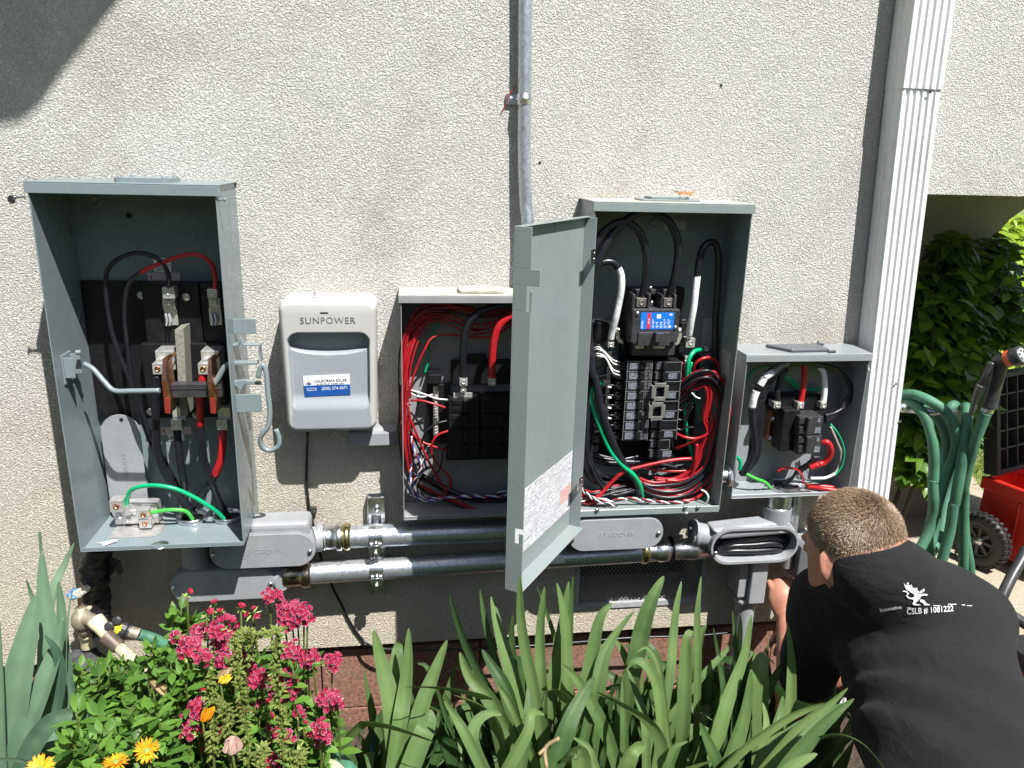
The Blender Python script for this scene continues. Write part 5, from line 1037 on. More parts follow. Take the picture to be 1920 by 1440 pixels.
t3, x0, x1, z0_, z1_ = body('conduit_fitting', 16, 728, 1218, 200, 362, .137, .06, 'clean grey conduit body under the tall breaker panel with raised lettering', 'COOVER', [])
for X, Y in ((752, 290), (1193, 273)):
    s_ = MB(); screw(s_, Q(16, X, Y, .138), .0055, .004); s_.build('cover_screw', M['zinc'], t3)
b = MB(); b.cyl((x0 + .03, -.10, z0_ + .03), (W(1052, 1000, .07).x, -.055, zU), .031, .029, 26); b.build('outlet_hub', M['cast'], t3); b = MB(); b.cyl((x0 + .11, -.08, z1_ - .03), (x0 + .11, -.08, BZ0 - .004), .033, n=26); b.build('hub', M['cast'], t3)
b = MB(); xk = W(1050, 1000, .08).x; coupling(b, xk - .03, xk + .01, zU, -.052, .027); b.build('coupling', M['zinc'], t3)
t4, x0, x1, z0_, z1_ = body('conduit_fitting', 8, 18, 550, 430, 645, .115, .062, 'uncovered grey conduit body with black cables inside, at the kneeling person\'s hand', None, [], True)
b = MB(); zc = (z0_ + z1_) / 2
b.cyl((x0 - .028, -.055, zc + .012), (x0 + .02, -.07, zc + .008), .030, .029, 28); b.lathe((x0 - .03, -.055, zc + .012), (1, 0, 0), [(.029, 0), (.034, .001), (.034, .012), (.03, .014)], 28)
b.build('outlet_hub', M['cast'], t4); b = MB(); hx = W(1457, 980, .08).x; b.cyl((hx, -.072, z1_ - .018), (hx, -.072, z1_ + .038), .0345, n=30)
b.build('hub', M['cast'], t4)
b = MB(); b.prism([Q(8, 20, 440, .105), Q(8, 490, 380, .105), Q(8, 545, 460, .105), Q(8, 60, 500, .105)], (0, .055, 0)); b.build('shoulder', M['cast'], t4, bevel=.01, seg=3) 
b = MB(); b.cyl((hx, -.072, z1_ + .036), (hx, -.072, CZ0), .031, n=28); b.lathe((hx, -.072, z1_ + .036), (0, 0, 1), [(.031, 0), (.0335, .001), (.0335, .005), (.031, .006)], 28); b.build('nipple', M['zinc'], t4)
for k in range(3):
    wire('black_cable', 8, [(50, 545 + k * 16, .075), (130, 505 + k * 30, .085), (260, 492 + k * 36, .088), (390, 478 + k * 40, .085), (490, 510 + k * 26, .07)], .0082, M['cable'], t4)
s_ = MB(); screw(s_, Q(8, 38, 575, .112), .005, .004); s_.build('cover_screw', M['zinc'], t4)
# slim EMT going down behind the man's head
b = MB(); p0 = W(1492, 940, .05); b.cyl(p0 + Vector((0, 0, .02)), Vector((p0.x, -.05, .50)), .013, n=20); tag(b.build('slim_conduit', M['emt'], None, org=p0), 'slim galvanized conduit dropping from the small right box beside the person\'s head', 'conduit')
# pull elbow box + pipe to ground
xa, xb = W(1391, 1100, .10).x, W(1412, 1100, .10).x
eb = thing('pull_box', (xa, -.05, W(1400, 1140, .1).z), 'grey metal pull fitting below the uncovered conduit body, with a pipe into the ground', 'conduit fitting')
x0, x1, x2 = Q(20, 62, 600, .09).x, Q(20, 182, 600, .10).x, Q(20, 345, 600, .10).x; zt = z0_ + .012; zb_ = Q(20, 150, 830, .10).z
b = MB(); b.box(x0, x1 - .001, -.075, -.012, zb_, zt - .002); b.add([(x0, -.075, zb_), (x1 - .001, -.075, zb_), (x1 - .001, -.012, zb_), (x0, -.012, zb_), (x0 + .012, -.06, zb_ - .016), (x1 - .001, -.06, zb_ - .022), (x1 - .001, -.012, zb_ - .022), (x0 + .012, -.012, zb_ - .016)], [(0, 1, 5, 4), (1, 2, 6, 5), (2, 3, 7, 6), (3, 0, 4, 7), (4, 5, 6, 7)])
b.build('housing', M['cast'], eb, bevel=.002)
b = MB(); b.box(x1, x2, -.090, -.014, zb_ - .012, zt); b.build('cover', M['cast'], eb, bevel=.003)
b = MB(); pxm = (x1 + x2) / 2 - .01; b.lathe((pxm, -.05, zb_ - .012), (0, 0, -1), [(.0, 0), (.031, 0), (.031, .014), (.027, .018), (.026, .022)], 26); b.cyl((pxm, -.05, zb_ - .02), (pxm, -.05, -.02), .0255, n=26); b.build('pipe', M['cast'], eb)
# grey/white device right of the hand
md = thing('small_enclosure', (W(1530, 1060, .05).x, -.05, W(1530, 1100, .08).z), 'small dark and light grey enclosure on the wall next to the person\'s face', 'enclosure')
b = MB(); xa, xb, xc = Q(20, 665, 400, .09).x, Q(20, 765, 400, .09).x, Q(20, 880, 400, .05).x; zt, zb_ = Q(20, 720, 240, .08).z, Q(20, 720, 615, .09).z
b.prism([Vector((xa, -.085, zb_)), Vector((xb, -.085, zb_)), Vector((xb + .004, -.085, zt - .018)), Vector((xb - .008, -.085, zt - .004)), Vector((xa, -.085, zt))], (0, .06, 0)); b.build('dark_cover', M['castin'], md, bevel=.003)
b = MB(); b.box(xb - .02, xc + .005, -.05, 0, zb_ + .015, zt + .006); b.build('housing', M['enamel2'], md, bevel=.002)

# ================================================================ downspout
ds = thing('downspout', (1.15, -.04, 0), 'white fluted metal downspout leaning slightly along the corner of the wall', 'downspout')
def dspout(name, P, wtop, dep, ribs=5):
    """P: list of (left x, z); front face at y=-d"""
    b = MB(); prof = []; yb, yf = -.004, -dep
    n_r = ribs; wd = wtop; prof.append((0, yb))
    m_ = 3
    prof += [(0, yb - .012), (0.0022, yb - .015), (0, yb - .018), (0, yb - .027), (0.0022, yb - .030), (0, yb - .033), (0, yf + .006), (.004, yf)]
    x = .010; rw = (wd - .020) / n_r
    for k in range(n_r): prof += [(x, yf), (x + rw * .22, yf + .0042), (x + rw * .5, yf + .0042), (x + rw * .72, yf)]; x += rw
    prof += [(wd - .004, yf), (wd, yf + .006), (wd, yb)]
    n = len(prof); vs = []
    for (lx, z) in P:
        for q in prof: vs.append((lx + q[0], q[1], z))
    b.add(vs, [(k * n + i, k * n + (i + 1) % n, (k + 1) * n + (i + 1) % n, (k + 1) * n + i) for k in range(len(P) - 1) for i in range(n)], 0); b.add(vs[:n], [tuple(range(n))]); b.add(vs[-n:], [tuple(range(n))])
    return b.build(name, M['gutter'], ds)
DD = .066
pu0, pu1 = W(1693, 160, DD), W(1712, -60, DD); pw = W(1772, 160, DD).x - pu0.x
pl1 = W(1690, 166, DD - .003); pl0 = W(1604, 925, DD - .003)
sl_ = (pl1.x - pl0.x) / (pl1.z - pl0.z)
dspout('upper_pipe', [(pu0.x - .002, pu0.z - .005), (pu1.x - .002, pu1.z + .4)], pw + .002, DD)
dspout('lower_pipe', [(pl0.x - sl_ * (pl0.z - .05), .05), (pl0.x, pl0.z), (pl1.x, pl1.z + .004)], pw - .002, DD - .003)
for X, Y in ((1744, 172), (1680, 720), (1688, 790)):
    b = MB(); p = W(X, Y, DD - .002 if X > 1700 else .03); b.lathe(W(X, Y, DD + .0003), (0, -1, 0), [(.0035, 0), (0, .0005)], 10); b.build('rivet', M['screwdark'] if X > 1700 else M['zinc'], ds)
# ================================================================ the person (distance field body, one continuous skin)
import numpy as np
from mathutils.bvhtree import BVHTree
def npv(p): return np.array([p[0], p[1], p[2]], dtype=np.float32)
def s_cap(P, a, b, r1, r2):
    a = npv(a); b = npv(b); pa = P - a; ba = b - a; h = np.clip((pa @ ba) / float(ba @ ba), 0, 1)
    return np.sqrt(((pa - h[:, None] * ba) ** 2).sum(1)) - (r1 + (r2 - r1) * h)
def s_ell(P, c, r, B=None):
    q = P - npv(c)
    if B is not None: q = q @ np.array([[v[0], v[1], v[2]] for v in B], dtype=np.float32).T
    r = np.array(r, dtype=np.float32); k = np.sqrt(((q / r) ** 2).sum(1)); g = np.sqrt(((q / r ** 2) ** 2).sum(1)) + 1e-6
    return k * (k - 1) / g
def smin(a, b, k): h = np.clip(.5 + .5 * (b - a) / k, 0, 1); return b + (a - b) * h - k * h * (1 - h)
def mesh_sdf(f, lo, hi, res):
    lo = np.array(lo, float); n = [int(math.ceil((h - l) / res / 16)) * 16 + 1 for l, h in zip(lo, hi)]
    V = np.full(n, 1.0, np.float32); BS = 16
    for i in range(0, n[0] - 1, BS):
        for j in range(0, n[1] - 1, BS):
            for k in range(0, n[2] - 1, BS):
                c = lo + (np.array([i, j, k]) + BS / 2) * res; d = float(f(c[None].astype(np.float32))[0])
                if abs(d) > BS * res * .87 * 1.5 + .02: V[i:i + BS + 1, j:j + BS + 1, k:k + BS + 1] = np.sign(d) * .5 if d < 0 else np.minimum(V[i:i + BS + 1, j:j + BS + 1, k:k + BS + 1], .5) * 0 + .5; 
    done = np.zeros(n, bool)
    for i in range(0, n[0] - 1, BS):
        for j in range(0, n[1] - 1, BS):
            for k in range(0, n[2] - 1, BS):
                c = lo + (np.array([i, j, k]) + BS / 2) * res; d = float(f(c[None].astype(np.float32))[0])
                if abs(d) > BS * res * .87 * 1.5 + .02: continue
                g = np.stack(np.meshgrid(*[np.arange(q, q + BS + 1) for q in (i, j, k)], indexing='ij'), -1).reshape(-1, 3) * res + lo
                V[i:i + BS + 1, j:j + BS + 1, k:k + BS + 1] = f(g.astype(np.float32)).reshape(BS + 1, BS + 1, BS + 1)
    ins = V < 0; a = ins[:-1, :-1, :-1]; cnt = np.zeros(a.shape, np.int8)
    acc = np.zeros(a.shape + (3,), np.float32); ne = np.zeros(a.shape, np.float32)
    cor = [(x, y, z) for x in (0, 1) for y in (0, 1) for z in (0, 1)]
    def sl(c): return tuple(slice(q, V.shape[t] - 1 + q) for t, q in enumerate(c))
    for c in cor: cnt += ins[sl(c)]
    act = (cnt > 0) & (cnt < 8); idx = -np.ones(a.shape, np.int64); ai = np.argwhere(act); idx[act] = np.arange(len(ai))
    pos = np.zeros((len(ai), 3), np.float32); num = np.zeros(len(ai), np.float32)
    for c1 in cor:
        for t in range(3):
            if c1[t]: continue
            c2 = list(c1); c2[t] = 1
            v1 = V[tuple((ai + c1).T)]; v2 = V[tuple((ai + c2).T)]; m = (v1 < 0) != (v2 < 0); tt = np.where(m, v1 / np.where(m, v1 - v2, 1), 0)
            p = np.tile(np.array(c1, np.float32), (len(ai), 1)); p[:, t] += tt; pos[m] += p[m]; num += m
    pos = (ai + pos / np.maximum(num, 1)[:, None]) * res + lo
    F = []
    for t in range(3):
        u, v = (t + 1) % 3, (t + 2) % 3; s1 = [slice(1, -1)] * 3; s1[t] = slice(0, -1); s2 = [slice(1, -1)] * 3; s2[t] = slice(1, None)
        A = ins[tuple(s1)]; B_ = ins[tuple(s2)]; e = np.argwhere(A != B_); off = np.array([1, 1, 1]); off[t] = 0; base = e + off
        fl_ = A[tuple(e.T)]
        def cell(du, dv): q = base.copy(); q[:, u] += du; q[:, v] += dv; return idx[tuple(q.T)]
        Q4 = np.stack([cell(-1, -1), cell(0, -1), cell(0, 0), cell(-1, 0)], 1); ok = (Q4 >= 0).all(1); Q4 = Q4[ok]; fl_ = fl_[ok]
        Q4[~fl_] = Q4[~fl_][:, ::-1]; F.append(Q4)
    return pos, np.concatenate(F)
def sdf_object(name, f, lo, hi, res, mats, parent, matfn=None, smooth=1):
    pos, F = mesh_sdf(f, lo, hi, res); me = bpy.data.meshes.new(name); me.from_pydata(pos.tolist(), [], F.tolist())
    for m in mats: me.materials.append(m)
    me.polygons.foreach_set('use_smooth', [True] * len(F))
    if matfn is not None:
        c = pos[F].mean(1); me.polygons.foreach_set('material_index', matfn(c).astype(int).tolist())
    me.update(); o = link_mesh(name, me, parent)
    if smooth: s = o.modifiers.new('smooth', 'SMOOTH'); s.factor = .5; s.iterations = smooth
    return o, pos, F
def norm(v): return Vector(v).normalized()
# skeleton
HC = W(1600, 1000, .53); hf = norm((-.20, .90, -.34)); hu = norm(Vector((.02, .22, .97)) - hf * Vector((.02, .22, .97)).dot(hf)); hr = hf.cross(hu)   # hr: the person's right
NECK = W(1645, 1052, .60); LS = W(1546, 1134, .49); RS = W(1822, 1160, .555)
CH = (LS + RS) * .5 + Vector((.0, -.075, -.03)); HIP = W(1905, 1690, .98); MID = CH.lerp(HIP, .5)
EL = W(1492, 1345, .45); WR = W(1474, 1156, .088); KN = W(1466, 1092, .045)
ER = Vector((1.09, -.36, .34)); WRR = Vector((1.0, -.24, .30)); KNR = Vector((.98, -.16, .32))
sx_ = norm(RS - LS); sp_ = HIP - CH; sp_ = norm(sp_ - sx_ * sp_.dot(sx_)); sn_ = sx_.cross(sp_).normalized()
if sn_.y > 0: sn_ = -sn_           # outward normal of the back
HL, HR = HIP - sx_ * .09, HIP + sx_ * .09
KL, KR = Vector((.88, -.56, .20)), Vector((1.13, -.55, .26)); AL, AR = Vector((.90, -.92, .07)), Vector((1.12, -.90, .07)); TL, TR = Vector((.89, -.78, .03)), Vector((1.13, -.76, .03))
def torso(P, g=0.0):
    d = s_ell(P, CH - sn_ * -.0, (.152 + g, .19 + g, .115 + g), (sx_, sp_, sn_))
    d = smin(d, s_ell(P, MID - sn_ * .01, (.150 + g, .22 + g, .118 + g), (sx_, sp_, sn_)), .06)
    d = smin(d, s_ell(P, HIP - sn_ * .02, (.165 + g, .15 + g, .120 + g), (sx_, sp_, sn_)), .06)
    for s, q in ((LS, -1), (RS, 1)): d = smin(d, s_cap(P, NECK.lerp(CH, .16) + sx_ * .03 * q, s, .056 + g, .058 + g), .07)
    return d
lat = norm(Vector((1, -.12, .05))); ha_ = norm(KN - WR); hn = norm(ha_.cross(lat))
if hn.y < 0: hn = -hn              # palm side, away from the viewer
def hand(P, WR, KN, lat, hn, side):
    ax_ = norm(KN - WR); c = WR.lerp(KN, .55)
    d = s_ell(P, c, (.040, .052, .017), (lat, ax_, hn)); d = smin(d, s_cap(P, WR, WR.lerp(KN, .6), .024, .026), .02)
    spec = ((-.031, .030, .022, .018, .0068), (-.011, .038, .026, .020, .0078), (.010, .041, .028, .021, .0082), (.030, .037, .024, .020, .0080))
    for k, (o, l1, l2, l3, r) in enumerate(spec):
        o = o * side; m0 = KN + lat * o - ax_ * (.004 * abs(k - 2)); b1 = norm(ax_ * (.85 - .1 * k) + hn * (.55 + .12 * k) + lat * o * 2); m1 = m0 + b1 * l1
        b2 = norm(ax_ * .1 + hn * .95 - lat * o * 3); m2 = m1 + b2 * l2; b3 = norm(-ax_ * .65 + hn * .6); m3 = m2 + b3 * l3
        f_ = s_cap(P, m0, m1, r * 1.15, r); f_ = np.minimum(f_, s_cap(P, m1, m2, r, r * .93)); f_ = np.minimum(f_, s_cap(P, m2, m3, r * .93, r * .8)); d = smin(d, f_, .006)
    t0 = WR + ax_ * .022 + lat * .026 * side; t1 = t0 + norm(ax_ * .65 + lat * .75 * side + hn * .35) * .038; t2 = t1 + norm(ax_ * .95 + lat * .05 * side + hn * .45) * .032; t3 = t2 + norm(ax_ * .8 - lat * .35 * side + hn * .6) * .026
    th = s_cap(P, t0, t1, .0155, .0115); th = np.minimum(th, s_cap(P, t1, t2, .0112, .0098)); th = np.minimum(th, s_cap(P, t2, t3, .0098, .008)); return smin(d, th, .010)
def skull(P, g=0.0):
    g = g - .0055
    d = s_ell(P, HC, (.0755 + g, .094 + g, .083 + g), (hr, hf, hu))
    d = smin(d, s_ell(P, HC - hf * .022 - hu * .030, (.066 + g, .068 + g, .062 + g), (hr, hf, hu)), .03)
    return d
def bodyf(P):
    d = skull(P)
    d = smin(d, s_ell(P, HC + hf * .038 - hu * .062, (.060, .052, .070), (hr, hf, hu)), .03)         # face
    d = smin(d, s_ell(P, HC + hf * .058 - hu * .100, (.028, .022, .020), (hr, hf, hu)), .025)         # chin
    d = smin(d, s_cap(P, HC + hf * .088 - hu * .028, HC + hf * .110 - hu * .066, .007, .011), .012)   # nose
    d = smin(d, s_cap(P, HC + hf * .088 - hu * .014 - hr * .035, HC + hf * .088 - hu * .014 + hr * .035, .008, .008), .012)
    for q in (-1, 1):
        e = HC + hf * .094 - hu * .034 + hr * .031 * q; d = -smin(-d, s_ell(P, e, (.013, .008, .008), (hr, hf, hu)), .006) if False else d
        d = smin(d, s_ell(P, HC + hf * .084 - hu * .034 + hr * .031 * q, (.0115, .0115, .0105), (hr, hf, hu)), .003)
        ec = HC - hu * .050 + hr * .075 * q - hf * .010                                            # ears
        en = norm(hr * q * .55 - hf * .83); ea = norm(hf * .55 + hr * q * .83)
        ear = s_ell(P, ec, (.0065, .014, .027), (en, ea, norm(en.cross(ea))))
        ear = np.maximum(ear, -s_ell(P, ec + en * .0095 + ea * .001, (.0050, .008, .018), (en, ea, norm(en.cross(ea)))) )
        d = smin(d, ear, .004)
    d = smin(d, s_cap(P, HC + hf * .098 - hu * .084 - hr * .016, HC + hf * .098 - hu * .084 + hr * .016, .0055, .0055), .006)
    d = smin(d, s_cap(P, HC - hf * .020 - hu * .070, NECK + Vector((0, .03, -.04)), .056, .062), .03)
    d = smin(d, torso(P, -.012), .04)
    d = smin(d, s_cap(P, LS, EL, .048, .038), .03); d = smin(d, s_cap(P, EL, WR, .040, .0235), .015); d = smin(d, s_ell(P, EL.lerp(WR, .25), (.038, .038, .06), None), .02)
    d = smin(d, hand(P, WR, KN, lat, hn, 1), .012)
    d = smin(d, s_cap(P, RS, ER, .050, .038), .03); d = smin(d, s_cap(P, ER, WRR, .038, .025), .015); d = smin(d, hand(P, WRR, KNR, norm(Vector((-.2, .3, 1))), norm(Vector((-1, .2, 0))), 1), .012)
    for a, k, an, t in ((HL, KL, AL, TL), (HR, KR, AR, TR)):
        d = smin(d, s_cap(P, a, k, .080, .052), .04); d = smin(d, s_cap(P, k, an, .052, .035), .02); d = smin(d, s_cap(P, an, t, .036, .03), .02)
    return d
def skinm():
    m, n, p = nodes('skin'); L = n.links.new; g = N(n, 'ShaderNodeNewGeometry'); a = N(n, 'ShaderNodeTexNoise', i_Scale=22, i_Detail=6, i_Roughness=.65); L(g.outputs['Position'], a.inputs['Vector'])
    L(ramp(n, a.outputs['Fac'], [(.35, (.36, .15, .095)), (.65, (.47, .225, .15))]), p.inputs['Base Color']); p.inputs['Roughness'].default_value = .5
    p.inputs['Subsurface Weight'].default_value = .25; p.inputs['Subsurface Radius'].default_value = (1, .3, .15); p.inputs['Subsurface Scale'].default_value = .012
    b2 = N(n, 'ShaderNodeTexVoronoi', i_Scale=700); L(g.outputs['Position'], b2.inputs['Vector']); bp = N(n, 'ShaderNodeBump', i_Strength=.25, i_Distance=.0006); L(b2.outputs['Distance'], bp.inputs['Height']); L(bp.outputs[0], p.inputs['Normal'])
    return m
def clothm(name, c, scale=1):
    m, n, p = nodes(name); L = n.links.new; g = N(n, 'ShaderNodeNewGeometry'); a = N(n, 'ShaderNodeTexNoise', i_Scale=60, i_Detail=8, i_Roughness=.75); L(g.outputs['Position'], a.inputs['Vector'])
    w1 = N(n, 'ShaderNodeTexNoise', i_Scale=1400, i_Detail=1); L(g.outputs['Position'], w1.inputs['Vector'])
    mu = N(n, 'ShaderNodeMath', operation='ADD'); L(a.outputs['Fac'], mu.inputs[0]); L(w1.outputs['Fac'], mu.inputs[1])
    L(ramp(n, mu.outputs[0], [(.7, tuple(x * .75 for x in c)), (1.3, tuple(x * 1.3 for x in c))]), p.inputs['Base Color']); p.inputs['Roughness'].default_value = .85; p.inputs['Specular IOR Level'].default_value = .25
    p.inputs['Sheen Weight'].default_value = .06; p.inputs['Sheen Roughness'].default_value = .5
    bp = N(n, 'ShaderNodeBump', i_Strength=.5, i_Distance=.0012); L(mu.outputs[0], bp.inputs['Height'])
    mpw = N(n, 'ShaderNodeMapping'); mpw.inputs['Scale'].default_value = (9, 16, 26); mpw.inputs['Rotation'].default_value = (.3, .5, .4); L(g.outputs['Position'], mpw.inputs[0]); wr = N(n, 'ShaderNodeTexNoise', i_Scale=1, i_Detail=4, i_Distortion=1.2); L(mpw.outputs[0], wr.inputs['Vector']); b3 = N(n, 'ShaderNodeBump', i_Strength=.5, i_Distance=.012); L(wr.outputs['Fac'], b3.inputs['Height']); L(bp.outputs[0], b3.inputs['Normal']); L(b3.outputs[0], p.inputs['Normal'])
    return m
M['skin'] = skinm(); M['shirt'] = clothm('black cotton', (.008, .008, .0095)); M['trouser'] = clothm('dark work trousers', (.03, .032, .04)); M['cuff'] = clothm('lime green cuff', (.20, .42, .10))
man = thing('person', (.9, -.9, 0), 'person in a black printed T-shirt crouching to reach the conduit fittings', 'person')
sdf_object('body', bodyf, (.66, -1.30, .0), (1.30, -.06, .99), .0036, [M['skin']], man, smooth=2)
# shirt with folds
la_ = norm(EL - LS); ra_ = norm(ER - RS)
def folds(P):
    q = P - npv(CH); a = q @ npv(sx_); b = q @ npv(sp_); w1 = np.sin(a * 31 + np.sin(b * 23) * 1.3); w = np.exp(-((a + .17) ** 2 + (b - .10) ** 2) / .020)
    ang = np.arctan2(b - .04, a + .24); f1 = np.sin(ang * 17 + b * 9) * np.clip((b - .0) * 6, 0, 1)
    f2 = np.sin(b * 58 + a * 14 + 1.6 * np.sin(a * 19 + b * 7)) * np.clip((b - .10) * 5, 0, 1) * .8
    f3 = np.sin(a * 24 - b * 38 + 2 * np.sin(b * 16)) * .45
    r = f1 * .0030 * (1 + w) + f2 * .0034 + f3 * .0032
    return np.sign(r) * np.abs(r) ** 1.0 
def shirtf(P):
    d = torso(P, .004)
    sL = s_cap(P, LS, LS.lerp(EL, .80), .062, .056); sR = s_cap(P, RS, RS.lerp(ER, .7), .062, .056)
    d = smin(d, sL, .035); d = smin(d, sR, .035)
    col_ = s_cap(P, HC - hf * .020 - hu * .100, NECK + Vector((0, .02, -.03)), .062, .072); cn = norm(HC - hf * .020 - hu * .070 - NECK); cp = NECK + cn * .052; col_ = np.maximum(col_, (P - npv(cp)) @ npv(cn)); d = smin(d, col_, .02)
    # cuts: sleeve ends, neck opening
    d = np.maximum(d, np.where(s_cap(P, LS.lerp(EL, .6), EL, .09, .09) < 0, (P - npv(LS.lerp(EL, .67))) @ npv(la_), -1))
    d = np.maximum(d, np.where(s_cap(P, RS.lerp(ER, .6), ER, .09, .09) < 0, (P - npv(RS.lerp(ER, .66))) @ npv(ra_), -1))
    fr_ = folds(P)
    sl_f = np.sin(((P - npv(LS)) @ npv(la_)) * 70 + (P @ npv(sx_)) * 55) * .002
    return d + fr_ + sl_f * (np.abs(sL) < .02)
shirt, sp_pos, sp_F = sdf_object('shirt', shirtf, (.62, -1.30, .28), (1.28, -.28, .99), .0042, [M['shirt']], man, smooth=2)
# collar band and cuff
def ringband(name, f, mat, lo, hi, res=.0034): return sdf_object(name, f, lo, hi, res, [mat], man, smooth=1)[0]
def cufff(P):
    a = LS.lerp(EL, .665); b = LS.lerp(EL, .745); d = s_cap(P, LS, EL, .0635, .0600); t = (P - npv(a)) @ npv(la_); L_ = (b - a).length
    d = np.maximum(d, np.maximum(-t, t - L_)); return np.maximum(d, -(s_cap(P, LS, EL, .058, .054)))
ringband('sleeve_cuff', cufff, M['cuff'], (.66, -.60, .33), (.94, -.32, .60))
def collarf(P):
    cn = norm(HC - hf * .020 - hu * .070 - NECK); cp = NECK + cn * .040; t = (P - npv(cp)) @ npv(cn); q = s_cap(P, HC - hf * .020 - hu * .100, NECK + Vector((0, .02, -.03)), .0655, .0755); return np.maximum(np.maximum(q, -(s_cap(P, HC - hf * .020 - hu * .100, NECK + Vector((0, .02, -.03)), .058, .068))), np.maximum(-t, t - .016))
ringband('collar', collarf, M['shirt'], (.68, -.76, .70), (.95, -.48, .95))
def trf(P):
    d = torso(P, -.002); d = np.maximum(d, -((P - npv(MID.lerp(HIP, .45))) @ npv(sp_)))
    for a, k, an in ((HL, KL, AL), (HR, KR, AR)): d = smin(d, s_cap(P, a, k, .092, .066), .04); d = smin(d, s_cap(P, k, an, .068, .052), .02)
    q = P - npv(HIP); return d + .003 * np.sin(q[:, 2] * 70 + q[:, 0] * 20)
sdf_object('trousers', trf, (.66, -1.34, .0), (1.34, -.50, .76), .007, [M['trouser']], man, smooth=2)
def shoef(P):
    d = None
    for an, t in ((AL, TL), (AR, TR)):
        u_ = norm(Vector((t.x - an.x, t.y - an.y, 0))); a = Vector((an.x, an.y, .04)) - u_ * .03; e = s_cap(P, a, a + u_ * .19, .045, .042); d = e if d is None else np.minimum(d, e)
    return np.maximum(d, .01 - P[:, 2] * 1.0)
sdf_object('shoes', shoef, (.76, -1.36, .0), (1.32, -.50, .12), .006, [M['black2']], man, smooth=1)
# short hair: scalp cap with thousands of short strands
def hairm():
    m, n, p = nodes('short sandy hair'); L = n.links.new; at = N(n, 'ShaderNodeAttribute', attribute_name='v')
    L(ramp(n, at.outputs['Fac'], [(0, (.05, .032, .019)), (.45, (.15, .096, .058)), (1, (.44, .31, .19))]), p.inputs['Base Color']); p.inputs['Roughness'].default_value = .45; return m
M['hair'] = hairm()
def hairline(p):      # True where hair grows
    q = p - HC; f_, u_, r_ = q.dot(hf), q.dot(hu), q.dot(hr)
    if f_ > .060 and u_ < .045: return False
    if f_ > .0: return u_ > -.030 + f_ * .9
    if f_ > -.030 and abs(r_) > .058: return u_ > -.040
    return u_ > -.098 and q.length < .132
hb_ = MB(); hs = MB(); random.seed(4)
rings = 46; seg_ = 72; grid = {}
for i in range(rings + 1):
    for k in range(seg_):
        a = math.pi * i / rings; b_ = 2 * math.pi * k / seg_; dvec = hr * (math.sin(a) * math.cos(b_)) + hf * (math.sin(a) * math.sin(b_)) + hu * math.cos(a); grid[i, k] = dvec
def surf(dvec, off):
    lo_, hi_ = .03, .16
    for _ in range(14):
        m_ = (lo_ + hi_) / 2; v = float(min(skull(npv(HC + dvec * m_)[None], off)[0], s_cap(npv(HC + dvec * m_)[None], HC - hf * .020 - hu * .070, NECK + Vector((0, .03, -.04)), .056 + off, .062 + off)[0] if dvec.dot(hu) < -.4 else 9))
        if v < 0: lo_ = m_
        else: hi_ = m_
    return HC + dvec * lo_
pts = {k: surf(v, .0028) for k, v in grid.items()}
for i in range(rings):
    for k in range(seg_):
        q = [pts[i, k], pts[i + 1, k], pts[i + 1, (k + 1) % seg_], pts[i, (k + 1) % seg_]]
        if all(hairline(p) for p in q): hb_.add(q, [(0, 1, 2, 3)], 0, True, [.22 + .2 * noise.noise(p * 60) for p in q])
WH = norm(hu * .62 - hf * .74 + hr * .16)        # crown whorl
base_pts = []
for _ in range(30000):
    while True:
        dvec = Vector((random.gauss(0, 1), random.gauss(0, 1), random.gauss(0, 1))).normalized()
        i = math.acos(max(-1, min(1, dvec.dot(hu)))) / math.pi * rings; b_ = math.atan2(dvec.dot(hf), dvec.dot(hr)) % (2 * math.pi); k = b_ / (2 * math.pi) * seg_
        i0 = int(i); k0 = int(k) % seg_; fi = i - i0; fk = k - int(k)
        if i0 >= rings: continue
        p = pts[i0, k0].lerp(pts[i0, (k0 + 1) % seg_], fk).lerp(pts[i0 + 1, k0].lerp(pts[i0 + 1, (k0 + 1) % seg_], fk), fi)
        edge = Vector((random.uniform(-1, 1), random.uniform(-1, 1), random.uniform(-1, 1))) * .006
        if hairline(p + edge): break
    nrm = (p - HC).normalized(); fall = dvec - WH; t_ = fall - nrm * fall.dot(nrm); t_ = t_.normalized() if t_.length > .05 else nrm.orthogonal(); sw = nrm.cross(t_)
    near = max(0, 1 - fall.length / .6); dr = (t_ * (.8 + .3 * random.random()) + sw * near * 1.2 + nrm * (.55 + .5 * near) + Vector((random.uniform(-1, 1), random.uniform(-1, 1), random.uniform(-1, 1))) * .28).normalized()
    low = max(0, min(1, ((p - HC).dot(hu) + .09) / .12)); L_ = .0035 + .0075 * low * random.uniform(.7, 1.2); w_ = random.uniform(.00025, .00045)
    sd = dr.cross(nrm).normalized() * w_; vv = min(1, max(0, random.gauss(.55, .22))); p0 = p - nrm * .001
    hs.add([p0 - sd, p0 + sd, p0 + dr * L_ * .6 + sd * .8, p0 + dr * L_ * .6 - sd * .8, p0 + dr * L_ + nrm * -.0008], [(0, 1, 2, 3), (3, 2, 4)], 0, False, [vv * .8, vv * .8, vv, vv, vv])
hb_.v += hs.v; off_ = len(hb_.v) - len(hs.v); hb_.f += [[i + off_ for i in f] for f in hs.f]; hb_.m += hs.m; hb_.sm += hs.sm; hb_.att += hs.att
hb_.build('hair', M['hair'], man, recalc=False, attname='v')
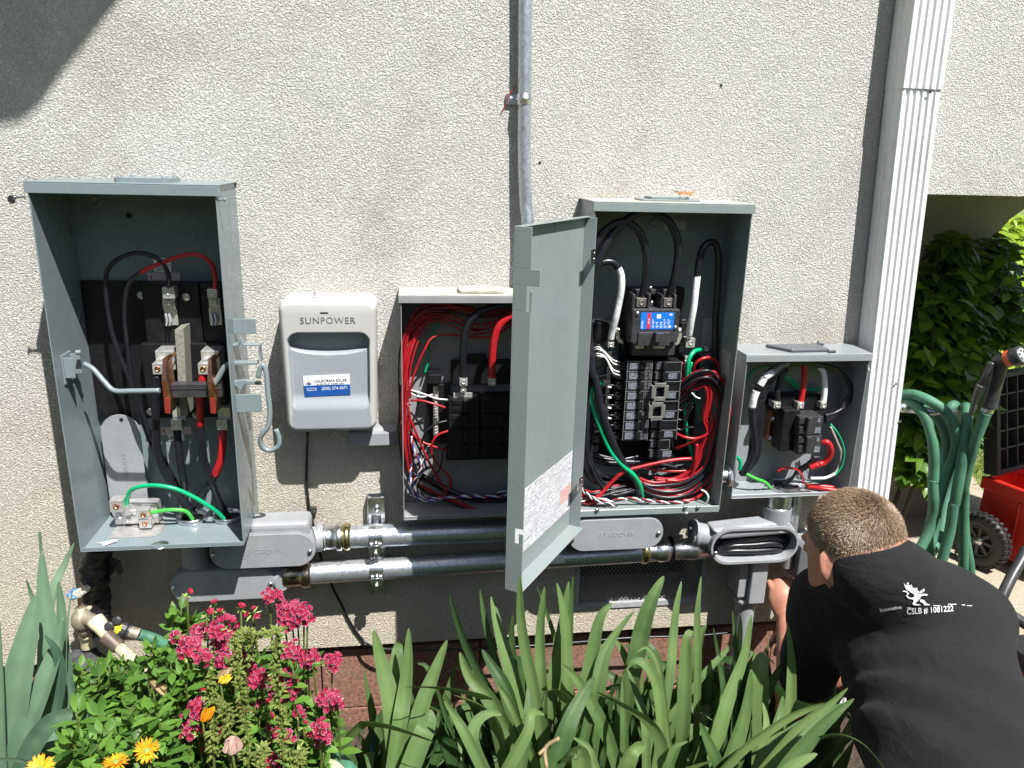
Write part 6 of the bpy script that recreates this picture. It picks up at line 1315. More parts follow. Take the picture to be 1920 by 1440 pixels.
# print on the back of the shirt
dg = bpy.context.evaluated_depsgraph_get(); dg.update(); ev_ = shirt.evaluated_get(dg); em = ev_.to_mesh()
shirt_off = origin[man.name]; bvh = BVHTree.FromPolygons([v.co + shirt_off for v in em.vertices], [p.vertices[:] for p in em.polygons]); ev_.to_mesh_clear()
def onshirt(px, py, lift=.0016):
    r = AX * ((px - 960) / FPX) - AY * ((py - 720) / FPX) + AZ; r.normalize(); h = bvh.ray_cast(CAM, r)
    return (h[0] + h[1] * lift * (1 if h[1].dot(r) < 0 else -1)) if h[0] else W(px, py, .8)
def shirt_poly(mb, pts):
    from mathutils.geometry import tessellate_polygon
    # subdivide edges so that the print follows the cloth
    P2 = []
    for a, b in zip(pts, pts[1:] + pts[:1]):
        n = max(1, int(math.hypot(b[0] - a[0], b[1] - a[1]) / 2.5)); P2 += [(a[0] + (b[0] - a[0]) * k / n, a[1] + (b[1] - a[1]) * k / n) for k in range(n)]
    tris = tessellate_polygon([[Vector((x, y, 0)) for x, y in P2]]); mb.add([onshirt(*q) for q in P2], [tuple(t) for t in tris], 0)
def z18(L): return [(1480 + x * .19444, 900 + y * .19444) for x, y in L]
lb2 = MB()
for poly in ([(1100, 990), (1108, 1003), (1118, 1020), (1126, 1006), (1136, 1012), (1150, 1010), (1160, 1020), (1170, 1006), (1178, 1016), (1182, 1034), (1116, 1036), (1106, 1012)], [(1130, 990), (1142, 988), (1148, 998), (1140, 1006), (1130, 1000)],
             [(1112, 1037), (1182, 1036), (1228, 1040), (1234, 1050), (1216, 1056), (1240, 1068), (1256, 1086), (1236, 1084), (1190, 1076), (1150, 1064), (1128, 1056)], [(1250, 1078), (1270, 1060), (1292, 1045), (1301, 1062), (1282, 1078), (1258, 1090)],
             [(1150, 1066), (1200, 1082), (1246, 1092), (1310, 1092), (1329, 1100), (1322, 1112), (1292, 1108), (1262, 1118), (1254, 1142), (1228, 1166), (1206, 1182), (1226, 1190), (1258, 1196), (1260, 1202), (1200, 1203), (1183, 1190), (1196, 1156), (1176, 1140), (1186, 1126), (1205, 1120), (1196, 1096), (1166, 1080)],
             [(1260, 1144), (1296, 1154), (1312, 1180), (1344, 1194), (1350, 1202), (1292, 1202), (1286, 1182), (1254, 1168)],
             [(1176, 1146), (1142, 1136), (1122, 1112), (1138, 1092), (1122, 1078), (1086, 1070), (1100, 1062), (1130, 1068), (1152, 1090), (1134, 1110), (1150, 1126), (1182, 1132)]): shirt_poly(lb2, z18(poly))
lb2.build('lion_print', M['whiteink'], man)
def shirt_text(s, size, cx, cy, ang, name='print_lettering', sm_=1.0, sx=1.0):
    cu = bpy.data.curves.new('t', 'FONT'); cu.body = s; cu.size = size; cu.align_x = 'CENTER'; cu.resolution_u = 3; cu.offset = size * .012 * sm_; o = bpy.data.objects.new('t', cu); col.objects.link(o)
    dg = bpy.context.evaluated_depsgraph_get(); dg.update(); me = bpy.data.meshes.new_from_object(o.evaluated_get(dg)); bpy.data.objects.remove(o); c, s_ = math.cos(ang), math.sin(ang)
    for v in me.vertices: x, y = v.co.x * sx, v.co.y; v.co = onshirt(cx + x * c + y * s_, cy + x * s_ - y * c, .0018)
    me.materials.clear(); me.materials.append(M['whiteink']); me.name = name; link_mesh(name, me, man)
shirt_text('CSLB # 1081222', 15.5, 1743, 1148, R(-3.5), sx=.82)
shirt_text('Innovative', 10, 1670, 1143, R(-9), sx=1.0); 
for x0, x1, y in ((1700, 1708, 1138), (1748, 1762, 1134), (1776, 1792, 1132), (1802, 1808, 1133.5), (1812, 1821, 1135)):
    mb2 = MB(); shirt_poly(mb2, [(x0, y), (x1, y + .3), (x1, y + 1.6), (x0, y + 1.2)]); mb2.build('print_fragment', M['whiteink'], man)
# ================================================================ plants
def leafm(name, dark, light, trans=.25, stripe=0, rough=.45, scale=14, tips=False):
    m, n, p = nodes(name); L = n.links.new; at = N(n, 'ShaderNodeAttribute', attribute_name='v'); g = N(n, 'ShaderNodeNewGeometry')
    a = N(n, 'ShaderNodeTexNoise', i_Scale=scale, i_Detail=6, i_Roughness=.6); L(g.outputs['Position'], a.inputs['Vector'])
    ad = N(n, 'ShaderNodeMath', operation='MULTIPLY_ADD'); L(a.outputs['Fac'], ad.inputs[0]); ad.inputs[1].default_value = .7; ad.inputs[2].default_value = -.35
    a2 = N(n, 'ShaderNodeMath', operation='ADD', use_clamp=True); L(ad.outputs[0], a2.inputs[0]); L(at.outputs['Fac'], a2.inputs[1])
    if tips:
        a2.use_clamp = False; a3 = N(n, 'ShaderNodeMath', operation='MULTIPLY'); L(a2.outputs[0], a3.inputs[0]); a3.inputs[1].default_value = .5; cc = ramp(n, a3.outputs[0], [(0, dark), (.5, light), (.62, tuple(x * 1.15 for x in light)), (.76, (.42, .38, .10)), (.95, (.30, .17, .08))])
    else: cc = ramp(n, a2.outputs[0], [(0, dark), (1, light)])
    L(cc, p.inputs['Base Color']); p.inputs['Roughness'].default_value = rough; p.inputs['Specular IOR Level'].default_value = .35
    tr = N(n, 'ShaderNodeBsdfTranslucent'); hs_ = N(n, 'ShaderNodeHueSaturation', i_Saturation=1.15, i_Value=1.5); L(cc, hs_.inputs['Color']); L(hs_.outputs[0], tr.inputs[0])
    mx = N(n, 'ShaderNodeMixShader', i_0=trans); L(p.outputs[0], mx.inputs[1]); L(tr.outputs[0], mx.inputs[2]); L(mx.outputs[0], n.nodes['Material Output'].inputs[0])
    if stripe:
        at2 = N(n, 'ShaderNodeAttribute', attribute_name='u'); sn = N(n, 'ShaderNodeMath', operation='SINE'); m2 = N(n, 'ShaderNodeMath', operation='MULTIPLY'); m2.inputs[1].default_value = stripe; L(at2.outputs['Fac'], m2.inputs[0]); L(m2.outputs[0], sn.inputs[0])
        bp = N(n, 'ShaderNodeBump', i_Strength=.35, i_Distance=.0009); L(sn.outputs[0], bp.inputs['Height']); L(bp.outputs[0], p.inputs['Normal'])
    return m
M['iris'] = leafm('iris leaf', (.040, .090, .028), (.165, .255, .085), .18, 60, tips=True)
M['irisblue'] = leafm('blue green iris leaf', (.06, .125, .075), (.19, .29, .18), .16, 60, tips=True)
M['leaf'] = leafm('garden leaf', (.025, .075, .012), (.13, .26, .04), .25)
M['bush'] = leafm('glossy bush leaf', (.015, .055, .010), (.17, .30, .035), .3, rough=.3)
M['pod'] = leafm('seed pod green', (.09, .12, .025), (.22, .27, .07), .2)
M['dryleaf'] = leafm('dry straw leaf', (.22, .15, .07), (.45, .35, .2), .2)
class Leaves(MB):
    def __init__(s): super().__init__(); s.u = []
    def blade(s, P, w, side0, twist=0, fold=.25, v=.5, wf=None, ns=None, cross=5, ripple=0):
        """ribbon leaf along points P (root first), half width w"""
        N_ = len(P); vs = []; at = []; uu = []; side = side0; tipb = random.choice((0, 0, .6, 1.1)); vg = random.uniform(-.15, .15)
        for i, p in enumerate(P):
            t = i / (N_ - 1); T = (P[min(i + 1, N_ - 1)] - P[max(0, i - 1)]).normalized(); side = side - T * side.dot(T)
            side = side.normalized() if side.length > 1e-5 else T.orthogonal(); S = (Matrix.Rotation(twist * t, 3, T) @ side); Nn = S.cross(T)
            ww = w * (wf(t) if wf else (min(1, .66 + .9 * t) * (1 - max(0, (t - .38) / .62) ** 1.75)))
            for k in range(cross):
                c = -1 + 2 * k / (cross - 1); vs.append(p + S * ww * c + Nn * (abs(c) * fold * ww + ripple * ww * math.sin(t * 55) * (1 - abs(c)))); at.append(v - .08 * abs(c) + tipb * max(0, (t - .93) / .07) + vg * math.sin(t * 7 + c) + (.10 if abs(c) < .1 else 0)); uu.append(c)
        b = len(s.v); s.u += [0] * (b - len(s.u))
        s.add(vs, [(i * cross + k, i * cross + k + 1, (i + 1) * cross + k + 1, (i + 1) * cross + k) for i in range(N_ - 1) for k in range(cross - 1)], 0, True, at); s.u += uu
    def small(s, base, d, nrm, L_, w, v, cup=.2, droop=.15):
        d = d.normalized(); S = d.cross(nrm).normalized(); U = S.cross(d); vs = []; at = []
        prof = ((0, .12), (.25, .75), (.5, 1), (.75, .72), (1, .02))
        for t, q in prof:
            c = base + d * L_ * t - U * droop * L_ * t * t
            for k in (-1, 0, 1): vs.append(c + S * w * q * k + U * abs(k) * cup * w * q); at.append(v)
        s.add(vs, [(i * 3 + k, i * 3 + k + 1, i * 3 + k + 4, i * 3 + k + 3) for i in range(4) for k in (0, 1)], 0, True, at)
    def build(s, name, mat, parent=None, org=None):
        o = super().build(name, mat, parent, org, recalc=False, attname='v')
        if len(s.u) < len(s.v): s.u += [0] * (len(s.v) - len(s.u))
        a = o.data.attributes.new('u', 'FLOAT', 'POINT'); a.data.foreach_set('value', s.u); return o
def iris_leaf(L, z, pts, wpx, v=None, fold=.22, twist=0, ripple=0, drop=True, sw=None):
    """pts tip first, (X,Y,d) on zoom z; wpx full width in zoom pixels"""
    P = [Q(z, *p) for p in pts][::-1]; a, b, s = ZM[z]
    dist = (P[len(P) // 2] - CAM).dot(AZ); w = wpx * s * dist / FPX / 2
    if drop and P[0].z > .07:
        dr = (P[0] - P[1]).normalized(); dr.z = min(dr.z, -.75); k_ = (P[0].z - .03) / -dr.z; P = [P[0] + Vector((dr.x * .7, dr.y * .3, dr.z)) * k_] + P
    C = P
    for _ in range(3): C = [C[0]] + [q for a_, b_ in zip(C, C[1:]) for q in (a_.lerp(b_, .25), a_.lerp(b_, .75))] + [C[-1]]
    cs = AX + AZ * random.uniform(-.45, .45)
    L.blade(C, w, cs, twist, fold, random.uniform(.3, .8) if v is None else v, ripple=ripple)
random.seed(12)
I12 = [([(570, 135, .33), (700, 560, .36), (960, 1000, .42)], 92, .1), ([(800, 100, .34), (850, 400, .37), (1000, 900, .42)], 62, .15), ([(882, 150, .36), (940, 430, .40), (1080, 900, .46)], 112, .6), ([(1098, -10, .44), (1105, 400, .44), (1230, 950, .48)], 92, .7),
       ([(1045, 290, .38), (1035, 500, .38), (1060, 760, .4)], 64, .3), ([(1285, 80, .40), (1245, 450, .42), (1270, 880, .46)], 88, .6), ([(1225, 70, .38), (1310, 300, .38), (1360, 450, .38), (1390, 700, .4)], 40, .7), ([(1465, 40, .40), (1400, 450, .42), (1330, 880, .46)], 100, .6),
       ([(1375, 50, .42), (1430, 300, .44), (1445, 600, .46), (1450, 1000, .48)], 104, .6), ([(1500, 0, .38), (1480, 250, .38), (1470, 500, .4)], 50, .2), ([(1790, 200, .42), (1690, 300, .43), (1640, 600, .45), (1580, 900, .47)], 104, .6),
       ([(1915, 290, .42), (1800, 460, .43), (1720, 650, .45), (1690, 980, .47)], 82, .5), ([(0, 400, .40), (60, 650, .42), (140, 950, .46), (170, 1350, .5)], 140, .6), ([(265, 390, .42), (260, 650, .44), (230, 900, .46), (190, 1150, .5)], 112, .6),
       ([(210, 508, .34), (185, 520, .36), (170, 650, .38), (150, 850, .4)], 100, .5), ([(555, 480, .42), (470, 700, .44), (370, 950, .47), (310, 1200, .5)], 126, .6), ([(650, 570, .46), (720, 760, .48), (850, 870, .5), (960, 1050, .52)], 126, .7),
       ([(235, 830, .56), (450, 825, .54), (700, 860, .52), (870, 915, .50), (980, 1050, .5)], 82, .8), ([(600, 890, .54), (750, 930, .54), (900, 1020, .53), (965, 1250, .52)], 110, .7), ([(815, 550, .44), (900, 690, .46), (980, 800, .48), (1045, 1000, .5)], 104, .1),
       ([(530, 930, .58), (620, 1060, .58), (700, 1200, .6), (850, 1500, .62)], 86, .7), ([(960, 1040, .56), (870, 1020, .57), (760, 1090, .58), (730, 1250, .6), (860, 1500, .62)], 94, .7), ([(1280, 1040, .56), (1180, 1010, .58), (1165, 1150, .6), (1080, 1300, .61), (970, 1500, .62)], 110, .8),
       ([(1160, 830, .5), (1175, 950, .52), (1160, 1100, .54)], 86, .5), ([(462, 1245, .62), (300, 1180, .62), (150, 1125, .60), (0, 1095, .58), (-120, 1100, .55)], 74, .8), ([(1225, 905, .52), (1320, 840, .52), (1430, 870, .51), (1490, 1010, .5)], 100, .8),
       ([(1660, 750, .54), (1560, 900, .56), (1450, 1120, .6), (1340, 1480, .63)], 132, .15), ([(1410, 660, .5), (1520, 760, .5), (1600, 900, .5), (1700, 1080, .51), (1790, 1300, .52)], 100, .5), ([(940, 820, .5), (1000, 900, .52), (1085, 1070, .54)], 70, .9),
       ([(430, 1000, .5), (420, 1100, .52), (360, 1200, .55)], 150, .5), ([(1070, 600, .4), (1120, 650, .4), (1140, 800, .42)], 80, .1), ([(1400, 1440, .62), (1480, 1330, .64), (1550, 1290, .64), (1570, 1500, .64)], 140, .8), ([(1500, 1210, .58), (1600, 1260, .58), (1660, 1400, .6)], 60, .8), ([(330, 655, .36), (400, 665, .37), (440, 760, .38)], 40, .1)]
I13 = [([(580, 0, .42), (500, 150, .44), (430, 350, .45), (370, 640, .47)], 128, .45), ([(710, 40, .42), (665, 250, .44), (640, 500, .46), (620, 800, .5)], 76, .6), ([(857, 0, .42), (830, 200, .44), (820, 400, .45), (835, 700, .47)], 62, .6), ([(360, 260, .43), (200, 450, .44), (110, 600, .46), (60, 900, .5)], 74, .5),
       ([(1150, 290, .40), (1152, 420, .41), (1130, 600, .43)], 46, .9), ([(1090, 260, .42), (1110, 500, .42), (1125, 760, .45)], 52, .2), ([(1235, 290, .50), (1185, 600, .52), (1080, 850, .55), (1000, 1100, .58), (920, 1480, .6)], 112, .7), ([(1502, 350, .52), (1532, 600, .53), (1530, 800, .54), (1520, 1050, .55)], 82, .9),
       ([(950, 390, .42), (1000, 650, .43), (1035, 900, .46)], 42, .1), ([(1925, 960, .66), (1700, 1110, .68), (1500, 1260, .70), (1320, 1480, .72)], 178, .35), ([(1850, 940, .62), (1680, 985, .62), (1500, 1060, .63), (1300, 1200, .64), (1120, 1330, .65)], 110, .9), ([(1230, 700, .56), (1190, 1000, .58), (1110, 1250, .6), (1030, 1480, .62)], 140, .4),
       ([(800, 420, .46), (750, 430, .47), (740, 650, .48), (735, 900, .5), (720, 1250, .52)], 104, .6), ([(305, 695, .54), (370, 620, .54), (470, 680, .55), (540, 850, .56), (565, 1250, .58)], 82, .8), ([(380, 570, .50), (450, 515, .50), (530, 620, .51), (570, 800, .52)], 40, .8),
       ([(75, 865, .62), (300, 975, .62), (480, 1090, .63), (570, 1260, .64), (590, 1500, .65)], 104, .8), ([(1320, 950, .58), (1352, 1100, .6), (1330, 1250, .62)], 62, .9), ([(1470, 900, .56), (1450, 1030, .57), (1400, 1200, .6)], 90, .6), ([(1400, 660, .44), (1345, 585, .46), (1290, 680, .48), (1310, 850, .5)], 120, .9),
       ([(270, 760, .52), (280, 1000, .55), (290, 1320, .58)], 66, .5), ([(1730, 1335, .68), (1600, 1380, .69), (1450, 1480, .7)], 66, .9), ([(300, 690, .5), (360, 850, .52), (430, 1050, .55), (450, 1300, .58)], 70, .5), ([(1480, 640, .46), (1400, 760, .48), (1330, 950, .5)], 90, .3), ([(1010, 880, .5), (980, 1050, .52), (930, 1200, .55)], 90, .4),
       ([(210, 470, .42), (270, 560, .43), (330, 700, .44)], 60, .7), ([(850, 1100, .6), (910, 1250, .61), (1010, 1460, .62)], 90, .2), ([(940, 1385, .68), (800, 1430, .68), (650, 1500, .68)], 70, .7), ([(1100, 500, .42), (1000, 610, .43), (850, 760, .45)], 50, .6), ([(900, 370, .42), (860, 420, .42), (820, 600, .44)], 70, .6), ([(520, 640, .46), (560, 760, .48), (560, 900, .5)], 60, .6), ([(440, 1280, .66), (340, 1290, .68), (260, 1480, .68)], 150, .8), ([(760, 1240, .66), (640, 1270, .66), (600, 1480, .67)], 60, .5)]
I14 = [([(385, 1052, .72), (300, 1130, .72), (180, 1210, .73), (60, 1330, .74)], 60, .9), ([(415, 1105, .76), (300, 1190, .77), (170, 1330, .78), (60, 1470, .79)], 84, .4), ([(570, 1450, .82), (480, 1330, .82), (380, 1275, .80), (270, 1272, .78), (150, 1350, .76)], 34, .8), ([(235, 1370, .84), (150, 1410, .84), (60, 1470, .84)], 60, .9),
       ([(385, 1130, .74), (340, 1180, .74), (250, 1260, .74), (150, 1400, .74)], 60, .6)]
groups = {}
cx_of = lambda z, pts: (ZM[z][0] + pts[-1][0] * ZM[z][2])
def clump_of(x): return 0 if x < 900 else 1 if x < 1010 else 2 if x < 1140 else 3 if x < 1270 else 4 if x < 1400 else 5
for z, Ls in ((12, I12), (13, I13), (14, I14)):
    for e in Ls: groups.setdefault(clump_of(cx_of(z, e[0])), []).append((z,) + e)
irlab = ['pale green iris clump right beside the pink flowers', 'iris clump below the free corner of the open grey door', 'tall iris clump in front of the left edge of the vent', 'iris clump in front of the middle of the vent', 'iris clump between the vent and the person', 'iris clump with broad arching leaves against the person\'s arm']
for g_, L in sorted(groups.items()):
    lv = Leaves()
    for (z, pts, w_, v) in L: iris_leaf(lv, z, pts, w_ * 1.04, v, fold=random.uniform(.1, .45), twist=random.uniform(-.5, .5), ripple=.05 if w_ > 120 else 0)
    x0 = (630, 900, 1010, 1140, 1270, 1400)[g_]; x1 = (900, 1010, 1140, 1270, 1400, 1560)[g_]
    for k in range(165):     # inner and young leaves
        px = random.uniform(x0 - 20, x1 + 20); d = random.uniform(.26, .84); b = W(px, 1400, d); b.z = .03; h = random.uniform(.13, .28) + (.08 if d < .45 else 0); lean = Vector((random.uniform(-.35, .35), random.uniform(-.25, .2), 0)) * h
        P = [b, b + Vector((0, 0, h * .55)) + lean * .35, b + Vector((0, 0, h)) + lean * 1.1]
        if random.random() < .4: P.append(P[-1] + lean * .9 + Vector((0, 0, -.02)))
        lv.blade(crom(P, 6), random.uniform(.010, .021), AX + AZ * random.uniform(-.8, .8), random.uniform(-.8, .8), .25, random.uniform(.0, .6))
    for k in range(26):     # upright leaves at the back of the clump
        px = random.uniform(x0, x1); d = random.uniform(.24, .40); b = W(px, 1400, d); b.z = .03; h = random.uniform(.27, .43); lean = Vector((random.uniform(-.30, .30), random.uniform(-.1, .1), 0)) * h
        lv.blade(crom([b, b + Vector((0, 0, h * .5)) + lean * .3, b + Vector((0, 0, h)) + lean], 7), random.uniform(.012, .019), AX + AZ * random.uniform(-.5, .5), random.uniform(-.4, .4), .2, random.uniform(.2, .8))
    c = W((x0 + x1) / 2, 1400, .55); c.z = .03
    t_ = tag(lv.build('iris_plant', M['iris'], None, org=c), irlab[g_], 'plant', 'iris plants in front of the wall')
dl = Leaves()
LI = [([(270, 45, .52), (278, 300, .54), (310, 520, .56), (350, 760, .58)], 118, .5), ([(478, -10, .50), (410, 150, .5), (340, 290, .52), (290, 560, .54), (270, 800, .55)], 84, .8), ([(238, 320, .60), (180, 580, .62), (110, 880, .64), (40, 1450, .66)], 190, .55), ([(0, 485, .64), (12, 900, .66), (20, 1460, .68)], 62, .8),
      ([(82, 640, .6), (60, 900, .62), (30, 1400, .64)], 60, .6), ([(408, 475, .58), (385, 640, .6), (300, 880, .63), (180, 1180, .66), (90, 1450, .68)], 190, .4), ([(285, 585, .62), (370, 680, .62), (395, 850, .62), (345, 1080, .62), (300, 1300, .63)], 86, .1), ([(598, 1115, .70), (460, 1085, .70), (340, 1125, .70), (240, 1250, .70), (130, 1450, .70)], 132, .25),
      ([(168, 225, .50), (205, 330, .5), (240, 470, .52)], 32, .3), ([(483, 232, .56), (445, 400, .56), (432, 560, .57), (420, 720, .58)], 16, .6), ([(375, 240, .52), (395, 400, .53), (400, 620, .55)], 66, .2), ([(-20, 1380, .74), (120, 1385, .74), (250, 1420, .74)], 60, .8), ([(275, 60, .5), (250, -120, .5), (262, 30, .5)], 20, .7), ([(340, 820, .6), (300, 1000, .62), (250, 1250, .64)], 90, .1), ([(350, 1180, .64), (330, 1300, .66), (300, 1470, .68)], 120, .3)]
for pts, w_, v in LI: iris_leaf(dl, 10, pts, w_, v, fold=random.uniform(.1, .3), twist=random.uniform(-.2, .2), ripple=.05 if w_ > 120 else 0)
for k in range(10):
    px = random.uniform(-60, 110); d = random.uniform(.45, .8); b = W(px, 1400, d); b.z = .03; h = random.uniform(.12, .3)
    dl.blade(crom([b, b + Vector((random.uniform(-.02, .02), 0, h * .5)), b + Vector((random.uniform(-.08, .08), random.uniform(-.05, .05), h))], 6), random.uniform(.010, .02), AX + AZ * random.uniform(-.6, .6), 0, .25, random.uniform(0, .5))
c = W(40, 1440, .62); c.z = .03; tag(dl.build('iris_plant', M['irisblue'], None, org=c), 'large blue green iris with broad leaves in the lower left corner', 'plant')
# ---- pink sweet williams
def petalm():
    m, n, p = nodes('sweet william petal'); L = n.links.new; at = N(n, 'ShaderNodeAttribute', attribute_name='v'); g = N(n, 'ShaderNodeNewGeometry'); a = N(n, 'ShaderNodeTexNoise', i_Scale=420, i_Detail=3); L(g.outputs['Position'], a.inputs['Vector'])
    ad = N(n, 'ShaderNodeMath', operation='MULTIPLY_ADD'); L(a.outputs['Fac'], ad.inputs[0]); ad.inputs[1].default_value = .6; ad.inputs[2].default_value = -.30; a2 = N(n, 'ShaderNodeMath', operation='ADD', use_clamp=True); L(ad.outputs[0], a2.inputs[0]); L(at.outputs['Fac'], a2.inputs[1])
    c = ramp(n, a2.outputs[0], [(0, (.30, .04, .10)), (.10, (.14, .002, .02)), (.44, (.42, .003, .04)), (.64, (.15, .002, .03)), (.79, (.36, .025, .12)), (.98, (.62, .31, .45))]); L(c, p.inputs['Base Color']); p.inputs['Roughness'].default_value = .6
    tr = N(n, 'ShaderNodeBsdfTranslucent'); L(c, tr.inputs[0]); mx = N(n, 'ShaderNodeMixShader', i_0=.25); L(p.outputs[0], mx.inputs[1]); L(tr.outputs[0], mx.inputs[2]); L(mx.outputs[0], n.nodes['Material Output'].inputs[0]); return m
M['petal'] = petalm(); M['petalred'] = leafm('crimson petal', (.42, .004, .04), (.72, .02, .10), .3); M['calyx'] = leafm('calyx green', (.12, .22, .04), (.34, .46, .12), .25)
def floret(b, c, nrm, r, edge=1.0):
    u = nrm.orthogonal().normalized(); w_ = nrm.cross(u); a0 = random.uniform(0, 6.28); u, w_ = u * math.cos(a0) + w_ * math.sin(a0), w_ * math.cos(a0) - u * math.sin(a0); vs = [c - nrm * r * .25]; at = [0]; K = 25
    for q, lift, v in ((.35, -.02, .3), (.72, .06, .60 * edge), (1, .10, .95 * edge)):
        for k in range(K):
            a = 2 * math.pi * k / K; pet = .5 + .5 * math.cos(5 * a); rr = r * q * (1 - .28 * (1 - pet) * (q > .5)) * (1 + (random.uniform(-.22, .12) if q == 1 else 0)); vs.append(c + (u * math.cos(a) + w_ * math.sin(a)) * rr + nrm * r * (lift + (.10 * (1 - pet) if q > .5 else 0) + random.uniform(-.04, .04))); at.append(v)
    f = [(0, 1 + k, 1 + (k + 1) % K) for k in range(K)] + [(1 + j * K + k, 1 + (j + 1) * K + k, 1 + (j + 1) * K + (k + 1) % K, 1 + j * K + (k + 1) % K) for j in range(2) for k in range(K)]
    b.add(vs, f, 0, True, at)
HEADS = [(205, 140, 34, 1), (395, 205, 28, 1), (350, 290, 40, 1), (435, 285, 48, 1), (490, 322, 36, 0), (545, 352, 50, 0), (600, 245, 38, 1), (690, 272, 66, 1), (820, 155, 60, 0), (885, 140, 46, 0), (1000, 285, 118, 0), (925, 250, 60, 0), (1075, 270, 64, 0), (1110, 310, 52, 0), (990, 365, 62, 0), (425, 410, 82, 0), (510, 445, 62, 0), (285, 430, 76, 0), (130, 455, 52, 0),
         (210, 530, 88, 0), (205, 612, 42, 1), (320, 612, 72, 0), (455, 520, 72, 0), (490, 630, 92, 0), (605, 570, 52, 0), (990, 560, 84, 0), (1095, 630, 72, 0), (1295, 650, 72, 0), (1150, 605, 52, 0), (670, 720, 82, 0), (745, 780, 82, 0), (960, 765, 84, 0), (985, 850, 72, 0), (955, 935, 60, 0), (1265, 925, 92, 0), (1335, 950, 50, 0), (225, 842, 40, 1),
         (432, 830, 58, 1), (312, 900, 46, 1), (270, 1000, 82, 0), (185, 1110, 86, 0), (282, 1182, 50, 1), (190, 1190, 44, 0), (440, 1185, 62, 0), (352, 1300, 52, 1), (810, 960, 42, 1), (818, 1062, 36, 1), (722, 962, 60, 0), (825, 1180, 62, 0), (1078, 1130, 40, 1), (1195, 1150, 82, 0), (1090, 1232, 50, 1), (1220, 1240, 62, 0), (850, 1382, 72, 0), (975, 1210, 50, 0), (1040, 1040, 52, 0), (672, 1055, 30, 1), (860, 880, 60, 0), (600, 1000, 46, 0), (700, 1140, 40, 1)]
plants = {0: [], 1: [], 2: []}
for h in HEADS: plants[0 if h[0] < 480 else 1 if h[0] < 900 else 2].append(h)
dlab = ['pink and crimson sweet william, left plant beside the hose splitter', 'pink sweet william in the middle, behind the green seed stalks', 'pink sweet william at right next to the pale iris clump']
for g_, hs_ in plants.items():
    cx = sum(h[0] for h in hs_) / len(hs_); c0 = Q(11, cx, 1300, .55); c0.z = .03; pl_ = thing('sweet_william', c0, dlab[g_], 'flower', 'pink flowering plants')
    st = MB(); lv = Leaves()
    for (X, Y, r, kind) in hs_:
        d = .50 + .16 * (Y / 1440) + random.uniform(-.03, .03); c = Q(11, X, Y, d); dist = (c - CAM).dot(AZ); R_ = r * .25 * dist / FPX * 1.08
        fl_ = MB(); up = (Vector((random.uniform(-.35, .35), -.75, .85))).normalized(); n_f = max(2, int((R_ / .0070) ** 2 * 1.6)) if not kind else max(1, int((R_ / .0085) ** 2))
        for k in range(n_f):
            t = math.sqrt((k + .5) / n_f); a = k * 2.39996 + random.uniform(-.2, .2); u = up.orthogonal().normalized(); w_ = up.cross(u); dirn = (up * math.sqrt(max(0, 1 - (t * .92) ** 2)) + (u * math.cos(a) + w_ * math.sin(a)) * t * .92).normalized()
            p = c + dirn * R_ * .92 - up * R_ * .35 + Vector((random.uniform(-1, 1), random.uniform(-1, 1), random.uniform(-1, 1))) * .0016; nn = (dirn * .8 + up * .5 + Vector((random.uniform(-1, 1), random.uniform(-1, 1), random.uniform(-1, 1))) * .5).normalized()
            floret(fl_, p, nn, random.uniform(.0058, .0078), .58 if kind else random.uniform(.85, 1.05))
        hd = fl_.build('flower_head', M['petal'], pl_, recalc=False, attname='v')
        cal = Leaves()
        for k in range(max(10, n_f * 2)):
            dirn = (up * random.uniform(-.3, .6) + Vector((random.uniform(-1, 1), random.uniform(-1, 1), random.uniform(-.6, .5)))).normalized(); cal.small(c - up * R_ * .7, dirn, up, R_ * random.uniform(.7, 1.25), .0011, random.uniform(.3, 1))
        cal.build('calyx', M['calyx'], hd)
        b = Q(11, X * .8 + cx * .2 + random.uniform(-30, 30), 1300, d - random.uniform(0, .06)); b.z = .03; m_ = c.lerp(b, .5) + Vector((random.uniform(-.02, .02), random.uniform(-.01, .02), 0)); path_ = crom([c - up * R_ * .6, m_, b], 6); st.tube(path_, .0017, 5)
        for q in path_[2:-1:2]:
            for s in (-1, 1): lv.small(q, Vector((s * random.uniform(.5, 1), random.uniform(-.6, .3), random.uniform(.1, .7))), Vector((0, -.3, 1)), random.uniform(.03, .055), random.uniform(.005, .009), random.uniform(.2, .9))
    st.build('stems', M['pod'], pl_); lv.build('leaves', M['leaf'], pl_)
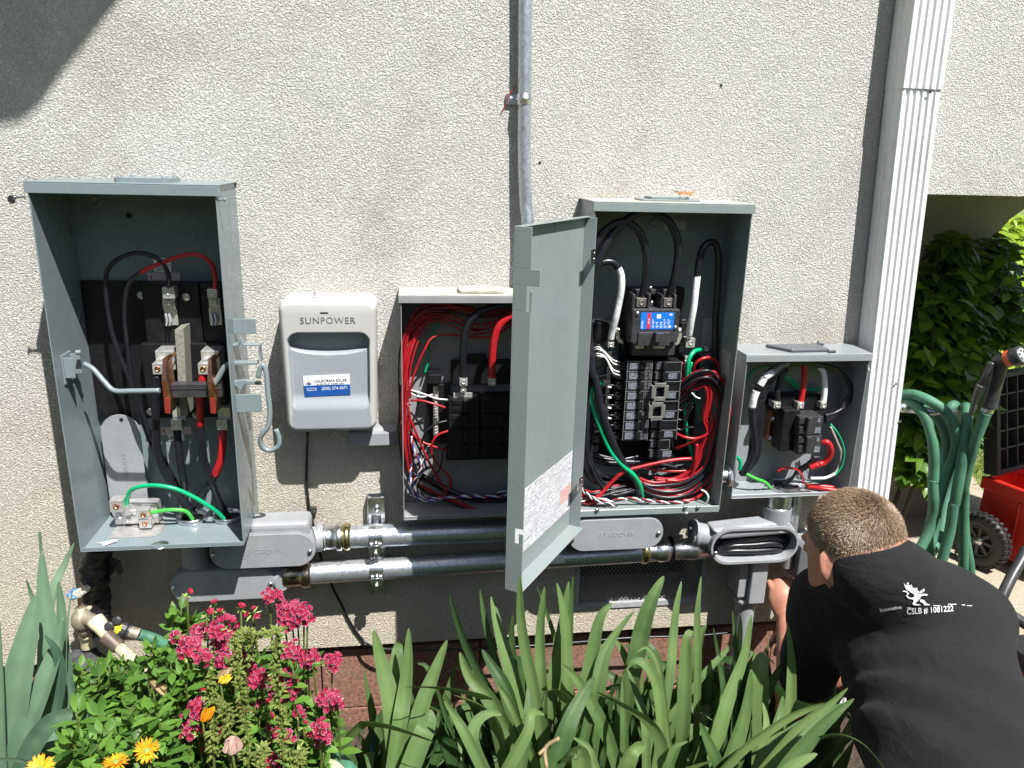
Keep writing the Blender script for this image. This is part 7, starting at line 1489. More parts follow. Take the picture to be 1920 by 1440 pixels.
# ---- leafy undergrowth of the marigolds
def leafy(name, label, cat, regions, n, mat, lsize, lw, group=None, up=.5):
    lv = Leaves(); st = MB(); c0 = None
    for k in range(n):
        z, X0, X1, Y0, Y1, d0, d1 = random.choice(regions); X = random.uniform(X0, X1); Y = random.uniform(Y0, Y1); d = random.uniform(d0, d1) + (Y - Y0) / max(1, Y1 - Y0) * .05; top = Q(z, X, Y, d)
        if top.z < .06: top.z = .06 + random.random() * .05
        b = Vector((top.x + random.uniform(-.05, .05), top.y + random.uniform(-.04, .05), .03)); ln = min(top.z - .03, .13); b2 = top.lerp(b, min(1, ln / max(.01, top.z - .03)))
        P = crom([top, top.lerp(b2, .5) + Vector((random.uniform(-.01, .01), random.uniform(-.01, .01), 0)), b2], 4); st.tube(P, .0016, 5); c0 = c0 or Vector((b.x, b.y, .03))
        for i, q in enumerate(P):
            for j in range(3 if i < 4 else 2):
                a = random.uniform(0, 6.28); e = random.uniform(-.1, .9) * up * 2 if i else random.uniform(.5, 1.4); lv.small(q, Vector((math.cos(a), math.sin(a), e)), Vector((0, -.2, 1)) if i else Vector((math.cos(a), math.sin(a), -.3)), lsize * random.uniform(.6, 1.25) * (1 if i else .6), lw * random.uniform(.7, 1.2), random.uniform(.1, .95), .25, random.uniform(.0, .4))
    t_ = thing(name, c0, label, cat, group); st.build('stems', M['pod'], t_); lv.build('leaves', mat, t_); return t_
random.seed(31)
g1 = leafy('leafy_plant', 'leafy green marigold plant under the cream hose at lower left', 'plant', [(10, 440, 900, 760, 1100, .35, .55), (10, 430, 1000, 1050, 1440, .5, .75), (10, 420, 700, 1200, 1480, .6, .8)], 150, M['leaf'], .036, .0062)
g2 = leafy('leafy_plant', 'dense green foliage beneath the pink flowers', 'plant', [(10, 850, 1350, 750, 1440, .38, .6), (11, 0, 500, 500, 1440, .40, .62), (11, 500, 1000, 650, 1440, .40, .6), (11, 900, 1300, 1000, 1440, .4, .6)], 190, M['leaf'], .034, .0058)
g3 = leafy('leafy_plant', 'fresh green shoots along the stucco above the flowers', 'plant', [(11, 90, 250, 190, 420, .42, .48), (11, 620, 760, 480, 620, .42, .5), (10, 930, 1060, 640, 760, .5, .55)], 12, M['leaf'], .034, .006)
# ---- green seed stalks
def spike(pts, label, z=11, r=.011, dry=False):
    P = crom([Q(z, *p) for p in pts], 16); b = P[-1].copy(); b.z = .03; P.append(b); t_ = thing('seed_stalk', b, label, 'plant', 'green seed stalks'); st = MB(); st.tube(P, .0022, 6); st.build('stem', M['pod'], t_); pd = MB(); lv = Leaves(); L = 0
    for i in range(len(P) - 4):
        for k in range(2):
            a = random.uniform(0, 6.28); q = P[i].lerp(P[i + 1], random.random()); o = Vector((math.cos(a), math.sin(a), .15)); grow = .5 + .5 * min(1, i / 8); pd.sphere(q + o * .006 * grow, .0026 * grow * random.uniform(.6, 1.2), 8, 0, (1, 1, 1.5), None)
            for _ in range(1): lv.small(q, o + Vector((random.uniform(-.5, .5), 0, random.uniform(-.2, .8))), Vector((0, 0, 1)), .014 * grow * random.uniform(.6, 1.3), .0026, random.uniform(.3, .9))
    pd.att = [random.uniform(.3, .8)] * len(pd.v); pd.build('pods', M['pod'], t_, attname='v'); lv.build('bracts', M['pod'], t_)
spike([(600, 410, .64), (575, 560, .66), (600, 800, .68), (640, 1100, .70), (665, 1440, .72)], 'green seed stalk left of the other tall one, before the pink flowers')
spike([(880, 400, .66), (870, 600, .67), (890, 900, .69), (915, 1150, .70), (930, 1450, .72)], 'tall thick green seed stalk at the centre of the pink flowers')
spike([(385, 700, .68), (380, 900, .69), (400, 1100, .70), (405, 1400, .72)], 'thin reddish seed stalk beside the dried bud')
spike([(430, 920, .70), (490, 1000, .71), (520, 1150, .72), (560, 1440, .74)], 'short bent grey green stalk above the faded bloom')
spike([(1060, 1300, .72), (1040, 1360, .73), (1050, 1460, .74)], 'short green stalk in front of the green hose at the bottom')
spike([(780, 1260, .70), (760, 1350, .72), (760, 1460, .74)], 'short bushy green stalk at the bottom under the pink flowers')
spike([(940, 395, .60), (820, 430, .60), (700, 455, .60), (640, 430, .60), (700, 500, .6), (640, 700, .6)], 'thin bent green shoot lying across below the topmost pink flowers')
# ---- marigolds, buds
M['marigold'] = leafm('orange marigold petal', (.70, .22, .01), (.90, .50, .03), .25); M['yellow'] = leafm('yellow petal', (.80, .55, .02), (.9, .7, .1), .3); M['faded'] = leafm('faded petal', (.45, .30, .24), (.70, .52, .45), .3)
def daisy(z, X, Y, d, Rz, label, n_p=34, wild=.15, up=None, mat='marigold'):
    c = Q(z, X, Y, d); dist = (c - CAM).dot(AZ); r = Rz * ZM[z][2] * dist / FPX; up = norm(up or (0, -.55, .8)); b0 = Vector((c.x, c.y + .01, .03)); t_ = thing('marigold', b0, label, 'flower', 'orange marigold flowers'); lv = Leaves(); u = up.orthogonal().normalized(); w_ = up.cross(u)
    for ring, (n_, rr, lift) in enumerate(((n_p, 1, .12), (n_p, .9, .25), (n_p // 2, .6, .5))):
        for k in range(n_): a = 2 * math.pi * (k + random.random() * .6) / n_; o = u * math.cos(a) + w_ * math.sin(a); lv.small(c, o + up * (lift + random.uniform(-wild, wild * 1.8)), up, r * rr * random.uniform(.85, 1.08), r * .085, random.uniform(.2, 1), .1, random.uniform(0, .15))
    lv.build('petals', M[mat], t_); ct = MB(); ct.sphere(c + up * r * .05, r * .28, 14, 0, (1, 1, .8)); ct.att = [.6] * len(ct.v); ct.build('flower_centre', M['calyx'], t_, attname='v'); st = MB(); st.tube(crom([c, c.lerp(b0, .5) + Vector((.01, 0, 0)), b0], 6), .0025, 6); st.build('stem', M['pod'], t_)
daisy(10, 255, 1452, .86, 100, 'orange marigold cut by the bottom edge, leftmost'); daisy(10, 745, 1408, .86, 88, 'round orange marigold at the bottom, second from left', up=(0, .1, .6)); daisy(10, 945, 1330, .84, 95, 'ragged orange marigold with curling petals under the pink flowers', 22, .7); daisy(11, 0, 1330, .7, 26, 'small orange marigold bud among the leaves', 12)
def bud(z, pts, d, mat, label, w):
    P = [Q(z, x, y, d) for x, y in pts]; t_ = thing('flower_bud', P[-1], label, 'flower bud'); lv = Leaves()
    for k in range(7):
        a = k * .9; off = Vector((math.cos(a), math.sin(a) * .6, .3 * math.sin(a * 2))) * .003; lv.small(P[0] + off, P[-1] - P[0] + off, Vector((math.cos(a), math.sin(a), .2)), (P[-1] - P[0]).length * random.uniform(.85, 1.05), w, random.uniform(.2, 1), .5, random.uniform(-.1, .2))
    lv.build('petals', M[mat], t_); st = MB(); b = P[0].copy(); b.z = .05; st.tube(crom([P[0], P[0].lerp(b, .5) + Vector((.004, .01, 0)), b], 5), .0016, 5); st.build('stem', M['pod'], t_)
bud(11, [(440, 770), (530, 700)], .69, 'dryleaf', 'straw coloured bud above the yellow petal', .005); bud(11, [(455, 800), (520, 745)], .70, 'yellow', 'bright yellow closed bud over the pink flowers', .004); bud(11, [(320, 1090), (390, 990)], .71, 'marigold', 'dried orange bud at the left of the seed stalks', .005); bud(11, [(545, 1330), (540, 1210)], .76, 'faded', 'faded crumpled pale pink bloom near the bottom', .011); bud(10, [(975, 880), (1100, 985)], .6, 'dryleaf', 'pale cream folded leaf tip beside the cream hose', .006)
# dry twig and dead bits among the iris
b = MB(); b.tube(crom([Q(12, 1395, 1215, .66), Q(12, 1290, 1290, .66), Q(12, 1300, 1440, .68)], 5), .0035, 7); b.tube(crom([Q(12, 1290, 1290, .66), Q(12, 1240, 1340, .67)], 4), .003, 6); b.att = [.5] * len(b.v); tag(b.build('dry_twig', M['dryleaf'], None, org=Q(12, 1300, 1440, .68), attname='v'), 'broken dry twig between the iris leaves at the bottom', 'twig')

# ================================================================ bush, lawn
random.seed(77)
bsh = thing('bush', (1.75, 1.0, 0), 'dense broad leaved green bush in shade behind the downspout', 'bush')
def bushblob(regs, n, L0, L1, v0, v1, lv):
    for k in range(n):
        px, py, d, rx, ry, rd = random.choice(regs); th = random.uniform(0, 6.28); q = math.sqrt(random.random()); X = px + rx * q * math.cos(th); Y = py + ry * q * math.sin(th); p = W(X, Y, d - (.35 if d > -1 else 0) + random.uniform(-rd, rd))
        if p.z < .04: continue
        a = random.uniform(0, 6.28); dv = Vector((math.cos(a), math.sin(a) - .3, random.uniform(-.7, .5))); lv.small(p, dv, Vector((random.uniform(-.5, .5), -.5, 1)), random.uniform(L0, L1), random.uniform(L0, L1) * .27, random.uniform(v0, v1), .2, random.uniform(.1, .5))
lv = Leaves(); regs = [(1780, 560, -.55, 65, 65, .2), (1850, 540, -.75, 60, 70, .25), (1785, 640, -.5, 62, 80, .25), (1760, 720, -.35, 60, 90, .2), (1795, 720, -.5, 50, 90, .2), (1880, 600, -.8, 45, 50, .3), (1740, 800, -.3, 45, 60, .15), (1765, 790, -.4, 50, 60, .2), (1730, 850, -.25, 30, 40, .1), (1745, 640, -.4, 35, 90, .1), (1745, 700, -.6, 40, 200, .1)]
bushblob(regs, 8000, .035, .095, .0, 1.0, lv); bushblob([(1740, 850, -.3, 60, 40, .1), (1725, 875, -.2, 30, 30, .08), (1760, 800, -.3, 50, 50, .15), (1790, 470, -.5, 30, 25, .1), (1860, 470, -.8, 30, 25, .2)], 1100, .05, .08, .1, .6, lv)
lv.build('foliage', M['bush'], bsh)
st = MB()
for k in range(3):
    px, py, d, rx, ry, rd = random.choice(regs); top = W(px + random.uniform(-rx, rx) * .8, py + random.uniform(-ry, ry) * .8, d); b_ = Vector((1.75 + random.uniform(-.3, .3), .9 + random.uniform(-.3, .25), 0)); st.tube(crom([top, top.lerp(b_, .5) + Vector((random.uniform(-.08, .08), random.uniform(-.05, .05), .05)), b_], 6), lambda t: .003 + .008 * t, 6)
st.build('branches', simple('bush bark', (.05, .04, .03), .9, 0, .3, 60, .5, 90), bsh)
lb3 = thing('bush', (2.9, 2.6, 0), 'sunlit yellow green shrub beyond the arch at the right edge', 'bush'); lv = Leaves()
bushblob([(1890, 520, -2.0, 60, 90, .3), (1900, 620, -1.9, 50, 60, .3), (1915, 450, -2.3, 40, 50, .3), (1850, 640, -1.9, 40, 50, .3), (1885, 470, -2.3, 25, 30, .3)], 2600, .05, .10, .3, 1.0, lv); lv.build('foliage', leafm('sunlit shrub leaf', (.10, .20, .02), (.40, .50, .06), .4, rough=.35), lb3)
st = MB(); 
for k in range(10): top = W(random.uniform(1850, 1920), random.uniform(460, 640), -2.0); b_ = Vector((2.9 + random.uniform(-.3, .3), 2.6 + random.uniform(-.2, .2), 0)); st.tube(crom([top, top.lerp(b_, .5) + Vector((.05, 0, .05)), b_], 5), .008, 6)
st.build('branches', simple('pale bark', (.2, .15, .1), .9), lb3)
gr = Leaves(); random.seed(8); e1_ = (E1 - E0).normalized(); en_ = Vector((e1_.y, -e1_.x, 0)); 
if en_.x < 0: en_ = -en_
for k in range(26000):
    a = random.uniform(5.0, 12.5); q = random.random() ** 1.4 * 3.4; p = E0 + e1_ * a + Vector((en_.x, en_.y, 0)) * (q + .01) 
    p = p + Vector((random.uniform(-.02, .02), random.uniform(-.02, .02), -.012)); h = random.uniform(.025, .055); lean = Vector((random.uniform(-1, 1), random.uniform(-1, 1), 0)) * h * .7; s = Vector((random.uniform(-1, 1), random.uniform(-.6, .6), 0)).normalized() * random.uniform(.0014, .0026); v = random.uniform(.1, 1)
    gr.add([p - s, p + s, p + lean * .4 + Vector((0, 0, h * .7)) + s * .6, p + lean + Vector((0, 0, h))], [(0, 1, 2), (0, 2, 3)], 0, False, [v] * 4)
tag(gr.build('lawn_grass', leafm('lawn grass', (.07, .14, .02), (.27, .37, .08), .35)), 'short sunlit lawn grass beyond the concrete path', 'grass', kind='stuff')
# ================================================================ faucet, hoses and splitter at the left
M['hosegreen'] = simple('green garden hose', (.055, .165, .10), .6, 0, .4, 12, .15, 200); M['hosecream'] = simple('cream garden hose', (.62, .54, .34), .5, 0, .12, 30, .2, 200)
M['oldbrass'] = simple('weathered brass', (.34, .30, .22), .55, .5, .3, 60, .4, 200); M['creamplastic'] = simple('cream plastic', (.66, .60, .38), .45, 0, .1, 30); M['tapeblack'] = simple('black pipe wrap', (.012, .012, .013), .4, 0, .3, 50, .8, 60)
pw_ = thing('wrapped_pipe', Q(10, 610, 640, .04), 'black tape wrapped pipe stub under the far left box against the stucco', 'pipe')
b = MB(); P = crom([Q(10, 640, 20, .05), Q(10, 610, 160, .05), Q(10, 610, 300, .05), Q(10, 620, 440, .05), Q(10, 610, 560, .06)], 10)
n_ = 22; vs = []
for i, p in enumerate(P):
    for k in range(n_): a = 2 * math.pi * k / n_; r_ = .030 + .0015 * math.sin(i * 1.9 + k * .28) + .006 * noise.noise(Vector((i * .35, k * .35, 1))); vs.append(p + Vector((math.cos(a) * r_ * 1.05, math.sin(a) * r_, 0)))
b.add(vs, [(i * n_ + k, i * n_ + (k + 1) % n_, (i + 1) * n_ + (k + 1) % n_, (i + 1) * n_ + k) for i in range(len(P) - 1) for k in range(n_)], 0, True); b.build('wrap', M['tapeblack'], pw_)
b = MB(); b.prism([Q(10, *p) for p in ((700, 80, .06), (770, 110, .07), (792, 175, .075), (775, 208, .075), (740, 170, .07), (690, 230, .06), (660, 160, .05))], (0, .003, 0)); b.build('torn_flap', M['tapeblack'], pw_, bevel=.001)
fc = thing('garden_faucet', Q(10, 530, 640, .09), 'old brass garden faucet with dirty blue and white handle beside the black wrapped pipe', 'faucet')
b = MB(); c = Q(10, 515, 320, .10)
prof = []; pts_ = []
for k in range(28):
    a = 2 * math.pi * k / 28; r_ = .021 * (1 + .14 * math.cos(a * 5)); pts_.append(c + Vector((r_ * math.cos(a), r_ * math.sin(a), .35 * r_ * math.cos(a))))
b.prism(pts_, (0, 0, .008)); b.build('handle', simple('dirty handle paint', (.42, .40, .36), .6, 0, .35, 90, .5), fc, bevel=.002)
b = MB(); 
for k in range(3): a = 2.6 + k * .9; q = c + Vector((.020 * math.cos(a), .020 * math.sin(a), .003)); b.sphere(q, .0065, 10, 0, (1, 1, .7))
b.build('handle_paint', simple('blue handle paint', (.08, .2, .5), .4), fc)
b = MB(); c2 = Q(10, 525, 470, .10); b.cyl(c, c2 + Vector((0, 0, .01)), .006, n=10); b.lathe(c2 + Vector((0, 0, -.018)), (0, 0, 1), [(.011, -.012), (.018, -.006), (.022, .004), (.0215, .020), (.016, .030), (.011, .034), (.011, .042), (0, .042)], 22)
o2 = Q(10, 620, 500, .12); b.cyl(c2, o2, .0165, .0135, 18); b.lathe(c2 + Vector((0, 0, -.03)), (0, 0, -1), [(.013, 0), (.013, .01), (.010, .012)], 16); b.build('valve_body', M['oldbrass'], fc)
b = MB(); b.cyl(Q(10, 545, 560, .09), Q(10, 560, 660, .08), .0125, n=16); b.lathe(Q(10, 550, 580, .09), (0, 0, -1), [(.0125, 0), (.0145, .002), (.0145, .006), (.0125, .008)], 16); b.build('riser', M['creamplastic'], fc)
b = MB(); b.tube(crom([Q(10, 560, 400, .08), Q(10, 600, 430, .05), Q(10, 620, 440, .03)], 6), .010, 12); b.build('inlet', M['oldbrass'], fc)
sp2 = thing('hose_splitter', Q(10, 700, 590, .13), 'cream plastic hose splitter with a yellow lever on the garden faucet', 'hose splitter')
b = MB(); e0 = Q(10, 612, 490, .12); e1b = Q(10, 720, 610, .15); b.cyl(e0, e0.lerp(e1b, .3), .0185, .0175, 20); b.cyl(e0.lerp(e1b, .3), e1b, .0165, .0145, 20); b.cyl(e0.lerp(e1b, .4), Q(10, 765, 540, .13), .0135, .0125, 18); b.build('housing', M['creamplastic'], sp2)
b = MB(); q = Q(10, 700, 530, .15); b.lathe(q, (0, -1, .3), [(.0095, -.006), (.0105, 0), (.0075, .002), (.004, .002), (0, .002)], 18); q = Q(10, 752, 495, .145); b.lathe(q, (0, -1, .4), [(.009, -.008), (.010, 0), (.006, .003), (0, .003)], 10, 0, False); b.build('valve_knob', M['black2'], sp2)
b = MB(); q = Q(10, 765, 545, .145); b.box(q.x - .008, q.x + .006, q.y - .006, q.y + .01, q.z - .010, q.z + .008); b.build('lever', simple('yellow plastic', (.80, .66, .04), .4), sp2, bevel=.003)
b = MB(); a0, a1 = Q(10, 772, 545, .135), Q(10, 830, 565, .135); b.lathe(a0, (a1 - a0), [(.012, 0), (.0175, .001), (.0175, .012), (.014, .014), (.0165, .016), (.0165, (a1 - a0).length)], 12, 0, False); b.build('coupling', M['black2'], sp2)
hg = thing('green_hose', Q(10, 1030, 620, .12), 'green hose running right from the splitter and reappearing at the bottom', 'hose')
b = MB(); a0, a1 = Q(10, 828, 563, .135), Q(10, 893, 582, .135); L_ = (a1 - a0).length; b.lathe(a0, a1 - a0, [(.0125 + (.0012 if k % 2 else 0), L_ * k / 12) for k in range(13)], 20); b.build('collar', M['oldbrass'], hg)
b = MB(); b.tube(crom([a1, Q(10, 960, 600, .13), Q(10, 1040, 635, .14), Q(10, 1200, 760, .22), Q(11, 500, 1000, .34), Q(11, 900, 1250, .48), Q(11, 1180, 1310, .56), Q(11, 1290, 1350, .58), Q(11, 1400, 1430, .62), Q(11, 1500, 1560, .66)], 8), .0122, 14); b.build('tube', M['hosegreen'], hg)
hc = thing('cream_hose', Q(10, 1000, 900, .2), 'cream hose running down from the splitter into the leaves', 'hose')
b = MB(); a0, a1 = Q(10, 680, 590, .155), Q(10, 765, 665, .17); L_ = (a1 - a0).length; b.lathe(a0, a1 - a0, [(.0165 + (.0016 if k % 2 else 0) - .002 * k / 12, L_ * k / 12) for k in range(13)], 20); b.build('collar', simple('brown ribbed collar', (.12, .09, .07), .5, .3, .3), hc)
b = MB(); b.tube(crom([a1, Q(10, 850, 745, .22), Q(10, 945, 835, .28), Q(10, 1020, 895, .34), Q(10, 1100, 965, .38), Q(11, 500, 1150, .42), Q(11, 900, 1380, .52), Q(11, 1150, 1395, .57), Q(11, 1300, 1440, .62), Q(11, 1400, 1560, .66)], 8), .0118, 14); b.build('tube', M['hosecream'], hc)
def rock(px, d, r, sc, lab, mat, z=10, y=800):
    c = Q(z, px, y, d); b = MB(); b.sphere((0, 0, 0), r, 22, 0, sc); b.v = [tuple(Vector(v) * (1 + .28 * noise.noise(Vector(v) * 38 + Vector((px, 0, 0))) + .12 * noise.noise(Vector(v) * 110)) + c) for v in b.v]; tag(b.build('rock', mat, None, org=c), lab, 'rock', 'rocks by the faucet')
rk = simple('dark wet stone', (.045, .045, .05), .7, 0, .5, 40, 1, 90); rk2 = simple('pale stone', (.30, .25, .22), .9, 0, .3, 40, 1, 120)
rock(550, .09, .045, (1, .9, .9), 'black lump of stone directly under the faucet', rk, y=790); rock(580, .12, .04, (1, 1, .8), 'black stone lower down beside the marigold leaves', rk, y=930); rock(420, .16, .03, (1, 1, 1.1), 'pale rough stone behind the broad blue green iris leaves', rk2, y=900); rock(260, .4, .05, (1.2, 1, .7), 'brown stone low between the blue green iris leaves', rk2, y=1130)
# blue and white tub hidden behind the iris
bt = thing('plastic_tub', W(740, 1350, .30), 'blue and white plastic tub half hidden behind the iris leaves', 'tub'); c = W(745, 1425, .30)
b = MB(); b.box(c.x - .055, c.x + .075, -.34, -.22, .03, c.z - .004); b.build('tub', simple('blue plastic', (.02, .17, .55), .35), bt, bevel=.006); b = MB(); b.box(c.x - .06, c.x + .08, -.345, -.215, c.z - .004, c.z + .004); b.build('lid', simple('pale blue plastic', (.05, .16, .42), .35), bt, bevel=.004)

# ================================================================ garden hose on its hanger
hk = thing('hose_hanger', W(1700, 768, .03), 'metal bracket carrying the coiled green hose beside the downspout', 'hanger')
b = MB(); ha0, ha1 = W(1684, 766, .03), W(1795, 775, .12); b.tube([ha0, ha1], .009, 12); b.sphere(W(1692, 764, .05), .012, 12); b.build('arm', M['zinc'], hk)
b = MB(); b.box(XE, XE + .003, -.01 + .03, .09, ha0.z - .04, ha0.z + .04); b.build('wall_plate', M['zinc'], hk, bevel=.001)
gh = thing('garden_hose', W(1760, 1000, .1), 'coiled green garden hose hanging from the bracket right of the downspout', 'hose')
def hose(pts): 
    b = MB(); b.tube(crom([Q(p[3] if len(p) > 3 else 17, p[0], p[1], p[2]) for p in pts], 9), .0125, 16); return b
hp = [(1100, 640, .17), (1040, 800, .16), (970, 1000, .14), (920, 1200, .13), (870, 1440, .12), (350, 450, .12, 19), (200, 650, .14, 19), (100, 900, .16, 19), (120, 1050, .16, 19), (260, 900, .13, 19), (330, 600, .11, 19), (400, 300, .10, 19), (470, 100, .1, 19), (950, 950, .09), (925, 720, .09), (900, 600, .08), (860, 590, .03), (840, 640, -.01), (850, 800, -.01), (830, 1100, -.01), (790, 1400, 0), (290, 350, .02, 19), (200, 500, .04, 19), (60, 620, .07, 19), (-60, 900, .09, 19), (60, 1100, .1, 19), (200, 800, .1, 19), (290, 520, .09, 19), (350, 250, .08, 19), (400, 0, .08, 19), (860, 1150, .08), (910, 880, .08), (915, 700, .07)]
lp = MB()
def add(pts): lp.tube(crom([Q(p[3] if len(p) > 3 else 17, p[0], p[1], p[2]) for p in pts], 9), .0125, 16)
add([(1100, 640, .17), (1060, 740, .165), (1000, 900, .155), (940, 1120, .14), (900, 1300, .13), (430, 120, .12, 19), (425, 400, .11, 19), (425, 720, .10, 19), (430, 1000, .10, 19)])
add([(350, 480, .03), (450, 480, .05), (600, 540, .09), (740, 640, .11), (810, 760, .12), (835, 900, .12), (800, 1050, .115), (740, 1200, .11), (680, 1400, .11), (190, 330, .11, 19), (120, 480, .12, 19), (50, 600, .13, 19), (-60, 800, .14, 19)])
add([(350, 545, .03), (430, 560, .05), (530, 650, .08), (595, 800, .10), (628, 1000, .11), (625, 1250, .11), (195, 0, .11, 19), (200, 150, .11, 19), (195, 250, .105, 19), (160, 420, .10, 19), (180, 600, .1, 19), (200, 800, .1, 19)])
add([(540, 600, .04), (620, 640, .06), (710, 770, .08), (745, 930, .09), (715, 1120, .09), (660, 1320, .085), (230, 100, .08, 19), (215, 300, .08, 19), (180, 480, .09, 19), (120, 610, .1, 19), (20, 800, .1, 19)])
add([(745, 690, .05), (770, 610, .06), (810, 575, .05), (840, 620, .0), (850, 760, -.03), (840, 1000, -.03), (800, 1250, -.02), (290, 200, -.0, 19), (250, 400, .03, 19), (160, 600, .06, 19)])
add([(880, 690, .0), (890, 610, .04), (925, 600, .09), (925, 720, .125), (905, 900, .135), (870, 1150, .14), (820, 1440, .14), (350, 200, .14, 19), (320, 400, .14, 19), (250, 650, .14, 19), (180, 900, .14, 19)])
add([(440, 300, .07, 19), (430, 120, .07, 19), (400, 0, .06, 19), (850, 1200, .04)]) if False else None
add([(425, 250, .085, 19), (440, 450, .08, 19), (468, 620, .08, 19), (482, 780, .08, 19), (480, 950, .08, 19)])
lp.build('tube', M['hosegreen'], gh)
nz = thing('spray_nozzle', Q(17, 1120, 600, .17), 'black and orange hose spray nozzle standing up from the green hose', 'spray nozzle')
b = MB(); b.tube(crom([Q(17, 1125, 600, .17), Q(17, 1150, 500, .17), Q(17, 1190, 350, .175), Q(17, 1225, 220, .18), Q(17, 1240, 180, .18)], 6), lambda t: .0165 - .002 * math.sin(t * 3) + .002 * t, 16); hd0, hd1 = Q(17, 1180, 185, .175), Q(17, 1300, 155, .20); b.cyl(hd0, hd1, .0125, .0165, 20); b.build('grip', M['black2'], nz)
b = MB(); b.tube(crom([Q(17, 1150, 190, .18), Q(17, 1110, 290, .18), Q(17, 1060, 390, .175)], 6), .009, 10); b.build('trigger_root', M['black2'], nz)
b = MB(); b.tube(crom([Q(17, 1060, 390, .175), Q(17, 1020, 480, .17), Q(17, 985, 590, .165), Q(17, 960, 660, .16)], 6), lambda t: .0115 - .006 * t, 10); b.build('trigger', simple('smoky trigger plastic', (.10, .11, .10), .3), nz)
b = MB(); L_ = .0; a = (hd1 - hd0).normalized(); b.cyl(hd1 - a * .003, hd1 + a * .010, .0185, .0195, 24); b.build('orange_ring', simple('orange plastic', (.68, .10, .03), .4), nz)
b = MB(); b.lathe(hd1 + a * .010, a, [(.0, 0), (.020, 0), (.0215, .003), (.0215, .020), (.019, .023), (.0175, .023), (.0175, .020), (0, .020)], 26); b.build('spray_head', M['black2'], nz)
b = MB(); fc0 = hd1 + a * .0305; b.lathe(fc0, a, [(.0172, 0), (.0165, .0012), (0, .0012)], 24); b.build('spray_face', simple('grey spray face', (.34, .36, .37), .5), nz)
b = MB(); u = a.orthogonal().normalized(); v_ = a.cross(u)
for k in range(6): q = fc0 + (u * math.cos(k * 1.05) + v_ * math.sin(k * 1.05)) * .0105 + a * .0014; b.lathe(q, a, [(.0032, 0), (0, .0002)], 8)
b.build('nozzle_holes', M['screwdark'], nz)
b = MB(); a0, a1 = Q(17, 1130, 570, .17), Q(17, 1105, 640, .17); L_ = (a1 - a0).length; b.lathe(a0, a1 - a0, [(.0128 + (.001 if k % 2 else 0), L_ * k / 10) for k in range(11)], 18); b.build('threaded_collar', M['zinc'], nz)

# ================================================================ rolling toolbox on the path
M['tbred'] = simple('red tool box plastic', (.50, .022, .012), .4, 0, .1, 20, .15, 90); M['tbblack'] = simple('tool box black plastic', (.02, .02, .022), .5, 0, .25, 40, .2, 90)
RW = .108; wc = Gd(1838, 1013, RW); e1 = Vector((.34, -.94, 0)).normalized(); e2 = Vector((-e1.y, e1.x, 0)); up_ = Vector((0, 0, 1))
tb = thing('rolling_toolbox', (wc.x, wc.y, 0), 'red rolling tool box with black wheel and raised black lid on the path', 'tool box')
o0 = wc + e2 * .085 - e1 * .075; o0.z = 0
def tp(a, b_, z): return o0 + e1 * a + e2 * b_ + up_ * z
def tbox(mb, a0, a1, b0, b1, z0, z1): mb.add([tp(a, b_, z) for z in (z0, z1) for b_ in (b0, b1) for a in (a0, a1)], [(0, 2, 3, 1), (4, 5, 7, 6), (0, 1, 5, 4), (2, 6, 7, 3), (0, 4, 6, 2), (1, 3, 7, 5)])
TW, TL_, TH = .52, .40, .335
b = MB(); t = .012; tbox(b, 0, TL_, 0, TW, .04, .055); tbox(b, 0, TL_, 0, t, .055, TH); tbox(b, 0, TL_, TW - t, TW, .055, TH); tbox(b, 0, t, t, TW - t, .055, TH); tbox(b, TL_ - t, TL_, t, TW - t, .055, TH)
tbox(b, -.01, TL_ + .012, -.012, 0, TH - .05, TH); tbox(b, TL_, TL_ + .012, 0, TW, TH - .05, TH)
for a_ in (.14, .24, .34): tbox(b, a_, a_ + .012, -.008, 0, .07, TH - .055)
b.build('box', M['tbred'], tb, bevel=.004)
b = MB(); tbox(b, .02, TL_ - .02, .02, TW - .02, TH - .10, TH - .095)
for k in (.18, .34): tbox(b, .02, TL_ - .02, k, k + .008, TH - .095, TH - .01)
b.build('tray', M['tbred'], tb, bevel=.002)
lidm = MB(); tl = R(-12); ll = .40
def lp_(b_, s, n): return tp(-.0, 0, TH + .01) + e2 * b_ + (up_ * math.cos(tl) + e1 * math.sin(tl)) * s + (e1 * math.cos(tl) - up_ * math.sin(tl)) * n
def lbox(mb, b0, b1, s0, s1, n0, n1): mb.add([lp_(b_, s, n) for n in (n0, n1) for s in (s0, s1) for b_ in (b0, b1)], [(0, 2, 3, 1), (4, 5, 7, 6), (0, 1, 5, 4), (2, 6, 7, 3), (0, 4, 6, 2), (1, 3, 7, 5)])
lbox(lidm, -.012, TW + .012, 0, ll, -.006, 0); lbox(lidm, -.012, .012, 0, ll, 0, .05); lbox(lidm, TW - .012, TW + .012, 0, ll, 0, .05); lbox(lidm, .012, TW - .012, 0, .02, 0, .05); lbox(lidm, .012, TW - .012, ll - .02, ll, 0, .05)
lidm.build('lid', M['tbblack'], tb, bevel=.006)
rb_ = MB()
for k in range(1, 7): lbox(rb_, .012 + k * .07, .018 + k * .07, .02, ll - .02, 0, .032)
for k in range(1, 5): lbox(rb_, .012, TW - .012, .02 + k * .072, .026 + k * .072, 0, .030)
rb_.build('lid_ribs', simple('grey rib plastic', (.05, .05, .052), .45), tb, bevel=.001)
b = MB(); nsg = 40; wa = -e2     # wheel with chunky tread
b.lathe(wc - wa * .018, wa, [(.062, 0), (RW * .93, 0), (RW, .008), (RW, .030), (RW * .93, .040), (.066, .042), (.060, .034), (.060, .008), (.062, 0)], nsg)
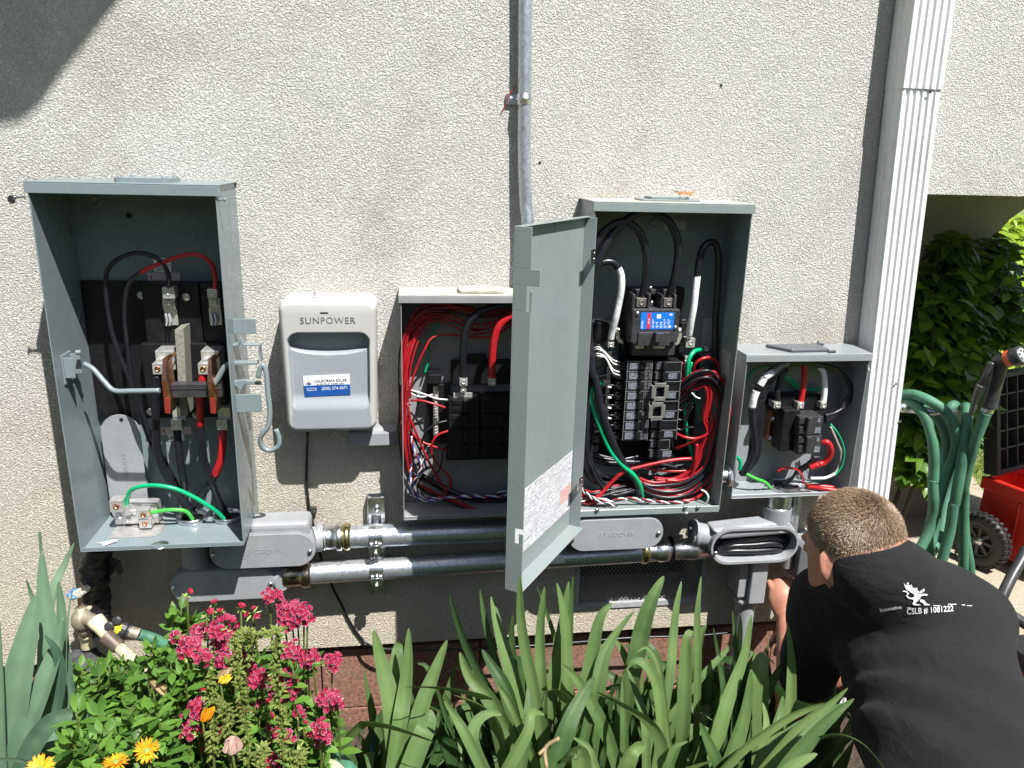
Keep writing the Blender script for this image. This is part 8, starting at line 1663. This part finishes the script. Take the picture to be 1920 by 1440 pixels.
for k in range(30):
    a_ = 2 * math.pi * k / 30; rd = e1 * math.cos(a_) + up_ * math.sin(a_); tg = up_ * math.cos(a_) - e1 * math.sin(a_); c = wc + rd * RW * .985
    for s_ in (-.012, .012): p0 = c + wa * (s_ + .003) + tg * (.003 if s_ > 0 else -.003); b.add([p0 + tg * x * .006 + wa * y * .009 + rd * z * .006 for z in (-1, 1) for y in (-1, 1) for x in (-1, 1)], [(0, 2, 3, 1), (4, 5, 7, 6), (0, 1, 5, 4), (2, 6, 7, 3), (0, 4, 6, 2), (1, 3, 7, 5)])
whl = b.build('wheel', M['tbblack'], tb)
b = MB(); b.lathe(wc + wa * .006, wa, [(.062, 0), (.060, .012), (.054, .010), (.052, 0), (.050, -.004), (0, -.004)], 32)
for k in range(8):
    a_ = 2 * math.pi * k / 8; rd = e1 * math.cos(a_) + up_ * math.sin(a_); tg = up_ * math.cos(a_) - e1 * math.sin(a_); b.add([wc + wa * (.004 + z * .010) + rd * r_ + tg * x * .006 for z in (0, 1) for r_ in (.012, .056) for x in (-1, 1)], [(0, 2, 3, 1), (4, 5, 7, 6), (0, 1, 5, 4), (2, 6, 7, 3), (0, 4, 6, 2), (1, 3, 7, 5)])
b.build('rim', simple('wheel rim plastic', (.045, .045, .047), .4), whl)
b = MB(); b.lathe(wc + wa * .014, wa, [(.018, 0), (.016, .006), (.009, .007), (.008, .012), (0, .012)], 18); b.build('hub_cap', M['zinc'], whl)
# pulled-out handle of a second case at the right edge
hd = thing('cart_handle', W(1890, 1215, .30), 'black bent pull handle on a silver rod at the right edge beside the person', 'handle')
b = MB(); P = [W(1925, 1030, .25), W(1912, 1055, .27), W(1895, 1085, .29), W(1879, 1120, .31), W(1878, 1138, .32), W(1892, 1150, .33), W(1925, 1172, .35)]
b.tube(crom(P, 8), .0125, 14); b.build('grip', M['black2'], hd)
b = MB(); r0, r1 = W(1909, 1160, .335), W(1880, 1235, .335); b.tube([r0, r1, r1 + (r1 - r0) * 2], .0068, 12); b.build('rod', M['zinc'], hd)
b = MB(); r1 = W(1935, 1240, .36); b.box(r1.x - .03, r1.x + .35, -.60, -.30, 0.0, r1.z + .02)
c2 = thing('red_case', (r1.x, -.4, 0), 'red tool case at the bottom right corner behind the person\'s back', 'tool case'); b.build('box', M['tbred'], c2, bevel=.012, seg=3); b = MB(); b.box(r1.x - .036, r1.x + .356, -.606, -.294, r1.z - .02, r1.z + .03); b.build('lid', M['tbblack'], c2, bevel=.01, seg=3)
